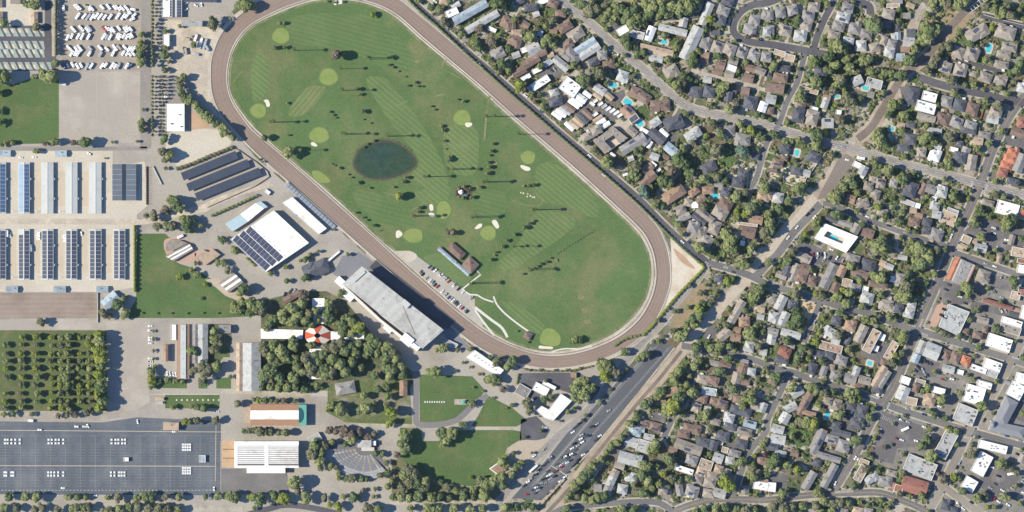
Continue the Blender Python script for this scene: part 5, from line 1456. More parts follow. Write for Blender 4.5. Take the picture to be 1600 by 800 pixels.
mb.prism(loc([(536, 443), (595, 498), (648, 540), (645, 543), (592, 501), (533, 446)], *c), 0, 9.5)
mb.obj('rear_gallery', M_trim, o)
for x, y, w, d, h in ((546, 462, 11, 9, 5.0), (606, 514, 10, 5, 4.0), (533, 441, 12, 8, 6.0), (650, 541, 9, 6, 10)):
    unit(o, x, y, c, w, d, h, 0, 42, 'entrance_block', M_whiteroof)
OCC[415:548, 530:720] = 1
poly_building('concession_stand', 'white-roofed stand by the lower end of the grandstand', 'building', [(693, 534), (701, 531), (716, 538), (712, 543), (700, 541)], 3.6, ROOFM['l'], M_wallw)
o, ro, c = poly_building('racing_office', 'white hall beside the lower turn of the track', 'hall', [(742, 547), (787, 578), (779, 587), (768, 582), (728, 558)], 5.4, M_whiteroof, M_wallw)
for k in range(7):
    unit(ro, 742 + k * 5.4, 556 + k * 3.6, c, 1.4, 1.4, 0.7, 5.4)

# hall with brown sides and a teal end
o = thing('exhibition_hall', 'brown-sided hall with a white roof strip and teal end wall', 'hall', P(430, 648))
W, D = 75 * S, 33 * S
mb = MB()
mb.box(-W / 2, -D / 2, 0, W / 2, D / 2, 7)
mb.obj('wall', M_wallw, o)
mb = MB()
mb.box(-W / 2 - 0.2, -D / 2 - 0.3, 7, W / 2, -D * 0.2, 7.3)
mb.box(-W / 2 - 0.2, D * 0.22, 7, W / 2, D / 2 + 0.3, 7.3)
mb.obj('roof', mat('brown_roof', (186, 138, 102), 0.06, 0.2, 1.0, streak=(90, 0.4, 0.05)), o)
mb = MB()
mb.box(-W / 2 - 0.2, -D * 0.2, 7, W / 2, D * 0.22, 8.0)
ms = mb.obj('roof_monitor', M_whiteroof, o)
mb = MB()
mb.prism([(W / 2, -D / 2), (W / 2 + 8.4, -D / 2 + 0.2), (W / 2 + 8.4, D / 2 - 0.2), (W / 2, D / 2)], 0, 7.6)
mb.obj('porch', mat('teal_roof', (110, 178, 160), 0.08, 0.2, 1.0), o)
mb = MB()
mb.prism([(W / 2 + 0.01, -D * 0.36)] + [(W / 2 + 5.2 * math.cos(a), D * 0.36 * math.sin(a)) for a in [(-0.4 + 0.1 * k) * math.pi for k in range(9)]] + [(W / 2 + 0.01, D * 0.36)], 7.6, 8.2)
mb.obj('arched_panel', mat('deep_teal', (44, 96, 104), 0.08), o)
for k in range(8):
    unit(o, 398 + k * 8, 664.3, (430, 648), 4.6, 1.6, 0.8, 6.4, 0, 'awning', M_trim)
mb = MB()
mb.box(-W / 2 - 7, -D / 2 + 2, 0, -W / 2 - 0.3, D / 2 - 3, 4)
mb.obj('lobby', ROOFM['t'], o)
OCC[628:668, 385:482] = 1

# ribbed white hall
o = thing('exhibition_hall', 'white hall with ribbed roof bays beside the tan entrance', 'hall', P(417.5, 709.5))
W, D = 100 * S, 41 * S
mb = MB()
mb.box(-W / 2, -D / 2, 0, W / 2, D / 2, 8.4)
mb.obj('wall', M_wallw, o)
M_roof_gap = mat('roof_gap', (120, 118, 116), 0.05)  # grey of the deck that shows between the white ribs
mb = MB()
mb.box(-W / 2, -D / 2, 8.4, W / 2, D / 2, 8.6)
mb.obj('roof_deck', M_roof_gap, o)
for side, x0, x1 in ((0, -W / 2 + 3.5, -2.2), (1, 2.2, W / 2 - 0.3)):
    for k in range(10):
        y = D / 2 - 5.8 - k * 2.05
        mb = MB()
        mb.add([(x0, y, 8.65), (x1, y, 8.65), (x1, y + 1.35, 9.4), (x0, y + 1.35, 9.4), (x0, y + 1.35, 8.65), (x1, y + 1.35, 8.65)], [(0, 1, 2, 3), (3, 2, 5, 4), (0, 3, 4), (1, 5, 2)])
        mb.obj('roof_rib', M_whiteroof, o)
for bx in ((-W / 2 - 0.1, D / 2 - 4.2, W / 2 + 0.1, D / 2 + 0.1), (-W / 2 - 0.1, -D / 2 - 0.1, W / 2 + 0.1, -D / 2 + 2.4), (-2.1, -D / 2 + 2.4, 2.1, D / 2 - 4.2), (-W / 2 - 0.1, -D / 2 + 2.4, -W / 2 + 3.4, D / 2 - 4.2)):
    mb = MB()
    mb.box(bx[0], bx[1], 8.55, bx[2], bx[3], 9.2)
    mb.obj('roof_edge', M_whiteroof, o)
mb = MB()
mb.box(-31 * S, -D / 2 - 8.5 * S, 0, 29 * S, -D / 2 - 0.2, 7.6)
mb.obj('annex', M_whiteroof, o)
for x in (352, 360):
    for y in (702, 716):
        unit(o, x, y, (417.5, 709.5), 5, 0.9, 2.6, 0, 0, 'gate_screen', ROOFM['k'])
OCC[685:742, 345:484] = 1

# rust roof hall with grey ridge strip
o = thing('exhibition_hall', 'rust-brown hall with a grey ridge strip in the fenced yard', 'hall', P(286.5, 549))
W, D = 19 * S, 84 * S
mb = MB()
mb.box(-W / 2, -D / 2, 0, W / 2, D / 2, 4)
mb.obj('wall', M_wallw, o)
mb = MB()
mb.pitched(0, 0, W, D, 4, 0.18, 'g', 0.3)
r2 = mb.obj('roof', mat('rust_roof', (176, 140, 116), 0.06, 0.2, 1.0), o)
mb = MB()
mb.box(-2.6, -D / 2, 4.6, 3.4, D / 2, 5.75)
mb.obj('ridge_monitor', M_steel, r2)
for k in range(4):
    unit(r2, 286.5, 514 + k * 23, (286.5, 549), 1.2, 0.8, 0.6, 5.7, 0, 'roof_vent', M_unit)

# food buildings with brown and white roof stripes
def striped(label, pts, z=4.2):
    cx, cy = sum(p[0] for p in pts) / 4, sum(p[1] for p in pts) / 4
    o = thing('pavilion', label, 'pavilion', P(cx, cy))
    for k in range(5):
        t0, t1 = k / 5, (k + 1) / 5
        q = []
        for t, (i, j) in ((t0, (0, 3)), (t0, (1, 2)), (t1, (1, 2)), (t1, (0, 3))):
            q.append((pts[i][0] + (pts[j][0] - pts[i][0]) * t, pts[i][1] + (pts[j][1] - pts[i][1]) * t))
        mb = MB()
        w = k in (1, 3)
        mb.prism(loc(q, cx, cy), 0 if not w else 1.0, z + (0.5 if w else 0.0))
        mb.obj('roof_strip', M_whiteroof if w else ROOFM['m'], o)
    return o


striped('brown and white striped pavilion roof beside the lawn path', [(342, 442), (366, 426), (381, 441), (358, 457)])
striped('brown and white striped pavilion at the lawn corner', [(258, 400), (296, 380), (303, 390), (272, 408)])
poly_building('pavilion', 'tan angular pavilion beside the striped pavilion', 'pavilion', [(305, 404), (318, 390), (326, 394), (333, 389), (345, 398), (322, 414), (314, 408)], 4.0, ROOFM['t'], M_wallw, False)
poly_building('pavilion', 'round-ended brown pavilion on the pink paving', 'pavilion', [(260, 380), (268, 374), (282, 375), (294, 380), (270, 392), (259, 392)], 3.8, ROOFM['m'], M_wallw, False)
o = house(494, 420, 40, 20, -25, 'h', 'd', 'fairground_building', 'building', 'building', 4.4, True)
o['label'] = 'dark grey hipped building beside the solar-roofed white hall'
o = house(456, 464, 27, 9, -30, 'g', 'b', 'fairground_building', 'building', 'building', 3.2, False)
o['label'] = 'small brown building with cars parked behind it'
o = house(518, 403, 34, 3.5, -40, 'f', 'w', 'awning', 'awning', 'awning', 3.2, False)
o['label'] = 'long thin white walkway roof beside the dark asphalt'
o = house(540, 606, 30, 18, -10, 'h', 'g', 'fairground_building', 'building', 'house', 4.0, True)
o['label'] = 'grey hipped house among the park trees'
o = house(492.5, 685, 19, 12, -32, 'f', 'l', 'fairground_building', 'building', 'building', 3.6, False)
o['label'] = 'small angled pale building beside the ribbed hall'
o = house(686, 430, 3, 3, 0, 'f', 'w', 'shed', 'shed', 'shed', 2.4, False)
o['label'] = 'tiny white box beside the infield car park'
for x, y, w, h, a, t, cc, lab in ((709, 408.5, 62, 5, 41, 'g', 'u', 'long thin blue-grey shelter of the golf clubhouse'), (735, 414, 19, 18, 41, 'h', 'b', 'square brown roof of the golf clubhouse'), (713, 392.5, 27, 13, 41, 'h', 'b', 'long brown roof of the golf clubhouse'),
                                  (824.5, 524.5, 11, 10, 25, 'h', 'b', 'small brown tee shelter beside the lower turn'), (845, 608, 24, 14, 28, 'f', 'w', 'white office roof with a blue corner'), (817, 611, 21, 17, 30, 'f', 'g', 'grey-framed flat office roof'),
                                  (858, 602, 22, 6, 26, 'f', 'w', 'narrow white roof beside the dark lot')):
    o = house(x, y, w, h, a, t, cc, 'clubhouse' if x < 830 and y < 530 else 'office', 'building', 'building', 3.4, False)
    o['label'] = lab
poly_building('office', 'white office roof with angled wing beside the car park', 'office', [(838, 641), (846, 634), (857, 640), (876, 615), (893, 626), (864, 657), (850, 652)], 4.8, M_whiteroof, M_wallw)
o = thing('picnic_canopy', 'angled white and tan canopy at the lawn corner', 'canopy', P(780, 732))
mb = MB()
mb.prism(loc([(765, 732), (776, 724), (792, 734), (776, 740)], 780, 732), 2.6, 2.9)
mb.obj('roof', ROOFM['k'], o)
mb = MB()
mb.prism(loc([(764, 732), (777, 723), (778, 724.5), (767, 732.4), (778, 740), (776, 741)], 780, 732), 2.9, 3.2)
mb.obj('edge_beam', M_trim, o)
mb = MB()
for x, y in ((768, 732), (776, 727), (788, 734), (777, 738)):
    X, Y = (x - 780) * S, (732 - y) * S
    mb.box(X - 0.15, Y - 0.15, 0, X + 0.15, Y + 0.15, 2.6)
mb.obj('post_frame', M_unit, o)

# striped tent with white arcades
o = thing('striped_tent', 'red and white striped octagonal tent with an open middle', 'tent', P(496.5, 524))
R0, R1 = 21 * S, 5 * S
mred, mwhi = mat('tent_red', (222, 92, 62), 0.06, 0.3, 1.0), mat('tent_white', (238, 230, 216), 0.05, 0.3, 1.0)
for k in range(8):
    a0, a1 = math.pi / 8 + k * math.pi / 4, math.pi / 8 + (k + 1) * math.pi / 4
    rr = R0 * (1.0 if k % 2 else 1.0)
    mb = MB()
    v = [(R1 * math.cos(a0), R1 * math.sin(a0), 8), (rr * math.cos(a0), rr * math.sin(a0), 4.2), (rr * math.cos(a1), rr * math.sin(a1), 4.2), (R1 * math.cos(a1), R1 * math.sin(a1), 8)]
    v = [(p[0], p[1] * 0.80, p[2]) for p in v]
    mb.add(v + [(p[0], p[1], p[2] - 0.15) for p in v], [(0, 1, 2, 3), (7, 6, 5, 4), (1, 5, 6, 2), (0, 4, 5, 1), (2, 6, 7, 3)])
    mb.obj('canvas_panel', mred if k % 2 else mwhi, o)
mb = MB()
for k in range(8):
    a = math.pi / 8 + k * math.pi / 4
    mb.cyl(R0 * 0.96 * math.cos(a), R0 * 0.77 * math.sin(a), 0, 4.3, 0.15, 0.12)
    mb.cyl(R1 * math.cos(a), R1 * 0.8 * math.sin(a), 0, 7.95, 0.15, 0.12)
mb.obj('pole_frame', M_unit, o)
for pts, lab in (([(408, 513.5), (474, 515.5), (473, 529.5), (408, 529)], 'long white arcade roof running from the striped tent to the grey hall'), ([(517, 517.5), (569, 522), (569, 532), (517, 531)], 'white arcade roof between tent and grandstand trees'),
                 ([(488, 466), (507.5, 466), (507, 481), (488, 481)], 'short white arcade roof at the brown building end'), ([(490, 481.2), (506, 481.2), (506, 506), (490, 506)], 'white arcade roof under the trees above the tent'),
                 ([(484, 541), (503, 541), (502, 592), (483, 592)], 'white arcade roof under the trees below the tent')):
    oo, ro, c = poly_building('arcade', lab, 'arcade', pts, 3.8, M_whiteroof, M_wallw, False)
    for k in range(4):
        t = (k + 0.5) / 4
        unit(ro, pts[0][0] + (pts[2][0] - pts[0][0]) * t, pts[0][1] + (pts[2][1] - pts[0][1]) * t, c, 1.0, 1.0, 0.5, 3.8, 0, 'roof_vent', M_unit)

# amphitheatre: fan of seating tiers round a stage
o = thing('amphitheatre', 'fan-shaped grey amphitheatre with pale radial aisles', 'amphitheatre', P(572, 700))
ms = [mat('seat_tier', (138, 138, 142), 0.07, 0.2, 1.0), mat('seat_tier_light', (172, 173, 174), 0.07, 0.2, 1.0)]
a_lo, a_hi = math.radians(-178), math.radians(-52)
for r in range(9):
    r0, r1 = (13 + r * 4.6) * S, (13 + (r + 1) * 4.6) * S * 0.995
    mb = MB()
    n = 18
    A = [a_lo + (a_hi - a_lo) * k / n for k in range(n + 1)]
    rs = [1 + 0.28 * max(0, math.cos(a + math.pi)) for a in A]
    inn = [(r0 * q * math.cos(a), r0 * math.sin(a) * 0.9) for a, q in zip(A, rs)]
    out = [(r1 * q * math.cos(a), r1 * math.sin(a) * 0.9) for a, q in zip(A, rs)]
    mb.prism(inn + out[::-1], 0, 0.3 + r * 0.32)
    mb.obj('seating_tier', ms[1] if r > 5 else ms[0], o)
for k in range(7):
    a = a_lo + (a_hi - a_lo) * (k + 0.5) / 7
    mb = MB()
    u, v = math.cos(a), math.sin(a) * 0.9
    for r in range(9):
        q = 1 + 0.28 * max(0, math.cos(a + math.pi))
        d0, d1 = (13 + r * 4.6) * S * q, (13 + (r + 1) * 4.6) * S * q
        z = 0.36 + r * 0.32
        mb.prism([(u * d0 - v * 0.8, v * d0 + u * 0.8), (u * d1 - v * 0.8, v * d1 + u * 0.8), (u * d1 + v * 0.8, v * d1 - u * 0.8), (u * d0 + v * 0.8, v * d0 - u * 0.8)], 0, z)
    mb.obj('aisle', M_walk, o)
for bx, z, m, nm in (((-9, 1, 6, 9), 7.0, M_grand, 'stage_roof'), ((-5, -3, 9, 1), 3.0, M_wallw, 'stage'), ((4, 3, 11, 8), 5.0, M_whiteroof, 'side_house')):
    mb = MB()
    mb.box(bx[0], bx[1], 0, bx[2], bx[3], z)
    mb.obj(nm, m, o)
sheet('amphitheatre_floor', [(505, 692), (560, 688), (590, 690), (602, 730), (585, 741), (550, 741), (520, 722)], 0.10, mat('amphi_floor', (120, 120, 122), 0.07, 0.1, 0.6))
OCC[685:745, 500:605] = 1

# motel ring with a pool, and some large downtown roofs
RO = [(1287.5, 348.8), (1340, 370), (1321, 395), (1272.5, 372.5)]
RI = [(1292, 361), (1321, 373.5), (1315, 381), (1286, 369)]
o = thing('motel', 'white ring-shaped motel roof around a courtyard pool', 'motel', P(1305, 372))
for i in range(4):
    j = (i + 1) % 4
    mb = MB()
    mb.prism(loc([RO[i], RO[j], RI[j], RI[i]], 1305, 372), 0, 6.0 + i * 0.02)
    mb.obj('wing', M_whiteroof, o)
mb = MB()
mb.prism(loc(RI, 1305, 372), 0.02, 0.1)
mb.obj('courtyard', M_cope, o)
def ring_block(label, RO, RI, z, m, floor_m):
    cx, cy = sum(p[0] for p in RO) / 4, sum(p[1] for p in RO) / 4
    o = thing('motel', label, 'motel', P(cx, cy))
    for i in range(4):
        j = (i + 1) % 4
        mb = MB()
        mb.prism(loc([RO[i], RO[j], RI[j], RI[i]], cx, cy), 0, z + i * 0.02)
        mb.obj('wing', m, o)
    mb = MB()
    mb.prism(loc(RI, cx, cy), 0.02, 0.1)
    mb.obj('courtyard', floor_m, o)
    for k in range(7):
        a, b = RO[k % 4], RI[(k + 1) % 4 if k > 3 else k % 4]
        unit(o, (a[0] + b[0]) / 2, (a[1] + b[1]) / 2, (cx, cy), 1.6, 1.3, 0.8, z + 0.1, 40)
    return o


ring_block('grey courtyard apartment block beside the back-straight street', [(926.5, 220.6), (957.8, 197.6), (980.8, 216), (944.8, 241.2)], [(944, 220.6), (958.6, 211.4), (967.8, 224.4), (955.5, 232.8)], 6.2, ROOFM['m'], M_cope)
OCC[197:242, 926:981] = 1
pl = thing('swimming_pool', 'turquoise pool inside the white ring-shaped motel', 'pool', P(1303, 371.5), -math.radians(23))
mb = MB()
mb.box(-5, -2, 0.1, 5, 2, 0.2)
mb.obj('water', M_pool, pl)
OCC[345:398, 1270:1342] = 1
o, ro, c = poly_building('shop_building', 'large flat grey roof with a pale terrace strip downtown', 'building', [(1481, 475), (1513.5, 487.5), (1496, 524), (1466, 510)], 6.4, ROOFM['l'], M_wallw)
for k in range(16):
    unit(ro, 1476 + rnd.random() * 26, 488 + rnd.random() * 22, c, 1 + rnd.random() * 2, 1 + rnd.random(), 0.9, 6.4, 20)
for x, y in ((1474, 483), (1470, 492), (1475, 495)):
    unit(ro, x, y, c, 5, 3, 0.5, 6.4, 20, 'skylight', M_glass)
sheet('terrace_paving', [(1466, 472), (1480, 474), (1462, 512), (1450, 508)], 0.11, MATS['pink_concrete'])
o = thing('shop_building', 'flat grey roof between two orange tiled strips downtown', 'building', P(1503, 426), -math.radians(24))
mb = MB()
mb.box(-9, -13, 0, 9, 13, 6)
mb.obj('wall', M_wallw, o)
mb = MB()
mb.box(-6.5, -13, 6, 6.5, 13, 6.3)
rr = mb.obj('roof', ROOFM['g'], o)
for s in (-1, 1):
    mb = MB()
    w = 3.6 if s < 0 else 1.6
    mb.pitched(s * (6.6 + w), 0, 2 * w, 26, 5.2, 0.4, 'g', 0.2)
    mb.obj('tiled_roof', ROOFM['o'], o)
for k in range(6):
    mb = MB()
    a, b = rnd.uniform(-5, 4), rnd.uniform(-11, 10)
    mb.box(a, b, 6.3, a + 1.6, b + 1.2, 7.2)
    mb.obj('rooftop_unit', M_unit, rr)
o = thing('arcade_building', 'long angled grey pitched roof with a round corner turret', 'building', P(1570, 650))
M_slate = mat('slate_roof', (146, 148, 152), 0.06, 0.2, 1.0, streak=(60, 0.3, 0.04))
for x, y, L_, W_, a, z in ((1570, 643, 44, 21, -62, 6.0), (1572, 670, 54, 16, 12, 6.1)):
    mb = MB()
    mb.box(-L_ * S / 2, -W_ * S / 2, 0, L_ * S / 2, W_ * S / 2, z)
    w = mb.obj('wall', M_wallw, o)
    mb = MB()
    mb.pitched(0, 0, L_ * S, W_ * S, z, 0.35, 'h', 0.3)
    r = mb.obj('roof', M_slate, o)
    for q in (w, r):
        q.location = ((x - 1570) * S, (650 - y) * S, 0)
        q.rotation_euler = (0, 0, -math.radians(a))
mb = MB()
mb.cyl((1549.5 - 1570) * S, (650 - 663) * S, 0, 9, 3.2, 3.2, 12)
mb.cyl((1549.5 - 1570) * S, (650 - 663) * S, 9, 12, 3.5, 0.1, 12)
mb.obj('turret', M_slate, o)
OCC[620:690, 1540:1600] = 1
# railway footbridge over the creek
o = thing('truss_bridge', 'rusty white truss bridge over the creek at the railway strip', 'bridge', P(1528, 6), math.radians(38))
mb = MB()
mb.box(-13, -2.4, 0.3, 13, 2.4, 0.8)
mb.obj('deck', M_rail_bed, o)
for s in (-1, 1):
    mb = MB()
    mb.box(-13, s * 2.6 - 0.25, 0.4, 13, s * 2.6 + 0.25, 1.0)
    mb.box(-10, s * 2.6 - 0.25, 4.4, 10, s * 2.6 + 0.25, 4.9)
    mb.obj('chord', M_trim, o)
for k in range(6):
    mb = MB()
    x = -10 + k * 4
    mb.box(x - 0.25, -2.6, 4.45, x + 0.25, 2.6, 4.85)
    mb.obj('cross_beam', M_trim, o)
    for s in (-1, 1):
        mb = MB()
        mb.box(x - 0.2, s * 2.6 - 0.2, 0.8, x + 0.2, s * 2.6 + 0.2, 4.4)
        mb.obj('strut', M_trim, o)

# rock fountain with white dome in the infield
o = thing('rock_fountain', 'dark rock fountain with a white dome on the golf course', 'fountain', P(722, 300))
mb = MB()
for k in range(9):
    a = k * 0.7
    mb.cyl(7.5 * math.cos(a) * 0.9, 6 * math.sin(a), 0, 1.2 + (k % 3) * 1.1, 2.1, 1.1, 7)
mb.obj('rock_ring', mat('dark_rock', (116, 98, 82), 0.2, 0.3, 1.0), o)
mb = MB()
for i, (r, z) in enumerate(((3.1, 2.5), (2.9, 4.2), (2.2, 5.6), (1.0, 6.4))):
    mb.cyl(-1.2, 0.2, 0 if i == 0 else z - 1.6, z, r, r * 0.86, 14)
mb.obj('dome', M_whiteroof, o)
mb = MB()
mb.prism([(0, -4.5), (5, -5), (7, -2), (4, 1), (1, -1)], 0.3, 0.42)
mb.obj('water', mat('fountain_water', (96, 150, 130), 0.1, 0.3, 1.0, rough=0.15), o)
for k, (x, y) in enumerate(((4, 3), (6, 1.5), (3, 5.5))):
    mb = MB()
    mb.box(x - 1.8, y - 0.5, 0, x + 1.8, y + 0.5, 7.0 - k)
    mb.obj('tall_slab', MATS['dark_rock'], o)
# rock garden
o = thing('rock_garden', 'pale scattered boulders in an oval on the golf course', 'boulders', P(826, 304))
for k, (x, y) in enumerate(((814, 301), (818, 302), (825, 303), (829, 306), (832, 308), (835, 308), (824, 307))):
    mb = MB()
    X, Y = (x - 826) * S, (304 - y) * S
    mb.cyl(X, Y, 0, 0.8, 1.1 + 0.3 * (k % 2), 0.5, 6)
    mb.obj('boulder', M_bunker, o)

# ------------------------------------------------------------------ trees
LEAF = {
    'm': leaf_mat('leaf_mid', (146, 156, 100), (168, 174, 118)), 'd': leaf_mat('leaf_dark', (116, 134, 88), (140, 153, 106)), 'o': leaf_mat('leaf_olive', (134, 136, 102), (150, 148, 116)),
    'y': leaf_mat('leaf_yellow', (150, 162, 74), (164, 170, 86)), 'b': leaf_mat('leaf_brown', (142, 126, 104), (154, 138, 112)), 'p': leaf_mat('leaf_purple', (104, 78, 78), (120, 92, 86)),
    'c': leaf_mat('leaf_bluegreen', (120, 146, 124), (134, 156, 132))}
TONE = {'m': 'green', 'd': 'dark green', 'o': 'grey-green', 'y': 'yellow-green', 'b': 'brownish', 'p': 'purple-leaved', 'c': 'blue-green'}
M_bark = mat('bark', (104, 88, 72), 0.15, 0.5, 2.0)


def quads_at(rng, pts, nrm, size):
    n = len(pts)
    nrm = nrm + rng.normal(0, 0.3, (n, 3))
    nrm /= np.linalg.norm(nrm, axis=1)[:, None]
    t = np.cross(nrm, rng.normal(0, 1, (n, 3)))
    t /= np.linalg.norm(t, axis=1)[:, None]
    b = np.cross(nrm, t)
    s = (size * rng.uniform(0.65, 1.35, n))[:, None]
    k = rng.uniform(0.6, 1.0, n)[:, None]
    v = np.stack([pts - t * s - b * s * k, pts + t * s * 0.8 - b * s * k, pts + t * s + b * s * k, pts - t * s * 0.7 + b * s * k], 1).reshape(-1, 3)
    return v, np.arange(n * 4).reshape(-1, 4)


def crown_arrays(seed, n=640, flat=0.82, size=0.12, lobes=13, column=False):
    """leaf faces spread over the lobes of an uneven crown of unit radius, centred on the origin"""
    rng = np.random.default_rng(seed)
    P_, N_ = [], []
    cs, rs = [], []
    for k in range(lobes):
        d = rng.normal(0, 1, 3)
        d /= np.linalg.norm(d)
        rr = rng.uniform(0.35, 0.72) if k else 0.0
        c = d * rr
        c[2] = c[2] * (2.2 if column else flat) * 0.9
        cs.append(c)
        rs.append(rng.uniform(0.26, 0.46) if k else 0.64)
    wts = np.array(rs) ** 2
    wts /= wts.sum()
    idx = rng.choice(lobes, n, p=wts)
    for i in idx:
        d = rng.normal(0, 1, 3)
        d /= np.linalg.norm(d)
        if d[2] < -0.35:
            d[2] *= -1
        P_.append(cs[i] + d * rs[i] * rng.uniform(0.8, 1.05))
        N_.append(d)
    pts, nr = np.array(P_), np.array(N_)
    if column:
        pts[:, 2] *= 1.3
    return quads_at(rng, pts, nr, size)


CROWNS, TRUNKS = {}, {}
CROWN_RAW = [crown_arrays(100 + k, n=(520, 640, 820)[k % 3], size=(0.14, 0.12, 0.10)[k % 3], lobes=6 + (k * 5) % 13, flat=0.66 + 0.07 * (k % 4)) for k in range(10)]
for k in range(3):
    CROWN_RAW.append(crown_arrays(300 + k, n=420, lobes=10, column=True, size=0.15))


def crown_mesh(var, tone):
    if (var, tone) not in CROWNS:
        v, q = CROWN_RAW[var]
        CROWNS[(var, tone)] = raw_mesh('crown', v, q, [LEAF[tone]])
    return CROWNS[(var, tone)]


def trunk_mesh():
    if 't' not in TRUNKS:
        mb = MB()
        mb.cyl(0, 0, 0, 0.8, 0.075, 0.055, 6)
        for k in range(4):
            a = k * 1.6 + 0.3
            x, y = 0.36 * math.cos(a), 0.36 * math.sin(a)
            mb.add([(0.04, 0.04, 0.62), (-0.04, 0.0, 0.62), (0.0, -0.04, 0.7), (x, y, 1.15)], [(0, 1, 3), (1, 2, 3), (2, 0, 3)])
        TRUNKS['t'] = mb.data('trunk', [M_bark])
    return TRUNKS['t']


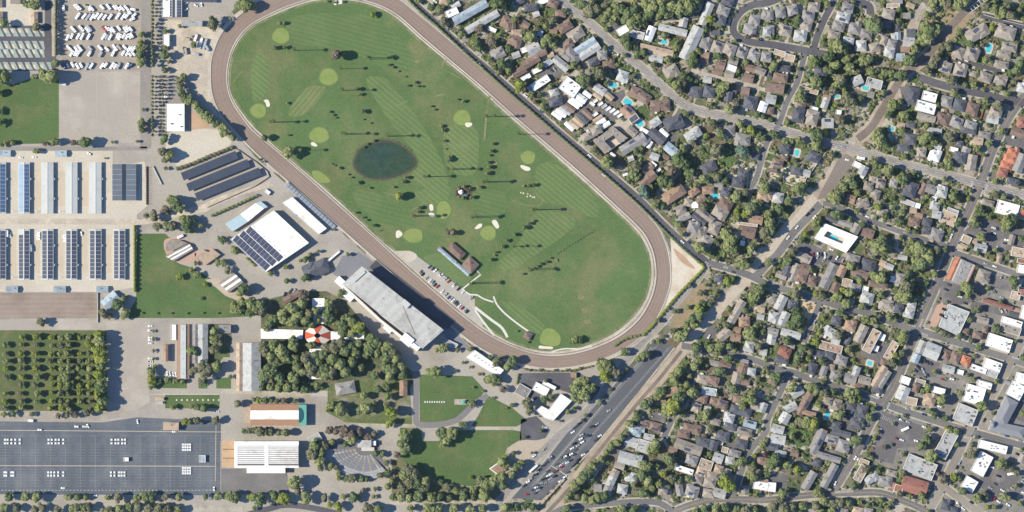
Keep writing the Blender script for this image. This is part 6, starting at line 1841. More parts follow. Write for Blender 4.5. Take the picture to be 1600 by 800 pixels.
TREES = {
    (0, 0): [(40, 150, 30), (225, 40, 30), (170, 30, 22), (235, 170, 25), (35, 480, 45), (0, 510, 30), (285, 475, 42), (335, 482, 48), (355, 400, 25), (210, 480, 15), (-8, 580, 25), (-8, 690, 22), (0, 770, 24)],
    (200, 0): [(90, 220, 22), (85, 270, 22), (90, 310, 28), (80, 350, 28), (85, 385, 26), (235, 200, 18), (230, 350, 30), (230, 440, 22), (260, 385, 15, 'o'), (415, 280, 22), (325, 165, 15), (535, 155, 38), (695, 35, 32), (735, 35, 38), (780, 40, 26),
               (320, 500, 20), (345, 480, 25), (330, 540, 25), (340, 580, 25), (355, 620, 25), (390, 630, 28), (430, 660, 28), (455, 690, 28), (490, 720, 30), (520, 750, 30), (560, 775, 25), (640, 115, 12), (100, 685, 12), (90, 770, 28), (230, 300, 16)],
    (200, 200): [(90, 15, 22), (230, 75, 25), (225, 150, 30), (258, 170, 30), (240, 200, 25), (600, 20, 35), (650, 55, 25), (60, 85, 12), (235, 505, 25, 'b'), (270, 440, 25), (300, 475, 34), (325, 500, 30), (165, 545, 30, 'o'), (120, 550, 20, 'o'), (350, 570, 30), (380, 592, 34),
                 (370, 625, 30), (412, 580, 25), (402, 642, 20), (280, 620, 30, 'o'), (240, 610, 25), (180, 615, 25, 'o'), (460, 612, 20), (590, 700, 22), (670, 762, 25), (570, 690, 15), (240, 250, 14), (250, 520, 18)],
    (0, 200): [(40, 95, 20), (15, 100, 18), (340, 85, 25), (465, 95, 20, 'b'), (535, 95, 34, 'd'), (235, 145, 20), (705, 88, 12), (285, 100, 16, 'b'), (85, 92, 18), (660, 190, 8)],
    (0, 400): [(265, 415, 25, 'o'), (745, 300, 32), (772, 272, 25), (655, 360, 25, 'o'), (785, 365, 25), (690, 375, 20), (625, 490, 32, 'y'), (630, 540, 36, 'm'), (620, 590, 36, 'y'), (628, 640, 34), (635, 690, 34, 'm'), (628, 740, 36, 'y'), (640, 785, 34)],
    (0, 600): [(640, 20, 34), (620, 60, 36, 'y'), (645, 100, 36), (632, 140, 34, 'y'), (60, 705, 28), (170, 705, 28), (235, 700, 32), (430, 705, 25), (490, 705, 25, 'd'), (540, 705, 22), (680, 705, 22), (740, 705, 25), (30, 770, 30), (110, 775, 25, 'o'), (225, 780, 25, 'o'),
               (270, 770, 25, 'o'), (370, 785, 30, 'o'), (480, 770, 30), (530, 775, 25), (562, 770, 25, 'o'), (690, 785, 30, 'o'), (750, 780, 30), (650, 792, 25), (370, 195, 20, 'b'), (430, 190, 22, 'o'), (480, 190, 20, 'b'), (550, 180, 25, 'o'), (30, 185, 20), (90, 185, 20), (205, 185, 15), (5, 790, 25)],
    (200, 600): [(285, 145, 20), (395, 140, 15), (440, 145, 22), (480, 150, 25), (360, 235, 22), (385, 232, 20), (440, 225, 25), (550, 225, 25, 'o'), (690, 120, 25, 'o'), (785, 95, 15), (725, 292, 18), (760, 292, 20), (790, 292, 20), (60, 705, 28), (110, 705, 28), (150, 705, 25),
                 (240, 705, 25), (322, 705, 25), (490, 705, 20), (570, 695, 25), (630, 697, 25), (680, 700, 30), (785, 700, 30), (10, 770, 25), (70, 775, 30, 'o'), (130, 775, 28), (200, 775, 30, 'o'), (260, 780, 30, 'o'), (320, 785, 25), (150, 5, 22), (790, 770, 16)],
    (400, 600): [(40, 20, 22), (90, 20, 25), (140, 20, 25), (200, 20, 30), (245, 15, 28), (300, 30, 25), (335, 40, 20), (385, 15, 22), (20, 100, 20), (60, 100, 20), (95, 105, 15), (130, 105, 15), (175, 105, 18), (250, 105, 18), (20, 295, 25), (60, 300, 22), (100, 300, 22),
                 (150, 300, 22), (190, 300, 28), (370, 395, 30), (360, 440, 34), (412, 430, 34), (430, 380, 30), (400, 480, 30), (405, 522, 30), (480, 360, 30), (470, 512, 28, 'm'), (502, 520, 25, 'o'), (520, 560, 25), (602, 590, 32, 'o'), (568, 592, 25), (660, 592, 30), (692, 590, 25),
                 (780, 570, 30), (750, 430, 30, 'd'), (560, 372, 25), (602, 352, 28), (460, 290, 25, 'b'), (500, 295, 25, 'b'), (550, 300, 30, 'b'), (600, 312, 30, 'b'), (650, 300, 25, 'b'), (740, 310, 22, 'o'), (480, 130, 28), (530, 155, 34), (445, 155, 15, 'y'), (690, 150, 34), (650, 160, 25),
                 (735, 120, 20), (670, 70, 25), (770, 30, 25, 'd'), (235, 612, 40), (262, 655, 26), (30, 720, 40), (120, 700, 30), (165, 715, 30), (200, 705, 28), (320, 710, 34), (430, 705, 25, 'o'), (550, 705, 18), (610, 710, 28), (640, 705, 22), (735, 705, 15), (460, 755, 20, 'y'), (520, 765, 25, 'y'),
                 (700, 770, 34), (760, 780, 34), (670, 660, 15), (745, 655, 15), (455, 120, 14), (520, 590, 16), (790, 440, 24), (700, 330, 22, 'b'), (380, 350, 20), (0, 280, 16)],
    (400, 400): [(190, 70, 15), (90, 110, 18), (195, 155, 20), (320, 130, 25), (300, 140, 20), (310, 20, 20), (20, 310, 34), (42, 342, 34), (90, 420, 30), (120, 390, 30), (165, 362, 34), (240, 330, 38), (262, 372, 38), (300, 250, 28, 'b'), (290, 300, 34), (340, 360, 34), (312, 402, 34),
                 (230, 412, 34), (180, 402, 30), (352, 422, 25), (455, 290, 28), (460, 330, 34), (452, 382, 34), (492, 352, 25), (492, 412, 25), (545, 420, 34), (572, 390, 30), (602, 422, 34), (640, 442, 34), (542, 472, 28), (602, 482, 30), (662, 472, 25), (535, 230, 22),
                 (60, 582, 34, 'o'), (112, 562, 34), (160, 592, 38), (232, 562, 34), (242, 532, 30), (100, 632, 34), (190, 642, 34), (252, 642, 25), (312, 642, 34), (332, 682, 30), (262, 692, 30), (292, 722, 30), (100, 722, 44), (60, 752, 38), (152, 762, 38), (232, 762, 34),
                 (420, 612, 34), (442, 572, 30), (492, 562, 34), (542, 542, 34), (562, 592, 38), (602, 562, 34), (622, 602, 34), (480, 642, 44), (532, 672, 44), (442, 702, 34), (482, 722, 34), (562, 722, 38), (432, 742, 30), (602, 662, 38), (642, 552, 30), (682, 612, 25),
                 (725, 522, 30, 'd'), (762, 542, 34), (722, 582, 34), (762, 602, 34), (742, 742, 25), (662, 692, 25), (70, 450, 22), (380, 345, 30), (425, 350, 24), (345, 560, 28), (375, 615, 30), (400, 655, 30), (350, 720, 30), (400, 735, 26), (395, 400, 20), (700, 560, 26), (520, 250, 14), (790, 560, 22)],
    (200, 400): [(325, 130, 22, 'y'), (400, 85, 18), (435, 120, 22), (485, 180, 14, 'y'), (455, 265, 12), (600, 40, 22), (625, 85, 22), (425, 45, 15), (565, 45, 20), (730, 205, 34), (700, 230, 25), (665, 310, 30), (690, 340, 30), (660, 345, 25), (720, 290, 25), (775, 300, 34), (760, 350, 30),
                 (5, 357, 8), (85, 357, 8), (180, 357, 8), (270, 357, 8), (370, 357, 8), (465, 357, 8), (560, 357, 8), (545, 470, 30), (550, 522, 30), (540, 582, 30), (395, 590, 25), (428, 595, 25), (420, 712, 30, 'o'), (470, 692, 34, 'o'), (512, 702, 34, 'o'), (560, 692, 34, 'm'), (480, 732, 34, 'o'), (200, 785, 18), (245, 775, 18),
                 (295, 780, 18), (345, 780, 18), (150, 722, 25), (155, 772, 25, 'y'), (160, 470, 10), (160, 522, 12), (160, 592, 12), (160, 642, 12), (640, 755, 15), (460, 785, 20), (740, 190, 15), (175, 690, 14)],
    (600, 400): [(20, 560, 34), (60, 602, 34), (20, 642, 38), (80, 642, 38), (60, 702, 38), (112, 692, 34), (40, 742, 34), (122, 742, 30), (320, 715, 34), (290, 722, 25), (375, 577, 25), (330, 587, 15, 'y'), (460, 587, 15), (540, 582, 18), (495, 665, 12), (540, 695, 10), (595, 735, 12), (445, 717, 10),
                 (700, 657, 25), (665, 627, 15), (770, 692, 25), (680, 762, 30), (710, 772, 25), (640, 772, 20), (730, 640, 18), (10, 700, 30), (0, 600, 30)],
    (600, 600): [(50, 165, 36, 'y'), (35, 240, 25, 'y'), (30, 75, 25), (130, 322, 34), (120, 362, 34), (135, 397, 34), (545, 120, 22), (490, 250, 25), (370, 300, 34), (420, 297, 38), (402, 332, 30), (370, 377, 25), (740, 482, 30), (760, 452, 20), (540, 580, 12, 'y'), (150, 530, 34, 'o'),
                 (190, 562, 38, 'o'), (130, 572, 34), (160, 622, 34, 'o'), (212, 622, 34), (262, 602, 34), (120, 642, 30), (250, 652, 30, 'o'), (360, 612, 20), (400, 642, 25), (455, 662, 25), (502, 672, 25), (560, 662, 25), (602, 602, 28, 'o'), (640, 622, 34), (680, 602, 34), (720, 582, 34),
                 (630, 692, 34), (740, 625, 30), (60, 702, 25), (112, 705, 28), (160, 712, 30), (222, 702, 30), (300, 705, 30), (350, 702, 28), (412, 712, 25), (502, 702, 28), (560, 702, 25), (30, 550, 30, 'd'), (25, 637, 25), (170, 777, 25), (280, 772, 30), (350, 772, 30), (442, 777, 30), (540, 777, 30), (620, 772, 28),
                 (760, 767, 30), (790, 772, 25), (20, 490, 25), (680, 87, 10), (740, 30, 25, 'b'), (690, 2, 15), (20, 20, 26), (80, 440, 24, 'b'), (560, 20, 9), (620, 45, 9), (50, 600, 22), (770, 500, 24), (765, 150, 9), (15, 130, 20)],
    (800, 400): [(395, 525, 25), (370, 532, 18), (425, 522, 20, 'd'), (10, 652, 30, 'd'), (700, 602, 25), (580, 672, 34), (602, 702, 34), (640, 722, 30), (580, 742, 38), (550, 692, 30), (622, 662, 25), (410, 787, 30), (452, 782, 30), (340, 712, 10), (545, 657, 15, 'o'), (715, 712, 15), (680, 747, 12), (790, 642, 20),
                 (110, 715, 10), (180, 712, 9), (270, 712, 9), (430, 700, 10), (30, 470, 8), (100, 540, 8), (210, 780, 14)],
    (800, 600): [(100, 122, 34), (110, 162, 25), (200, 92, 25), (240, 82, 20), (400, 32, 38), (450, 52, 42), (420, 72, 38), (490, 32, 34), (180, 292, 15), (125, 427, 12, 'o'), (440, 227, 12), (550, 117, 15), (570, 72, 10), (610, 32, 12), (460, 197, 14), (350, 172, 18), (390, 152, 15),
                 (30, 512, 30), (60, 492, 25), (0, 562, 30), (740, 242, 28), (780, 202, 25), (680, 332, 28), (650, 362, 25), (620, 387, 25), (590, 422, 22), (720, 312, 20), (560, 467, 25), (530, 482, 20), (500, 512, 28), (470, 542, 28), (450, 572, 30), (420, 602, 30), (390, 632, 30), (370, 682, 25),
                 (350, 712, 25), (410, 702, 25), (450, 712, 25), (500, 722, 28), (530, 702, 28), (570, 702, 28), (700, 547, 15), (760, 627, 20), (780, 592, 12), (340, 777, 30), (690, 777, 25), (760, 782, 25), (30, 767, 22), (80, 767, 22), (130, 767, 25), (710, 562, 15), (500, 590, 20), (720, 245, 18), (300, 230, 10), (80, 330, 12), (10, 430, 16), (170, 200, 8), (0, 130, 14), (770, 175, 16)],
    (1000, 600): [(30, 130, 34), (60, 110, 28), (100, 75, 25), (140, 40, 28), (200, 130, 44), (240, 90, 38), (180, 160, 38), (260, 40, 25), (290, 10, 25), (330, 50, 34), (265, 185, 22), (410, 185, 32), (380, 202, 25), (440, 282, 25), (90, 382, 34), (60, 412, 25), (100, 412, 25), (185, 472, 38), (160, 452, 25),
                  (30, 512, 34), (10, 562, 30), (50, 602, 30), (100, 512, 20), (150, 562, 25), (120, 622, 25), (200, 592, 30), (240, 602, 25), (70, 652, 20), (20, 682, 28), (300, 592, 25), (540, 612, 44), (570, 642, 30), (520, 582, 28), (630, 482, 28), (605, 492, 20), (690, 87, 30), (650, 92, 25),
                  (700, 112, 20), (640, 132, 25), (755, 237, 15), (770, 372, 22), (715, 447, 18), (705, 522, 25), (700, 572, 30), (740, 582, 20), (780, 437, 20, 'p'), (480, 67, 15), (590, 22, 25), (700, 62, 25), (400, 322, 18), (430, 437, 15), (680, 692, 15), (720, 692, 20), (400, 777, 28), (470, 782, 30), (530, 772, 30),
                  (600, 777, 25), (650, 787, 30), (720, 787, 25), (340, 792, 20), (790, 347, 20), (750, 282, 12), (205, 350, 14), (160, 230, 14), (230, 230, 12), (540, 270, 10), (180, 640, 18), (790, 560, 20), (60, 290, 12), (470, 160, 12)],
    (1200, 600): [(150, 20, 30), (300, 42, 30), (260, 17, 30), (350, 52, 30), (400, 47, 25), (500, 47, 30), (550, 47, 30), (520, 102, 28), (560, 92, 25), (465, 142, 18), (315, 122, 25), (440, 192, 34), (400, 217, 22), (70, 172, 18), (230, 242, 38), (280, 242, 38), (200, 232, 30), (160, 262, 25), (150, 322, 22), (120, 362, 15),
                  (240, 412, 18), (540, 347, 30), (480, 432, 12), (460, 492, 12), (660, 342, 14), (640, 377, 10), (615, 442, 18), (645, 457, 15), (685, 302, 14), (595, 257, 15), (630, 202, 25), (655, 152, 20), (40, 472, 34), (20, 502, 30), (120, 502, 30), (180, 527, 30), (530, 632, 22), (560, 622, 15), (610, 532, 25),
                  (90, 682, 30), (60, 722, 25), (300, 682, 25), (330, 692, 22), (420, 547, 10), (320, 652, 15), (500, 242, 10), (30, 762, 30, 'o'), (90, 772, 30, 'o'), (150, 762, 25), (210, 762, 25), (300, 762, 28, 'o'), (350, 732, 28), (400, 742, 28), (450, 737, 28, 'o'), (500, 742, 25), (400, 782, 25), (570, 737, 15), (625, 752, 15),
                  (700, 722, 15), (330, 782, 20), (60, 100, 10), (335, 140, 14), (780, 250, 12), (770, 380, 10), (715, 390, 16, 'b'), (180, 420, 12), (690, 540, 14), (480, 200, 14), (745, 770, 16), (780, 730, 12)],
    (1400, 600): [(280, 100, 32), (395, 60, 20), (530, 130, 34), (205, 167, 20), (235, 192, 25), (300, 217, 22), (50, 197, 12), (165, 42, 18), (195, 27, 25), (330, 287, 20), (370, 292, 22), (185, 342, 30), (150, 382, 30), (210, 442, 34), (250, 467, 20), (380, 377, 20), (470, 377, 15), (460, 437, 30, 'o'), (495, 332, 12),
                  (605, 182, 15), (650, 492, 34), (720, 532, 18), (745, 552, 20), (745, 632, 18), (670, 697, 30), (545, 687, 22), (505, 712, 30), (560, 712, 20), (410, 667, 28), (360, 582, 25), (395, 592, 20), (290, 587, 30, 'b'), (570, 767, 18), (610, 767, 18), (30, 557, 22), (160, 692, 25), (85, 702, 18), (20, 682, 20), (40, 442, 15),
                  (10, 492, 10), (785, 182, 20), (780, 412, 15), (770, 742, 18), (120, 152, 12), (155, 157, 10), (580, 47, 15), (640, 87, 10), (200, 795, 15), (260, 560, 16, 'b'), (430, 440, 16), (310, 270, 14), (210, 285, 18), (690, 520, 16)],
    (1400, 400): [(55, 190, 46), (60, 240, 38), (30, 242, 34), (150, 52, 48), (190, 32, 38), (120, 72, 30), (70, 112, 25), (100, 272, 25), (180, 172, 20), (240, 112, 25), (40, 502, 34), (30, 542, 25), (35, 602, 22), (10, 642, 20), (440, 202, 36), (420, 192, 25), (390, 232, 20), (445, 257, 18), (420, 172, 20), (730, 167, 38),
                  (500, 332, 25), (480, 342, 20), (250, 462, 20), (290, 477, 20), (320, 492, 15), (460, 397, 18), (620, 452, 25), (650, 462, 18), (520, 562, 22), (400, 592, 20), (390, 502, 22), (465, 527, 20), (235, 722, 18), (470, 772, 18), (570, 202, 15), (505, 72, 15), (600, 27, 15), (750, 532, 15), (65, 407, 20), (135, 342, 10), (625, 782, 18),
                  (790, 632, 20), (700, 12, 15), (5, 102, 10), (500, 580, 14), (20, 660, 18), (110, 30, 26)],
    (1200, 400): [(115, 35, 28), (75, 25, 18), (165, 235, 34), (190, 247, 25), (130, 232, 20), (200, 182, 15), (265, 87, 22), (40, 92, 15), (330, 247, 25), (300, 237, 22), (430, 252, 30), (400, 267, 20), (470, 217, 25), (500, 232, 28), (510, 62, 28), (550, 67, 22), (415, 152, 15), (490, 297, 28), (580, 312, 25), (570, 152, 22),
                  (700, 142, 38), (660, 127, 30), (730, 132, 25), (740, 107, 20), (690, 272, 15), (660, 302, 12), (700, 237, 20), (440, 347, 25), (480, 387, 15), (180, 392, 34, 'd'), (150, 432, 30, 'd'), (170, 352, 25, 'd'), (175, 425, 28, 'd'), (115, 532, 28), (320, 477, 20), (440, 492, 28), (300, 532, 22), (210, 572, 25), (260, 602, 25), (245, 642, 20),
                  (180, 642, 30), (330, 657, 25), (220, 707, 22), (500, 582, 25), (530, 652, 15), (610, 402, 25), (650, 402, 25), (690, 397, 15), (760, 382, 25), (790, 402, 20), (700, 372, 12), (670, 362, 15), (35, 752, 30), (770, 662, 30), (790, 622, 20), (450, 722, 18), (340, 777, 20), (440, 782, 20), (490, 692, 10), (620, 717, 15),
                  (100, 342, 12), (785, 32, 15), (0, 42, 25), (5, 222, 12), (380, 347, 15), (345, 390, 14, 'y'), (20, 350, 12), (60, 560, 16), (250, 30, 14), (640, 110, 18)],
    (1000, 400): [(540, 152, 25), (575, 142, 18), (440, 162, 15), (375, 227, 22), (310, 182, 15), (450, 267, 25), (490, 242, 15), (390, 292, 25), (360, 332, 28), (370, 362, 30), (330, 392, 28), (340, 432, 28), (290, 432, 22), (300, 322, 15), (250, 492, 36), (210, 472, 25), (280, 482, 25), (230, 512, 25), (640, 42, 34), (600, 57, 22),
                  (690, 27, 20), (740, 222, 34), (710, 252, 28), (700, 282, 25), (760, 192, 20), (780, 172, 15), (785, 242, 15), (550, 332, 22), (520, 392, 20), (540, 432, 25), (565, 357, 15), (650, 342, 18), (690, 482, 34), (660, 492, 25), (720, 442, 22), (750, 432, 15), (350, 582, 30), (440, 572, 28), (490, 562, 30), (480, 602, 20),
                  (555, 562, 28), (550, 642, 30), (360, 652, 22), (340, 692, 28), (210, 762, 34), (240, 722, 34), (270, 702, 25), (310, 747, 20), (490, 717, 28), (740, 562, 28), (785, 652, 15), (740, 772, 18), (640, 752, 18), (115, 532, 18), (85, 532, 15), (40, 612, 28), (15, 622, 25), (70, 602, 15), (150, 502, 12), (115, 402, 18), (215, 347, 18),
                  (410, 560, 22), (590, 590, 20), (760, 480, 20), (500, 110, 12), (410, 180, 12), (430, 300, 18), (180, 330, 10), (790, 700, 18)],
    (1200, 200): [(30, 40, 25), (105, 82, 22), (150, 82, 20), (190, 82, 25), (300, 112, 28), (330, 112, 22), (310, 42, 34), (400, 172, 20), (40, 152, 15), (180, 377, 34), (210, 367, 28), (120, 462, 28), (60, 502, 28), (10, 592, 34), (20, 632, 30), (690, 82, 38), (670, 52, 30), (690, 22, 25), (660, 212, 25), (700, 237, 20),
                  (740, 267, 34), (770, 282, 25), (500, 322, 28), (470, 362, 30), (530, 352, 28), (420, 432, 34), (450, 452, 25), (560, 402, 18), (555, 462, 12), (430, 542, 34), (360, 522, 22), (510, 577, 20), (555, 522, 20), (590, 602, 22), (290, 592, 28), (310, 572, 22), (230, 662, 18, 'y'), (205, 702, 20), (150, 772, 30), (300, 722, 12),
                  (690, 732, 44), (650, 722, 25), (730, 752, 34), (680, 492, 22, 'y'), (730, 552, 20), (780, 502, 15), (770, 442, 18), (600, 332, 12), (660, 562, 12), (740, 157, 12), (175, 237, 15), (215, 237, 12), (0, 545, 26), (350, 30, 24), (260, 20, 22), (720, 690, 24)],
    (1400, 200): [(190, 55, 38), (160, 72, 28), (225, 82, 25), (35, 17, 22), (275, 97, 15), (330, 57, 30, 'o'), (390, 62, 12, 'p'), (100, 162, 20), (50, 182, 22), (325, 217, 28), (500, 132, 25), (570, 97, 25), (650, 22, 25), (550, 172, 12), (100, 282, 18), (40, 312, 34), (300, 322, 20), (190, 427, 15), (285, 457, 20), (240, 342, 15),
                  (350, 432, 28), (460, 392, 15), (450, 442, 15, 'y'), (620, 342, 20), (620, 412, 22), (670, 432, 22), (520, 512, 25), (480, 572, 28), (500, 602, 25), (690, 592, 38), (720, 582, 34), (670, 622, 25), (530, 682, 28), (780, 692, 22), (790, 502, 12), (520, 437, 12), (380, 602, 22), (395, 572, 15), (300, 602, 15), (340, 642, 15),
                  (130, 752, 42), (180, 772, 34), (90, 712, 25), (60, 767, 25), (20, 592, 20), (70, 642, 18), (110, 647, 15), (130, 657, 12, 'y'), (30, 682, 15), (45, 522, 15), (620, 762, 18), (580, 782, 15), (420, 762, 12), (410, 242, 12), (340, 335, 14), (380, 445, 22), (250, 770, 26), (300, 760, 22)],
    (1000, 200): [(270, 120, 22), (130, 140, 18), (230, 202, 34, 'd'), (260, 217, 30, 'd'), (290, 232, 28, 'd'), (300, 282, 28, 'd'), (465, 142, 38), (430, 132, 25), (500, 152, 25), (410, 47, 18, 'y'), (500, 42, 28), (690, 17, 28, 'y'), (770, 62, 20), (640, 152, 36, 'c'), (200, 272, 36, 'b'), (150, 332, 38), (180, 342, 34), (400, 322, 34), (350, 352, 20),
                  (440, 302, 25), (480, 312, 30), (520, 332, 25), (20, 402, 34, 'c'), (85, 487, 25), (140, 492, 18), (430, 452, 20), (400, 492, 25, 'o'), (600, 432, 30), (660, 407, 25), (700, 492, 34), (740, 482, 25), (680, 522, 28), (650, 542, 25), (600, 522, 20, 'y'), (590, 567, 25), (230, 602, 25), (260, 662, 18), (370, 752, 34), (540, 662, 30),
                  (570, 702, 34), (550, 742, 30), (590, 762, 30), (720, 702, 15), (690, 752, 34), (770, 652, 30), (780, 372, 30), (200, 522, 12), (475, 707, 15), (380, 130, 24, 'd'), (330, 90, 20), (240, 170, 24), (420, 780, 24), (60, 370, 20), (560, 440, 18), (730, 40, 22), (260, 120, 16)],
    (1400, 0): [(220, 20, 30), (230, 62, 20), (320, 32, 30), (380, 42, 34), (420, 22, 30), (190, 92, 20), (170, 172, 34), (200, 202, 34), (180, 232, 34), (230, 192, 30), (130, 262, 25), (110, 312, 28), (85, 382, 34), (385, 202, 22), (310, 292, 28), (280, 302, 28), (250, 362, 28), (220, 402, 30), (190, 432, 28), (20, 472, 28), (20, 62, 20), (15, 132, 20),
                (460, 272, 20), (600, 172, 25), (550, 127, 12), (560, 372, 25), (755, 267, 15), (340, 507, 34), (430, 532, 22), (480, 537, 22), (510, 472, 18), (540, 562, 15), (550, 627, 20), (630, 657, 30), (690, 592, 22), (650, 552, 18), (730, 512, 18), (750, 442, 30), (770, 402, 28), (710, 462, 18), (620, 462, 15), (610, 62, 30), (660, 82, 30), (700, 97, 28, 'o'),
                (560, 42, 28), (690, 32, 25, 'o'), (600, 22, 20), (770, 62, 20, 'o'), (790, 117, 15), (360, 582, 25), (460, 442, 12), (190, 782, 20), (150, 782, 15), (20, 642, 25), (40, 722, 28), (740, 342, 12), (110, 345, 22), (585, 385, 16), (740, 110, 22), (640, 110, 18), (280, 20, 26), (140, 215, 26), (160, 280, 22)],
    (1200, 0): [(240, 5, 15), (370, 25, 20), (180, 132, 20), (190, 102, 12), (335, 257, 20), (430, 292, 40), (470, 302, 34), (395, 280, 26), (380, 362, 34), (640, 162, 42), (670, 142, 34), (660, 192, 25), (590, 377, 30), (630, 377, 28), (270, 397, 34), (420, 412, 34), (380, 442, 28), (480, 382, 28), (500, 422, 30), (550, 452, 20), (290, 512, 34), (450, 502, 34, 'o'),
                (430, 532, 30), (400, 562, 30, 'o'), (490, 622, 34), (525, 640, 28), (200, 602, 28), (30, 422, 28), (190, 432, 15), (420, 662, 15, 'y'), (440, 752, 30, 'b'), (530, 742, 15), (680, 442, 25), (640, 452, 28), (720, 452, 25), (760, 462, 25), (720, 582, 18), (600, 342, 15), (780, 662, 30), (740, 722, 25), (120, 762, 18), (10, 752, 15), (530, 15, 15), (580, 47, 12),
                (110, 132, 12), (20, 312, 10), (700, 342, 12), (255, 470, 20, 'c'), (310, 375, 26), (700, 480, 20), (470, 560, 22), (340, 500, 22), (575, 620, 22), (770, 495, 18), (550, 385, 18), (690, 600, 16), (480, 590, 24), (400, 380, 24), (350, 545, 20), (760, 700, 22)],
    (1000, 0): [(30, 30, 34), (80, 52, 38), (130, 22, 34), (140, 72, 38), (200, 42, 38), (250, 62, 38), (300, 32, 38), (310, 72, 34), (60, 92, 34), (20, 112, 30), (180, 92, 30), (240, 92, 25), (350, 17, 30), (20, 152, 20), (435, 127, 28, 'y'), (410, 182, 22), (390, 222, 15), (150, 222, 25), (120, 207, 15), (225, 292, 25), (240, 262, 15), (175, 372, 25), (220, 352, 18),
                (20, 332, 28), (85, 407, 20), (180, 157, 12), (320, 392, 30), (330, 352, 25), (360, 322, 20), (270, 472, 25), (250, 522, 30), (220, 532, 34), (240, 562, 28), (520, 542, 30), (490, 562, 25), (500, 592, 25), (410, 537, 15), (600, 642, 20), (550, 692, 30), (440, 652, 15), (280, 712, 18), (340, 762, 15), (450, 772, 30), (620, 772, 25), (730, 722, 22), (490, 352, 18),
                (520, 457, 12), (640, 472, 12), (660, 387, 18), (485, 12, 12), (620, 202, 12), (700, 72, 15), (700, 222, 14, 'p'), (660, 232, 12), (740, 247, 12), (590, 537, 15), (110, 100, 26), (170, 40, 30), (270, 20, 30), (50, 60, 30), (300, 500, 22), (180, 510, 22), (770, 730, 18), (740, 395, 14), (780, 400, 14), (580, 375, 12), (430, 185, 16), (480, 620, 20), (340, 415, 20), (800, 150, 14)],
    (800, 0): [(430, 30, 34), (480, 62, 34), (460, 92, 25), (530, 62, 34), (600, 92, 34), (640, 82, 34), (680, 62, 38), (720, 92, 38), (760, 72, 34), (780, 112, 34), (580, 122, 28), (740, 142, 34), (700, 242, 28), (720, 282, 30), (760, 302, 25), (790, 332, 20), (590, 182, 15), (650, 232, 12), (120, 232, 34), (150, 177, 20), (210, 167, 25), (260, 127, 28), (220, 252, 38), (255, 280, 30),
               (300, 227, 18, 'y'), (45, 545, 38, 'y'), (175, 412, 22), (380, 412, 25), (550, 462, 38), (440, 502, 34), (480, 500, 26, 'b'), (580, 302, 18), (600, 372, 15), (745, 482, 18), (120, 597, 18), (190, 667, 25), (140, 637, 15), (240, 542, 22), (45, 137, 18, 'p'), (20, 122, 22), (65, 77, 12, 'o'), (210, 42, 12), (350, 82, 10), (5, 312, 15), (650, 682, 8), (570, 45, 30), (620, 130, 26), (660, 110, 28), (700, 130, 28),
               (200, 290, 24), (90, 245, 22), (420, 420, 18), (520, 440, 22), (510, 490, 22), (780, 360, 16), (700, 345, 14), (640, 40, 26), (500, 20, 26), (560, 100, 24), (790, 150, 22)],
    (600, 0): [(215, 10, 18), (290, 42, 20), (350, 57, 25), (375, 127, 25), (480, 217, 22), (580, 272, 30), (590, 302, 25), (590, 182, 25, 'b'), (670, 262, 28, 'b'), (720, 222, 18), (680, 152, 15), (735, 397, 28), (720, 452, 25, 'o'), (660, 372, 20), (775, 312, 22), (780, 442, 25), (700, 22, 42, 'd'), (740, 40, 30), (470, 97, 12), (555, 258, 20), (370, 155, 20, 'o'), (695, 425, 18), (790, 235, 14)],
}
# golf-course trees and shrubs: x, y, r in tile units
GOLF = {
    (400, 0): [(120, 300, 16), (180, 297, 14), (150, 148, 14), (175, 145, 12), (505, 348, 38, 'b'), (540, 335, 20), (730, 95, 18, 'y'), (632, 560, 16), (650, 590, 12), (665, 697, 16, 'b'), (460, 700, 10), (480, 718, 9), (495, 735, 8), (195, 645, 9), (670, 748, 6), (715, 770, 7), (490, 15, 9), (450, 10, 8), (545, 12, 9)],
    (600, 0): [(20, 362, 9), (45, 355, 10), (35, 405, 9), (55, 420, 9), (90, 445, 6), (135, 480, 6), (195, 515, 10), (150, 535, 9), (215, 540, 9), (240, 540, 6), (295, 665, 9), (312, 685, 9), (460, 622, 8), (496, 632, 12), (358, 790, 11)],
    (600, 200): [(368, 15, 12), (378, 80, 9), (388, 132, 5), (405, 200, 16, 'o'), (408, 185, 12), (676, 100, 13), (668, 145, 13), (658, 170, 9), (652, 215, 13), (654, 245, 14), (642, 285, 15), (135, 310, 16, 'o'), (118, 335, 13), (95, 425, 28, 'y'), (60, 370, 9), (220, 500, 14), (216, 525, 12), (400, 650, 18, 'b'), (432, 655, 22, 'b'), (468, 385, 13), (500, 368, 13),
                 (536, 378, 13), (545, 432, 15), (500, 442, 12), (596, 370, 12), (740, 742, 12), (768, 705, 12), (700, 778, 9), (690, 795, 8), (125, 115, 4), (145, 125, 4), (165, 140, 4)],
    (400, 200): [(55, 60, 25), (205, 158, 36), (475, 225, 6), (490, 235, 6), (520, 250, 10), (575, 290, 7), (598, 310, 7), (640, 340, 12), (625, 530, 10), (668, 560, 9), (690, 575, 9), (735, 608, 12), (775, 640, 5), (710, 375, 9), (675, 122, 8), (700, 100, 8), (738, 80, 10), (20, 195, 9), (45, 210, 9), (480, 635, 10), (340, 790, 16), (390, 772, 14), (575, 790, 15), (205, 45, 8)],
    (800, 200): [(75, 362, 13), (105, 358, 13), (138, 358, 12), (75, 622, 16), (108, 597, 13), (132, 580, 9), (15, 665, 13), (55, 740, 9), (80, 735, 9)],
    (800, 400): [(70, 112, 9), (98, 88, 10), (135, 77, 9), (158, 67, 9), (180, 50, 10), (213, 36, 11), (240, 12, 8)],
    (600, 400): [(665, 25, 13)],
}
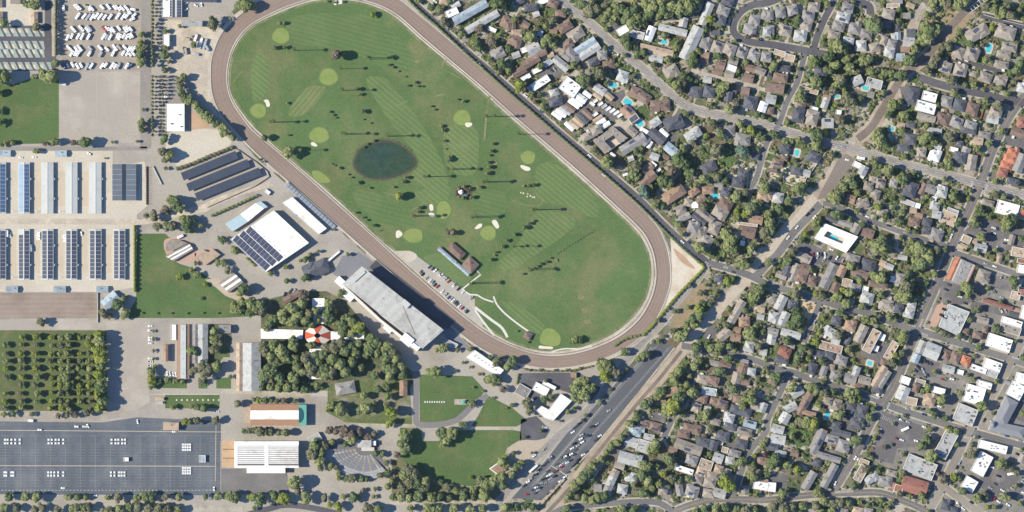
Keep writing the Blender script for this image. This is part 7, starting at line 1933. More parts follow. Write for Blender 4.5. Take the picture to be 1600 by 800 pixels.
PALMS = {
    (400, 0): [(245, 315), (530, 430), (545, 565), (700, 362), (715, 370), (100, 765), (120, 762)],
    (600, 0): [(640, 730), (690, 728)],
    (600, 200): [(20, 50), (30, 52), (400, 255), (430, 260), (255, 305), (285, 303), (185, 548), (195, 554), (550, 560), (570, 552), (620, 340), (640, 335)],
    (400, 200): [(285, 140), (545, 35), (565, 40)],
    (800, 200): [(40, 40), (145, 510), (130, 512), (10, 740)],
    (800, 400): [(105, 80), (115, 88)],
    (600, 400): [(560, 165), (545, 173)],
}

COUNT = {}
BIG = {'park_tree': 1.22, 'garden_tree': 1.22, 'orchard_tree': 1.1}


def plant(x, y, r, tone, var, name, cat, noun, zscale=1.0, rg=None):
    """one tree: trunk and crown; x, y, r in photograph pixels"""
    rg = rg or rnd
    R = r * S * BIG.get(name, 1.0)
    size = 'small' if R < 3.2 else ('large' if R > 5.8 else 'medium')
    label = f'{size} {TONE[tone]} {noun} ' + (f'by {neighbour(x, y)}, near {near(x, y, 1)[0]}' if name == 'garden_tree' else spot(x, y))
    if len(label.split()) > 16:
        label = f'{TONE[tone]} {noun} by {neighbour(x, y)}, near {near(x, y, 1)[0]}'
    if len(label.split()) > 16:
        label = f'{size} {TONE[tone]} {noun} near {near(x, y, 1)[0]}'
    o = thing(name, label, cat, P(x, y), rg.uniform(0, 6.28), uniq_group(label, cat))
    tr = link('trunk', trunk_mesh(), o)
    zscale *= 1.2
    zc = R * 1.12 * zscale
    tr.scale = (R * 1.3, R * 1.3, zc)
    cr = link('crown', crown_mesh(var, tone), o)
    cr.location = (0, 0, zc)
    cr.scale = (R * 1.08 * rg.uniform(0.84, 1.18), R * 1.08 * rg.uniform(0.84, 1.18), R * zscale * rg.uniform(0.85, 1.1))
    COUNT[name] = COUNT.get(name, 0) + 1
    return o


def merged(name, items, label, cat):
    """the many smallest: one mass"""
    V, Q, M_ = [], [], []
    off = 0
    tones = list(LEAF)
    for (x, y, r, tone, var) in items:
        v, q = CROWN_RAW[var]
        keep = q[::3] if r < 3.2 else q[::2]
        ids = keep.ravel()
        R = r * S * 1.18
        a = rnd.uniform(0, 6.28)
        w = v[ids] * np.array([R * 1.1, R * 1.1, R])
        w = np.stack([w[:, 0] * math.cos(a) - w[:, 1] * math.sin(a), w[:, 0] * math.sin(a) + w[:, 1] * math.cos(a), w[:, 2]], 1)
        X, Y, _ = P(x, y)
        w += np.array([X, Y, R * 1.25])
        V.append(w)
        n = len(keep)
        Q.append(np.arange(n * 4).reshape(-1, 4) + off)
        M_.append(np.full(n, tones.index(tone)))
        off += n * 4
    me = raw_mesh(name, np.concatenate(V), np.concatenate(Q), [LEAF[t] for t in tones])
    me.polygons.foreach_set('material_index', np.concatenate(M_).astype(np.int32))
    o = link(name, me, None, 'stuff')
    return tag(o, label, cat)


TREES[(800, 200)] = [((x - 800) * 4, (y - 200) * 4, r * 3.6) for x, y, r in ((945.6, 255, 9.5), (993, 259.6, 9), (987, 273.3, 8), (982, 279.5, 7), (994.5, 278, 7), (993, 236.6, 6), (1002, 232, 5), (928.7, 233.5, 6), (915, 224.4, 5), (905.8, 208.3, 4), (934, 239, 5), (899, 213, 3))]
park, garden = [], []
XTRA = []
rx = random.Random(21)
while len(XTRA) < 330:
    x, y = rx.uniform(640, 1600), rx.uniform(0, 800)
    if x < 1110 and y > 0.84 * (x - 640) - 6 and not (x > 1000 and y > 560 + (1060 - x) * 1.2 + 8) and not (x > 905 and y > 660 + (1000 - x) * 1.25):
        continue
    if OCC[int(y), min(1599, int(x))] == 0 and OCC[min(799, int(y) + 3), min(1599, int(x) + 3)] != 2:
        XTRA.append((x, y, rx.uniform(2.0, 4.4), rx.choice('mdddo'), rx.randrange(10)))
        occupy(x, y, 3, 3, 0, 3)
for (tx, ty), rows in TREES.items():
    for row in rows:
        x, y, r = tx + row[0] / 4, ty + row[1] / 4, row[2] / 4
        tone = row[3] if len(row) > 3 else rnd.choices('mdoy', (5, 3, 1.4, 0.35))[0]
        r *= 0.8 if 500 < x < 610 and 688 < y < 750 else 1.0
        west = x < 800 and (y > 575 or x < 620 or (y > 520 and x < 800)) or (x < 850 and y > 660) or (x < 1000 and 400 < y < 660)
        (park if west else garden).append((x, y, r, tone, rnd.randrange(10)))
        occupy(x, y, r * 1.2, r * 1.2, 0, 3)
for lst, name, cat, noun, mass in ((park, 'park_tree', 'park tree', 'broadleaf tree', 'small park trees forming one canopy around the fairground'), (garden, 'garden_tree', 'garden tree', 'garden tree', 'small leafy trees filling the yards between the houses')):
    lst.sort(key=lambda t: -t[2])
    for t in lst[:300]:
        plant(t[0], t[1], t[2], t[3], t[4], name, cat, noun)
    rest = lst[300:] + (XTRA if name == 'garden_tree' else [])
    if rest:
        merged('tree_canopy', rest, mass, 'tree canopy')
for (tx, ty), rows in GOLF.items():
    for row in rows:
        x, y, r = tx + row[0] / 4, ty + row[1] / 4, row[2] / 4
        tone = row[3] if len(row) > 3 else rnd.choice('dm')
        plant(x, y, r, tone, rnd.randrange(10), 'golf_tree', 'golf tree', 'golf-course tree' if r > 2.6 else 'golf-course shrub', 1.25)
for k in range(14):
    x, y = 871 + k * 4.4, 396 - k * 2.75
    plant(x, y, 1.1, 'd', k % 10, 'golf_shrub', 'shrub', 'row shrub', 0.9)
# orchard rows
for j, y in enumerate((527, 539.5, 552, 564, 576, 589, 601.5, 614, 626.5, 638)):
    for i, x in enumerate((10, 34, 57, 81, 96, 107, 125, 141)):
        r = 5.6 if x > 88 else 4.9
        if rnd.random() < (0.14 if x < 30 else 0.03):
            continue
        r *= rnd.uniform(0.75, 1.2)
        plant(x + rnd.uniform(-1.5, 1.5), y + rnd.uniform(-1, 1), r, rnd.choice('omyy') if x < 88 else rnd.choice('mmyo'), rnd.randrange(10), 'orchard_tree', 'orchard tree', 'orchard tree', 1.05)

# palms
PALMM = {}


def palm_parts():
    mb = MB()
    for k in range(6):
        mb.cyl(0, 0, k / 6, (k + 1) / 6, 0.021 - k * 0.0013, 0.020 - k * 0.0013, 7)
    PALMM['t'] = mb.data('trunk', [M_bark])
    mb = MB()
    rng = random.Random(4)
    for k in range(26):
        a = k * 2.399
        el = -0.7 + 1.7 * (k / 26.0)
        l = 1.0 + rng.uniform(-0.15, 0.15)
        prev = None
        for s in range(5):
            t = s / 4
            rr = l * t * math.cos(el * (1 - 0.3 * t))
            z = l * (math.sin(el) * t - 0.55 * t * t) + 0.15
            w = 0.16 * math.sin(math.pi * min(1, t + 0.12)) + 0.03
            c = (rr * math.cos(a), rr * math.sin(a), z)
            p = ((c[0] - w * math.sin(a), c[1] + w * math.cos(a), z - 0.04), c, (c[0] + w * math.sin(a), c[1] - w * math.cos(a), z - 0.04))
            if prev:
                mb.add([prev[0], prev[1], p[1], p[0], prev[2], p[2]], [(0, 1, 2, 3), (1, 4, 5, 2)])
            prev = p
    PALMM['c'] = mb.data('crown', [leaf_mat('palm_leaf', (104, 116, 70), (122, 126, 80))])


palm_parts()


def palm(x, y, h, r, noun='tall palm', name='palm_tree'):
    label = f'{noun} with thin trunk ' + spot(x, y)
    o = thing(name, label, 'palm', P(x, y), rnd.uniform(0, 6), uniq_group(label, 'palm'))
    t = link('trunk', PALMM['t'], o)
    t.scale = (h * 0.75, h * 0.75, h)
    c = link('crown', PALMM['c'], o)
    c.location = (0, 0, h)
    c.scale = (r, r, r)


for (tx, ty), rows in PALMS.items():
    for x, y in rows:
        palm(tx + x / 4, ty + y / 4, rnd.uniform(21, 29), 2.3)
def column_tree(x, y, h, r):
    label = 'slim columnar avenue tree ' + spot(x, y)
    o = thing('columnar_tree', label, 'columnar tree', P(x, y), rnd.uniform(0, 6), uniq_group(label, 'columnar tree'))
    t = link('trunk', trunk_mesh(), o)
    t.scale = (1.6, 1.6, h * 0.5)
    c = link('crown', crown_mesh(10 + rnd.randrange(3), rnd.choice('mmo')), o)
    c.location = (0, 0, h * 0.55)
    c.scale = (r, r, h * 0.26)


for k in range(18):
    column_tree(239.5, 2 + k * 5.9, 13 * rnd.uniform(0.85, 1.1), 2.3)
for k in range(17):
    column_tree(239.3, 120 + k * 5.7, 12 * rnd.uniform(0.85, 1.1), 2.1)
    column_tree(255, 120 + k * 5.7, (11 if k < 7 else 5) * rnd.uniform(0.85, 1.1), 1.7)

# hedges
HEDGES = [
    ([(88, -6), (88, 86)], 3.0, 7.5, 'o', 'tall olive-brown hedge between the parking pads and the motorhome lot'),
    ([(211, 352), (211, 456)], 3.2, 4.5, 'y', 'bright green hedge along the lawn and the last solar barn'),
    ([(276, 264), (300, 256), (330, 243), (364, 230)], 4.5, 3.4, 'o', 'clipped grey-green hedge row above the solar carports'),
    ([(330, 337), (360, 324), (380, 315), (402, 305)], 3.4, 3.6, 'm', 'green hedge along the curving dirt path'),
    ([(627, -14), (650, 12), (684, 42), (722, 78), (760, 112), (800, 148), (835, 178), (868, 207), (918, 250), (960, 286), (1000, 322), (1034, 356), (1066, 387), (1094, 411)], 2.6, 2.8, 'd', 'long dark hedge between the track and the back street'),
    ([(1090, 408), (1098, 414), (1099, 420), (1086, 434), (1062, 458), (1040, 484), (1022, 506), (1004, 524)], 4.0, 2.6, 'y', 'bright green hedge round the bare sandy corner'),
    ([(960, 540), (972, 532), (984, 527), (1000, 524)], 3.4, 2.6, 'm', 'short hedge at the lower track turn'),
    ([(820, 577), (850, 580), (890, 579), (925, 572)], 2.4, 1.8, 'o', 'low scrubby hedge under the lower track turn'),
    ([(807, 600), (810, 584)], 3.0, 2.4, 'm', 'small hedge beside the dark office lot'),
    ([(160, 468), (184, 476), (200, 462)], 5.0, 3.4, 'm', 'hedge strip beside the angled shed'),
    ([(467, 408), (480, 402), (490, 399)], 3.4, 2.2, 'm', 'hedge strip below the solar-roofed hall'),
    ([(385, 403), (398, 415)], 3.4, 2.4, 'm', 'short hedge strip along the solar-roofed hall'),
    ([(940, 120), (948, 112), (958, 104)], 3.0, 2.4, 'm', 'hedge beside the twin pale sheds'),
    ([(870, 405), (871, 408)], 2.0, 1.2, 'o', 'tiny scrub clump on the lower fairway'),
]
rng = np.random.default_rng(5)
for pts, w, h, tone, lab in HEDGES:
    sp = smooth(pts, False, 8)
    seg = [math.hypot(b[0] - a[0], b[1] - a[1]) for a, b in zip(sp, sp[1:])]
    tot = sum(seg)
    n = int(tot * S * (w * S + 2 * h) * 3.2) + 80
    cum = np.concatenate([[0], np.cumsum(seg)])
    t = rng.uniform(0, tot, n)
    i = np.clip(np.searchsorted(cum, t) - 1, 0, len(seg) - 1)
    A = np.array(sp)
    f = (t - cum[i]) / np.array(seg)[i]
    xy = A[i] + (A[i + 1] - A[i]) * f[:, None]
    d = (A[i + 1] - A[i]) / np.array(seg)[i][:, None]
    ang = rng.uniform(0, math.pi, n)
    bump = 1 + 0.22 * np.sin(t * 0.9) + 0.15 * np.sin(t * 2.3)
    u = np.cos(ang) * w / 2 * bump
    z = np.sin(ang) ** 0.6 * h * bump * rng.uniform(0.75, 1.02, n)
    X = xy[:, 0] - d[:, 1] * u
    Y = xy[:, 1] + d[:, 0] * u
    pt = np.stack([(X - 800) * S, (400 - Y) * S, z + 0.1], 1)
    nr = np.stack([-d[:, 1] * np.cos(ang), -d[:, 0] * np.cos(ang), np.sin(ang) + 0.2], 1)
    v, q = quads_at(rng, pt, nr, 0.5)
    o = link('hedge', raw_mesh('hedge', v, q, [LEAF[tone]]))
    tag(o, lab, 'hedge')

# shrubs and ground planting in the yards: nobody could count them
cand = []
while len(cand) < 5200:
    x, y = rnd.uniform(640, 1600), rnd.uniform(0, 800)
    lim = 0.84 * (x - 640) + 6
    if x < 1110 and y > lim - 8:
        if not (x > 1000 and y > 560 + (1060 - x) * 1.2) and not (x > 905 and y > 640 + (1000 - x) * 1.25 + 20):
            continue
    if OCC[min(799, int(y)), min(1599, int(x))] == 0:
        cand.append((x, y))
V, Q, M_ = [], [], []
off = 0
ts = list('mdo')
for (x, y) in cand:
    n = rnd.randint(8, 20)
    r = rnd.uniform(0.7, 2.1)
    d = rng.normal(0, 1, (n, 3))
    d /= np.linalg.norm(d, axis=1)[:, None]
    d[:, 2] = abs(d[:, 2])
    pt = d * r * np.array([1, 1, 0.9]) + np.array(P(x, y, 0.3))
    v, q = quads_at(rng, pt, d, 0.36 * r)
    V.append(v)
    Q.append(q + off)
    M_.append(np.full(n, rnd.choice((0, 0, 1, 1, 2))))
    off += n * 4
me = raw_mesh('shrubbery', np.concatenate(V), np.concatenate(Q), [LEAF[t] for t in ts])
me.polygons.foreach_set('material_index', np.concatenate(M_).astype(np.int32))
tag(link('shrubbery', me, None, 'stuff'), 'low shrubs and ground planting scattered through the yards', 'shrubbery')

# ------------------------------------------------------------------ vehicles and small things
PAINT = {'white': (272, 272, 268), 'silver': (190, 194, 198), 'black': (38, 40, 46), 'dark grey': (84, 88, 94), 'red': (176, 44, 48), 'blue': (62, 88, 136), 'beige': (196, 184, 160)}
PM = {k: mat('paint_' + k.replace(' ', '_'), v, 0.02, rough=0.3, spec=0.5) for k, v in PAINT.items()}
M_tyre = mat('tyre', (40, 40, 42), 0.05)
CARM = {}


def car_parts(shape, colour):
    k = (shape, colour)
    if k in CARM:
        return CARM[k]
    L_, W_, H_ = {'saloon car': (4.7, 1.85, 1.45), 'estate car': (4.8, 1.9, 1.75), 'pickup': (5.5, 2.0, 1.85)}[shape]
    mb = MB()
    prof = [(-L_ / 2, 0.35), (-L_ / 2, 0.8), (-L_ / 2 + 0.3, 0.98), (L_ / 2 - 1.1, 0.98), (L_ / 2 - 0.15, 0.82), (L_ / 2, 0.6), (L_ / 2, 0.35)]
    n = len(prof)
    for s in (-1, 1):
        pass
    vs = [(x, -W_ / 2 * (0.9 if i in (0, n - 1, n - 2) else 1), z) for i, (x, z) in enumerate(prof)] + [(x, W_ / 2 * (0.9 if i in (0, n - 1, n - 2) else 1), z) for i, (x, z) in enumerate(prof)]
    mb.add(vs, [(i, i + 1, n + i + 1, n + i) for i in range(n - 1)] + [(n - 1, 0, n, 2 * n - 1), tuple(range(n - 1, -1, -1)), tuple(range(n, 2 * n))])
    for sx in (-1, 1):
        for sy in (-1, 1):
            x, y = sx * L_ * 0.31, sy * (W_ / 2 - 0.1)
            vs = [(x + 0.33 * math.cos(a), y + q, 0.33 + 0.33 * math.sin(a)) for q in (-0.11, 0.11) for a in [i * math.pi / 4 for i in range(8)]]
            mb.add(vs, [(i, (i + 1) % 8, 8 + (i + 1) % 8, 8 + i) for i in range(8)] + [tuple(range(7, -1, -1)), tuple(range(8, 16))], 1)
    body = mb.data('body', [PM[colour], M_tyre])
    a, b = {'saloon car': (-L_ * 0.33, L_ * 0.2), 'estate car': (-L_ * 0.46, L_ * 0.2), 'pickup': (-L_ * 0.05, L_ * 0.25)}[shape]
    mb = MB()
    w0, w1 = W_ / 2 * 0.92, W_ / 2 * 0.74
    lo = [(a, -w0, 0.97), (b, -w0, 0.97), (b, w0, 0.97), (a, w0, 0.97)]
    hi = [(a + (0.55 if shape == 'saloon car' else 0.25), -w1, H_), (b - 0.75, -w1, H_), (b - 0.75, w1, H_), (a + (0.55 if shape == 'saloon car' else 0.25), w1, H_)]
    mb.add(lo + hi, [(0, 1, 5, 4), (1, 2, 6, 5), (2, 3, 7, 6), (3, 0, 4, 7)], 0)
    mb.add([(p[0], p[1], H_ + 0.02) for p in hi], [(0, 1, 2, 3)], 1)
    if shape == 'pickup':
        mb.box(-L_ / 2 + 0.15, -W_ / 2 + 0.2, 0.985, a - 0.1, W_ / 2 - 0.2, 1.0, 0)
    cabin = mb.data('cabin', [M_glass, PM[colour]])
    CARM[k] = (body, cabin)
    return CARM[k]


NCAR = [0]


def car(x, y, ang, colour=None, where=None):
    if NCAR[0] >= 300:
        return
    if colour is None:
        colour = rnd.choices(list(PAINT), (34, 18, 14, 18, 3, 6, 5))[0]
    shape = rnd.choices(('saloon car', 'estate car', 'pickup'), (5, 4, 2))[0]
    label = f'{colour} {shape} ' + (where or spot(x, y))
    z = 0.30 if 380 < y < 520 and 600 < x < 760 else 0.26
    o = thing('car', label, 'car', P(x, y, z), -math.radians(ang) + (math.pi if rnd.random() < 0.5 else 0), uniq_group(label, 'car'))
    b, c = car_parts(shape, colour)
    link('body', b, o)
    link('cabin', c, o)
    NCAR[0] += 1


RNGC = random.Random(77)
# infield car park
for x, y in ((285, 68), (305, 78), (320, 90), (345, 110), (360, 118), (385, 142), (405, 158), (440, 182), (465, 205), (495, 222), (545, 260), (228, 100), (242, 113), (265, 138), (288, 155), (305, 165), (318, 180), (335, 190), (365, 220), (385, 240), (405, 258), (420, 265), (432, 278),
             (446, 289), (457, 300), (472, 309), (490, 324), (506, 338), (520, 347)):
    car(600 + x / 4, 400 + y / 4, -42 + RNGC.uniform(-2, 2), {(405, 158): 'red', (335, 190): 'red', (490, 324): 'red'}.get((x, y)), 'in the infield car park')
# diagonal car park
for x, y in ((75, 635), (100, 610), (115, 592), (145, 566), (156, 551), (168, 536), (195, 508), (240, 455), (252, 463), (215, 490), (390, 272), (405, 260), (420, 246), (380, 300), (145, 682), (130, 660), (150, 645), (165, 662), (176, 650), (157, 633), (180, 620), (203, 622), (190, 597), (214, 588), (226, 572),
             (246, 560), (240, 592), (258, 550), (272, 545), (280, 505), (295, 512), (312, 518), (326, 492), (315, 455), (332, 452), (347, 464), (345, 442), (370, 437), (384, 442), (398, 412), (375, 402), (411, 384), (390, 372), (440, 362), (430, 342), (435, 317), (460, 322), (482, 325), (490, 267), (515, 262), (530, 250),
             (605, 165), (230, 685), (250, 662), (262, 647), (285, 622), (300, 607), (315, 592), (330, 580), (350, 552), (380, 512), (400, 497), (410, 482), (418, 470), (462, 426), (520, 352), (535, 340), (549, 323), (445, 441), (270, 575), (222, 545), (345, 490), (362, 478)):
    car(800 + x / 4, 600 + y / 4, -27 + RNGC.uniform(-2, 2), rnd.choices(('white', 'silver', 'black', 'dark grey', 'blue', 'red'), (24, 20, 22, 26, 7, 1))[0], 'in the long diagonal car park')
car(800 + 92 / 4, 600 + 690 / 4, 0, 'red', 'with a green awning at the foot of the diagonal car park')
SPOTS = {
    (1400, 600): [(10, 210, 20), (35, 225, 20), (75, 238, 20), (175, 268, 15), (125, 355, 15), (35, 350, 20), (5, 340, 20), (640, 575, 20), (590, 650, 30), (620, 625, 30), (600, 520, 20), (680, 530, -60), (730, 655, 30), (665, 665, 30), (615, 715, -50), (640, 735, 30), (700, 755, 30), (790, 600, -60), (795, 680, 30), (760, 440, 30),
                  (470, 740, 35), (380, 520, -62), (395, 490, -62), (160, 55, -62), (240, 655, 30), (770, 355, 15), (270, 140, 15), (550, 225, -62), (175, 190, 17), (70, 155, 17), (390, 750, 35), (420, 780, 35), (600, 290, 12), (650, 305, 12), (690, 325, 14)],
    (1400, 400): [(655, 130, -60), (310, 210, 20), (330, 180, 20), (400, 255, 20), (325, 285, 20), (430, 295, 20), (655, 340, 60), (685, 345, 60), (560, 48, 20), (615, 65, 20), (465, 600, 18), (180, 655, 65), (200, 665, 65), (215, 672, 65), (130, 690, 60), (120, 715, 60), (145, 700, 60), (165, 710, 60), (178, 735, 60), (195, 745, 60), (290, 770, 15),
                  (400, 720, 15), (350, 770, 15), (660, 260, 17), (615, 225, 17), (705, 300, 17)],
    (1400, 200): [(525, 245, -65), (580, 290, -65), (660, 100, -65), (610, 625, 20), (630, 630, 60), (610, 655, 20), (640, 745, 20), (570, 555, 20), (60, 655, 20), (345, 675, -65), (395, 710, -65), (545, 640, 20), (600, 660, 60), (680, 720, 10), (690, 700, 10)],
    (1200, 400): [(310, 5, -60), (350, 20, -60), (385, 12, -60), (430, 10, -60), (465, 28, -60), (265, 50, -60), (325, 335, -65), (290, 412, -65), (265, 480, -65), (540, 365, 17), (770, 245, 15), (95, 700, 15)],
    (1200, 200): [(280, 790, 80), (310, 790, 80), (335, 790, 80), (355, 790, 80), (395, 760, 20), (110, 262, 70), (130, 262, 70), (485, 50, -50), (470, 120, 15), (495, 200, 15), (515, 268, 30), (245, 540, -50), (270, 515, -50), (180, 620, -50), (290, 555, -50), (125, 685, -50), (175, 690, -50), (135, 740, -50), (620, 555, 20), (755, 610, 15)],
    (1000, 400): [(430, 503, -60), (485, 465, -50), (580, 100, 15), (550, 15, 15), (650, 275, -50), (660, 205, -50)],
    (600, 0): [(205, 55, 42), (235, 80, 42), (275, 115, 42), (400, 175, 42), (505, 320, 42), (595, 395, 42), (630, 325, -30), (320, 10, 42)],
    (800, 200): [(485, 175, 40), (575, 295, 40), (595, 305, 40), (740, 435, 40), (790, 480, 40)],
    (1000, 200): [(305, 715, 42), (265, 712, 42), (5, 490, 40)],
    (800, 0): [(85, 600, 40), (185, 695, 42), (640, 345, -30), (655, 345, -30), (265, 435, 45), (245, 440, 45), (605, 312, 40)],
    (400, 400): [(180, 238, -70), (210, 225, -60), (220, 215, -60), (240, 215, -60)],
    (200, 400): [(140, 437, 0), (140, 465, 0), (140, 510, 0), (140, 525, 0), (140, 545, 0), (140, 640, 0), (140, 660, 0), (140, 685, 0), (245, 735, 80), (262, 735, 80), (282, 738, 80), (298, 740, 80)],
    (0, 600): [(480, 266, 3), (530, 266, 3), (550, 262, 60), (250, 286, 3), (395, 650, 0), (595, 697, 0)],
    (200, 600): [(290, 298, 0), (538, 655, 85), (555, 172, 0), (60, 235, 80)],
    (200, 0): [(365, 20, -40), (365, 60, -40), (425, 35, 30), (460, 30, 80), (240, 605, 10), (270, 272, 80), (65, 410, 85)],
    (0, 200): [(65, 668, 85), (240, 675, 85), (395, 690, 85), (230, 683, 85), (510, 660, 80), (130, 185, 5), (215, 182, 5), (558, 160, 30)],
    (800, 600): [(205, 270, 10), (200, 405, -35), (138, 448, -35), (115, 770, 20), (155, 780, 20)],
    (1000, 600): [(130, 190, 10), (70, 200, 30), (150, 285, -60), (165, 340, -60), (285, 240, 15), (310, 245, 15)],
    (1200, 600): [(600, 400, -60), (545, 460, -60), (565, 460, -60), (530, 540, -60), (420, 620, -65), (400, 660, -65), (620, 260, -60), (700, 280, 20), (455, 540, -62), (790, 300, 20), (770, 330, 20)],
}
for (tx, ty), rows in SPOTS.items():
    for x, y, a in rows:
        car(tx + x / 4, ty + y / 4, a, 'red' if (tx, ty, x) == (1400, 600, 615) else ('white' if tx < 400 else None))
# parked along the residential kerbs
for nm, pts, w, m, line, ph in ROADS:
    if pts[0][0] < 600 or nm != 'street' or w < 8:
        continue
    sp = smooth(pts, False, 10)
    acc = 6.0
    for a, b in zip(sp, sp[1:]):
        l = math.hypot(b[0] - a[0], b[1] - a[1])
        acc -= l
        if acc < 0 and 0 < a[0] < 1600 and 0 < a[1] < 800:
            acc = RNGC.uniform(18, 62)
            s = RNGC.choice((-1, 1))
            nx, ny = -(b[1] - a[1]) / (l + 1e-6), (b[0] - a[0]) / (l + 1e-6)
            car(a[0] + nx * s * (w / 2 - 1.7), a[1] + ny * s * (w / 2 - 1.7), math.degrees(math.atan2(b[1] - a[1], b[0] - a[0])))

# motorhomes and trailers
RVM = {}


def rv_parts(colour, L_, W_):
    k = (colour, L_, W_)
    if k not in RVM:
        mb = MB()
        x, y = L_ / 2, W_ / 2
        prof = [(-x, 0.5), (-x, 2.7), (-x + 0.3, 2.95), (x - 0.6, 2.95), (x, 2.5), (x, 0.5)]
        n = len(prof)
        vs = [(a, -y, b) for a, b in prof] + [(a, y, b) for a, b in prof]
        mb.add(vs, [(i, i + 1, n + i + 1, n + i) for i in range(n - 1)] + [(n - 1, 0, n, 2 * n - 1), tuple(range(n - 1, -1, -1)), tuple(range(n, 2 * n))])
        for sx in (-0.55, 0.6):
            for sy in (-1, 1):
                mb.box(sx * x - 0.4, sy * y - 0.25 * (sy > 0), 0, sx * x + 0.4, sy * y + 0.25 * (sy < 0), 0.75, 1)
        mb.add([(x + 0.01, -y * 0.8, 1.3), (x + 0.01, y * 0.8, 1.3), (x + 0.01, y * 0.8, 2.2), (x + 0.01, -y * 0.8, 2.2)], [(0, 1, 2, 3)], 2)
        body = mb.data('body', [PM[colour], M_tyre, M_glass])
        mb = MB()
        mb.box(-0.6, -0.45, 2.95, 0.6, 0.45, 3.25)
        RVM[k] = (body, mb.data('roof_vent', [M_unit]))
    return RVM[k]


def rv(x, y, ang, colour='white', L_=7.2, W_=2.5, name='motorhome', where=None):
    label = f'{colour} {name.replace("_", " ")} ' + (where or spot(x, y))
    o = thing(name, label, name.replace('_', ' '), P(x, y, 0.15), -math.radians(ang), uniq_group(label, name))
    b, v = rv_parts(colour, L_, W_)
    link('body', b, o)
    for k in (-0.25, 0.2):
        link('roof_vent', v, o).location = (k * L_, 0, 0)


ROWS_RV = [
    (50, 47, [480, 492, 540, 557, 574, 640, 680, 720, 738, 765, 790]), (103, -52, [488, 528, 553, 578, 604, 628, 655, 690, 740, 772, 795]), (183, 50, [460, 510, 548, 560, 670, 690, 708, 745, 785, 800]),
    (228, -62, [425, 450, 490, 515, 555, 650, 668, 690, 738, 750, 775, 795]), (303, 48, [435, 478, 500, 565, 628, 670, 720, 745, 782]), (335, -60, [450, 472, 490, 560, 630, 710, 772, 797]), (409, -58, [400, 425, 455, 485, 508, 545, 572, 640, 662, 703, 722, 742, 795])]
for y, a, xs in ROWS_RV:
    for x in xs:
        if a == -58 and x < 520:
            aa = 58
        else:
            aa = a
        rv(x / 4, (y + rnd.uniform(-6, 6)) / 4, aa + rnd.uniform(-5, 5), 'blue' if (y == 409 and x < 440) else rnd.choices(('white', 'silver', 'beige'), (9, 1, 0.6))[0], rnd.choice((6.2, 7.2, 8.2)), 2.5, 'motorhome', 'in the ' + {409: 'first', 335: 'second', 303: 'third', 228: 'fourth', 183: 'fifth', 103: 'sixth', 50: 'seventh'}[y] + ' row counted from the empty concrete lot')
rv(655 / 4, 182 / 4, 48, 'red', 8.2)
rv(398 / 4, 52 / 4, 90, 'white', 6.2)
rv(398 / 4, 526 / 4, 5, 'white', 6.2)
for x, y, a in ((10, 75, 47), (33, 60, 10), (40, 95, -45), (30, 120, -20), (18, 183, 48), (10, 228, 60), (25, 222, 60), (8, 305, -60), (24, 305, -60), (40, 303, -60), (35, 337, 48), (12, 340, 48), (15, 410, -25)):
    rv(200 + x / 4, y / 4, a + rnd.uniform(-5, 5), 'blue' if y == 410 else 'white', 6.2)
for x, y, a, l, c, in ((455, 272, -75, 12, 'white'), (482, 276, -72, 12, 'silver'), (425, 236, -70, 7.2, 'white'), (496, 302, 60, 6.2, 'silver'), (385, 228, 5, 7.2, 'beige'), (370, 245, 10, 7.2, 'beige'), (362, 320, 80, 7.2, 'beige'), (342, 315, 75, 7.2, 'beige'), (430, 340, 10, 6.2, 'silver')):
    rv(200 + x / 4, y / 4, a, c, l, 2.5, 'cargo_trailer')
for x, y, a, c, l in ((181 * 4, 0, 0, 'white', 7.2), (46, 660, 88, 'white', 7.2), (245, 675, 88, 'white', 8.2), (405, 690, 88, 'white', 8.2), (195, 755, 88, 'silver', 6.2)):
    if y:
        rv(x / 4, 200 + y / 4, a, c, l, 2.5, 'cargo_trailer')
rv(282.5, 369.5, -25, 'white', 7.2, 2.5, 'cargo_trailer')
rv(1414, 670, -25, 'white', 9.0, 2.6, 'cargo_trailer')
rv(1579, 740, -10, 'white', 7.2, 2.6, 'cargo_trailer')
rv(957.5, 241.5, 35, 'white', 7.2)
rv(977.7, 272.6, -20, 'white', 6.2)
rv(1345, 247, 10, 'white', 9.0, 2.6, 'bus')

# white blocks set out on the asphalt lot
mbp = MB()
mbp.box(-0.95, -0.95, 0, 0.95, 0.95, 0.95)
mbp.box(-1.05, -1.05, 0.95, 1.05, 1.05, 1.1)
bm = mbp.data('white_block', [mat('block_white', (246, 246, 244), 0.03)])
NB = 0


def block(x, y, lab):
    o = link('white_block', bm)
    o.location = P(x, y, 0.13)
    tag(o, lab, 'block', lab + ', a set')


for gx, xs in (('first', (8, 12, 18, 24, 31)), ('second', (76, 81, 87, 92, 99)), ('third', (174.5, 180.5, 185, 191, 195.5))):
    for x in xs:
        block(x, 687, f'low white square block in the upper double row, {gx} cluster on the asphalt')
        block(x, 692.6, f'low white square block in the upper double row, {gx} cluster on the asphalt')
for gx, xs in (('first', (7, 10, 18, 21)), ('second', (75.5, 80, 85, 91, 99)), ('third', (173.5, 179, 186, 190, 194.5))):
    for x in xs:
        block(x, 738, f'low white square block in the lower double row, {gx} cluster on the asphalt')
        block(x, 743, f'low white square block in the lower double row, {gx} cluster on the asphalt')
for y0 in (694.5, 731):
    for i in range(4):
        for j in range(3):
            block(286 + i * 3.7, y0 + j * 4.2, 'low white square block in the twelve-block cluster ' + ('above' if y0 < 700 else 'below') + ' the pale kerb line')

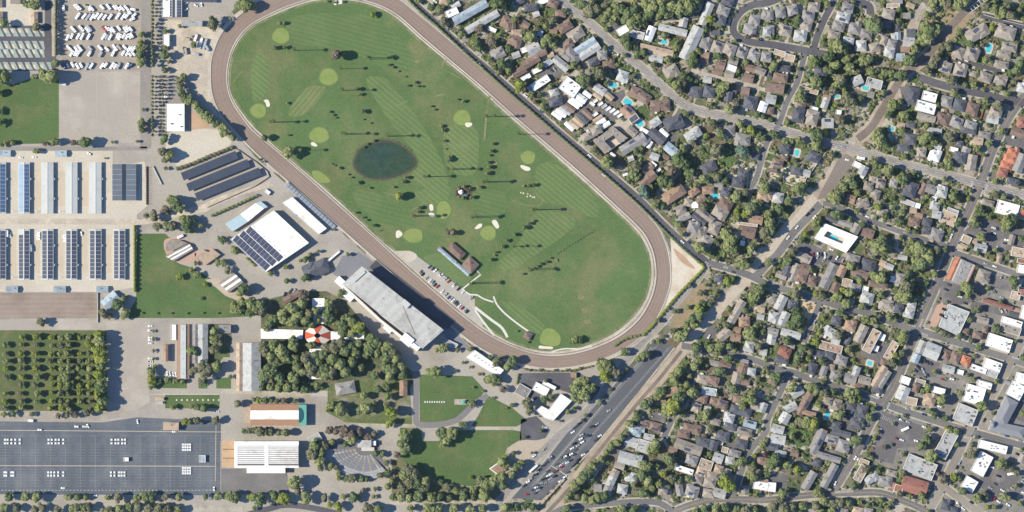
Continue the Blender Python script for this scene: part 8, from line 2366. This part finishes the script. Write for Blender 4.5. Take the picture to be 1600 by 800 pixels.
# light masts, white fences and kiosks
def mast(x, y, h, lab):
    o = thing('light_mast', lab, 'lamp', P(x, y))
    mb = MB()
    mb.cyl(0, 0, 0, h, 0.2, 0.12)
    mb.obj('pole', M_unit, o)
    mb = MB()
    mb.box(-1.3, -0.3, h - 0.2, 1.3, 0.3, h + 0.25)
    mb.obj('lamp_head', M_trim, o)


for k, (x, y) in enumerate(((22, 532), (60, 530), (97, 531))):
    mast(20 + k * 37, 433, 5, 'slim light mast at the foot of the solar barns, a set')
    mast(20 + k * 37, 330, 5, 'slim light mast at the foot of the first barns, a set')
for o in bpy.data.objects:
    if o.name.startswith('light_mast'):
        o['group'] = o['label']
fence = thing('white_gate_fence', 'long white fence panel beside the fairground lane', 'fence', P(246, 274), -math.radians(64))
mb = MB()
mb.box(-11, -0.3, 0, 11, 0.3, 2.0)
mb.obj('panel', M_trim, fence)
mb = MB()
for k in range(6):
    mb.box(-10.6 + k * 4.2, -0.42, 0, -10.3 + k * 4.2, 0.42, 2.2)
mb.obj('post_frame', M_unit, fence)


def fence_line(pts, h, m, lab, name='fence'):
    mb = MB()
    strip(mb, pts, 0.5, h, 0, h)
    o = mb.obj(name, m)
    tag(o, lab, 'fence')


M_fence = mat('fence_board', (150, 126, 104), 0.1, 0.3, 1.0)
fence_line([(1206, 275), (1232, 287), (1256, 291)], 2.2, M_fence, 'brown board fence round the bare yard')
fence_line([(1256, 284), (1272, 262), (1290, 238)], 2.4, M_trim, 'pale wall along the railway strip')
fence_line([(400, 253), (418, 268), (421, 276), (400, 290)], 1.8, M_fence, 'dark rail fence round the carport end')
fence_line([(360, 230), (372, 234), (392, 248), (400, 253)], 1.8, M_fence, 'dark rail fence above the carports')
fence_line([(324, 324), (360, 308), (400, 290)], 1.6, M_fence, 'dark rail fence beside the curving dirt path')
fence_line([(153, 457), (153, 504)], 2.0, M_trim, 'white rail at the end of the brown arena')
fence_line([(1536, 23), (1568, 32), (1610, 42)], 2.4, M_trim, 'long pale wall above the condominium drive')
fence_line([(1532, 186), (1538, 166), (1545, 170)], 2.0, mat('orange_wall', (206, 120, 70), 0.08), 'orange garden wall by the condominium street')
fence_line([(235, 616), (343, 616)], 0.6, M_trim, 'low white kerb wall above the small lawn')
# strings of white pennants over the park walk
for (x0, y0, x1, n, lab) in ((276, 625, 342, 9, 'white sculpted plaques in a row on the small lawn'), (664, 628, 694, 9, 'white letters standing in a row on the park lawn')):
    o = thing('lawn_sign', lab, 'sign', P((x0 + x1) / 2, y0))
    for k in range(n):
        mb = MB()
        X = (x0 + (x1 - x0) * k / (n - 1) - (x0 + x1) / 2) * S
        mb.box(X - 0.7, -0.9, 0, X + 0.7, 0.9, 0.5)
        mb.obj('plaque', M_trim, o)
o = thing('playground', 'small play structure with a teal roof on the park lawn', 'playground', P(720, 628))
mb = MB()
mb.box(-7, -3, 0.12, 6, 3, 0.16)
mb.obj('pad', M_drive, o)
mb = MB()
mb.pitched(3, 0, 4, 4, 2.6, 0.5, 'h', 0.2)
mb.obj('canopy', MATS['teal_roof'], o)
mb = MB()
for x in (1.2, 4.8):
    for y in (-1.8, 1.8):
        mb.cyl(x, y, 0, 2.6, 0.1, 0.1, 6)
mb.box(-6, -0.4, 0.2, -1, 0.4, 1.2)
mb.obj('frame', M_unit, o)

# blue awning poles: parked bike shelters of the diagonal lot
o = thing('bus_shelter', 'long white platform shelter beside the diagonal car park', 'shelter', P(833, 732), math.radians(42))
mb = MB()
mb.box(-6, -1.2, 2.6, 6, 1.2, 2.85)
mb.obj('roof', M_trim, o)
mb = MB()
for x in (-5, 0, 5):
    mb.box(x - 0.1, -0.1, 0, x + 0.1, 0.1, 2.6)
mb.obj('post_frame', M_unit, o)
for k in range(7):
    o = thing('platform_shelter', 'small tan shelter roof on the platform beside the railway strip', 'shelter', P(848 + k * 5.2, 784 - k * 5.6), math.radians(46), 'platform shelters beside the railway strip')
    mb = MB()
    mb.box(-2.4, -1.2, 2.4, 2.4, 1.2, 2.6)
    mb.obj('roof', ROOFM['t'], o)
    mb = MB()
    for x in (-2, 2):
        mb.box(x - 0.1, -0.1, 0, x + 0.1, 0.1, 2.4)
    mb.obj('post_frame', M_unit, o)
# thin summer haze between the camera and the ground
mb = MB()
mb.box(-6200, -6200, -1.5, 6200, 6200, CAM_H + 60)
hz = bpy.data.materials.new('haze')
hz.use_nodes = True
hn = hz.node_tree.nodes
hn.remove(hn['Principled BSDF'])
pv = hn.new('ShaderNodeVolumePrincipled')
pv.inputs['Color'].default_value = (0.72, 0.84, 1.0, 1.0)
pv.inputs['Density'].default_value = 4.8e-6
hz.node_tree.links.new(pv.outputs[0], hn['Material Output'].inputs['Volume'])
tag(mb.obj('haze', hz, None, 'stuff'), 'thin pale haze over the whole scene', 'haze')
# labels that stay unique carry no group
seen = {}
for o in bpy.data.objects:
    if o.parent is None and 'label' in o:
        seen.setdefault((o['label'], o['category']), []).append(o)
for (lab, cat), lst in seen.items():
    if len(lst) == 1:
        if 'group' in lst[0] and str(lst[0]['group']).startswith('look-alikes'):
            del lst[0]['group']
    else:
        for o in lst:
            if str(o.get('group', '')).startswith('look-alikes'):
                words = lab.split(' near ')
                o['group'] = (cat + 's near ' + words[1]) if len(words) > 1 else lab
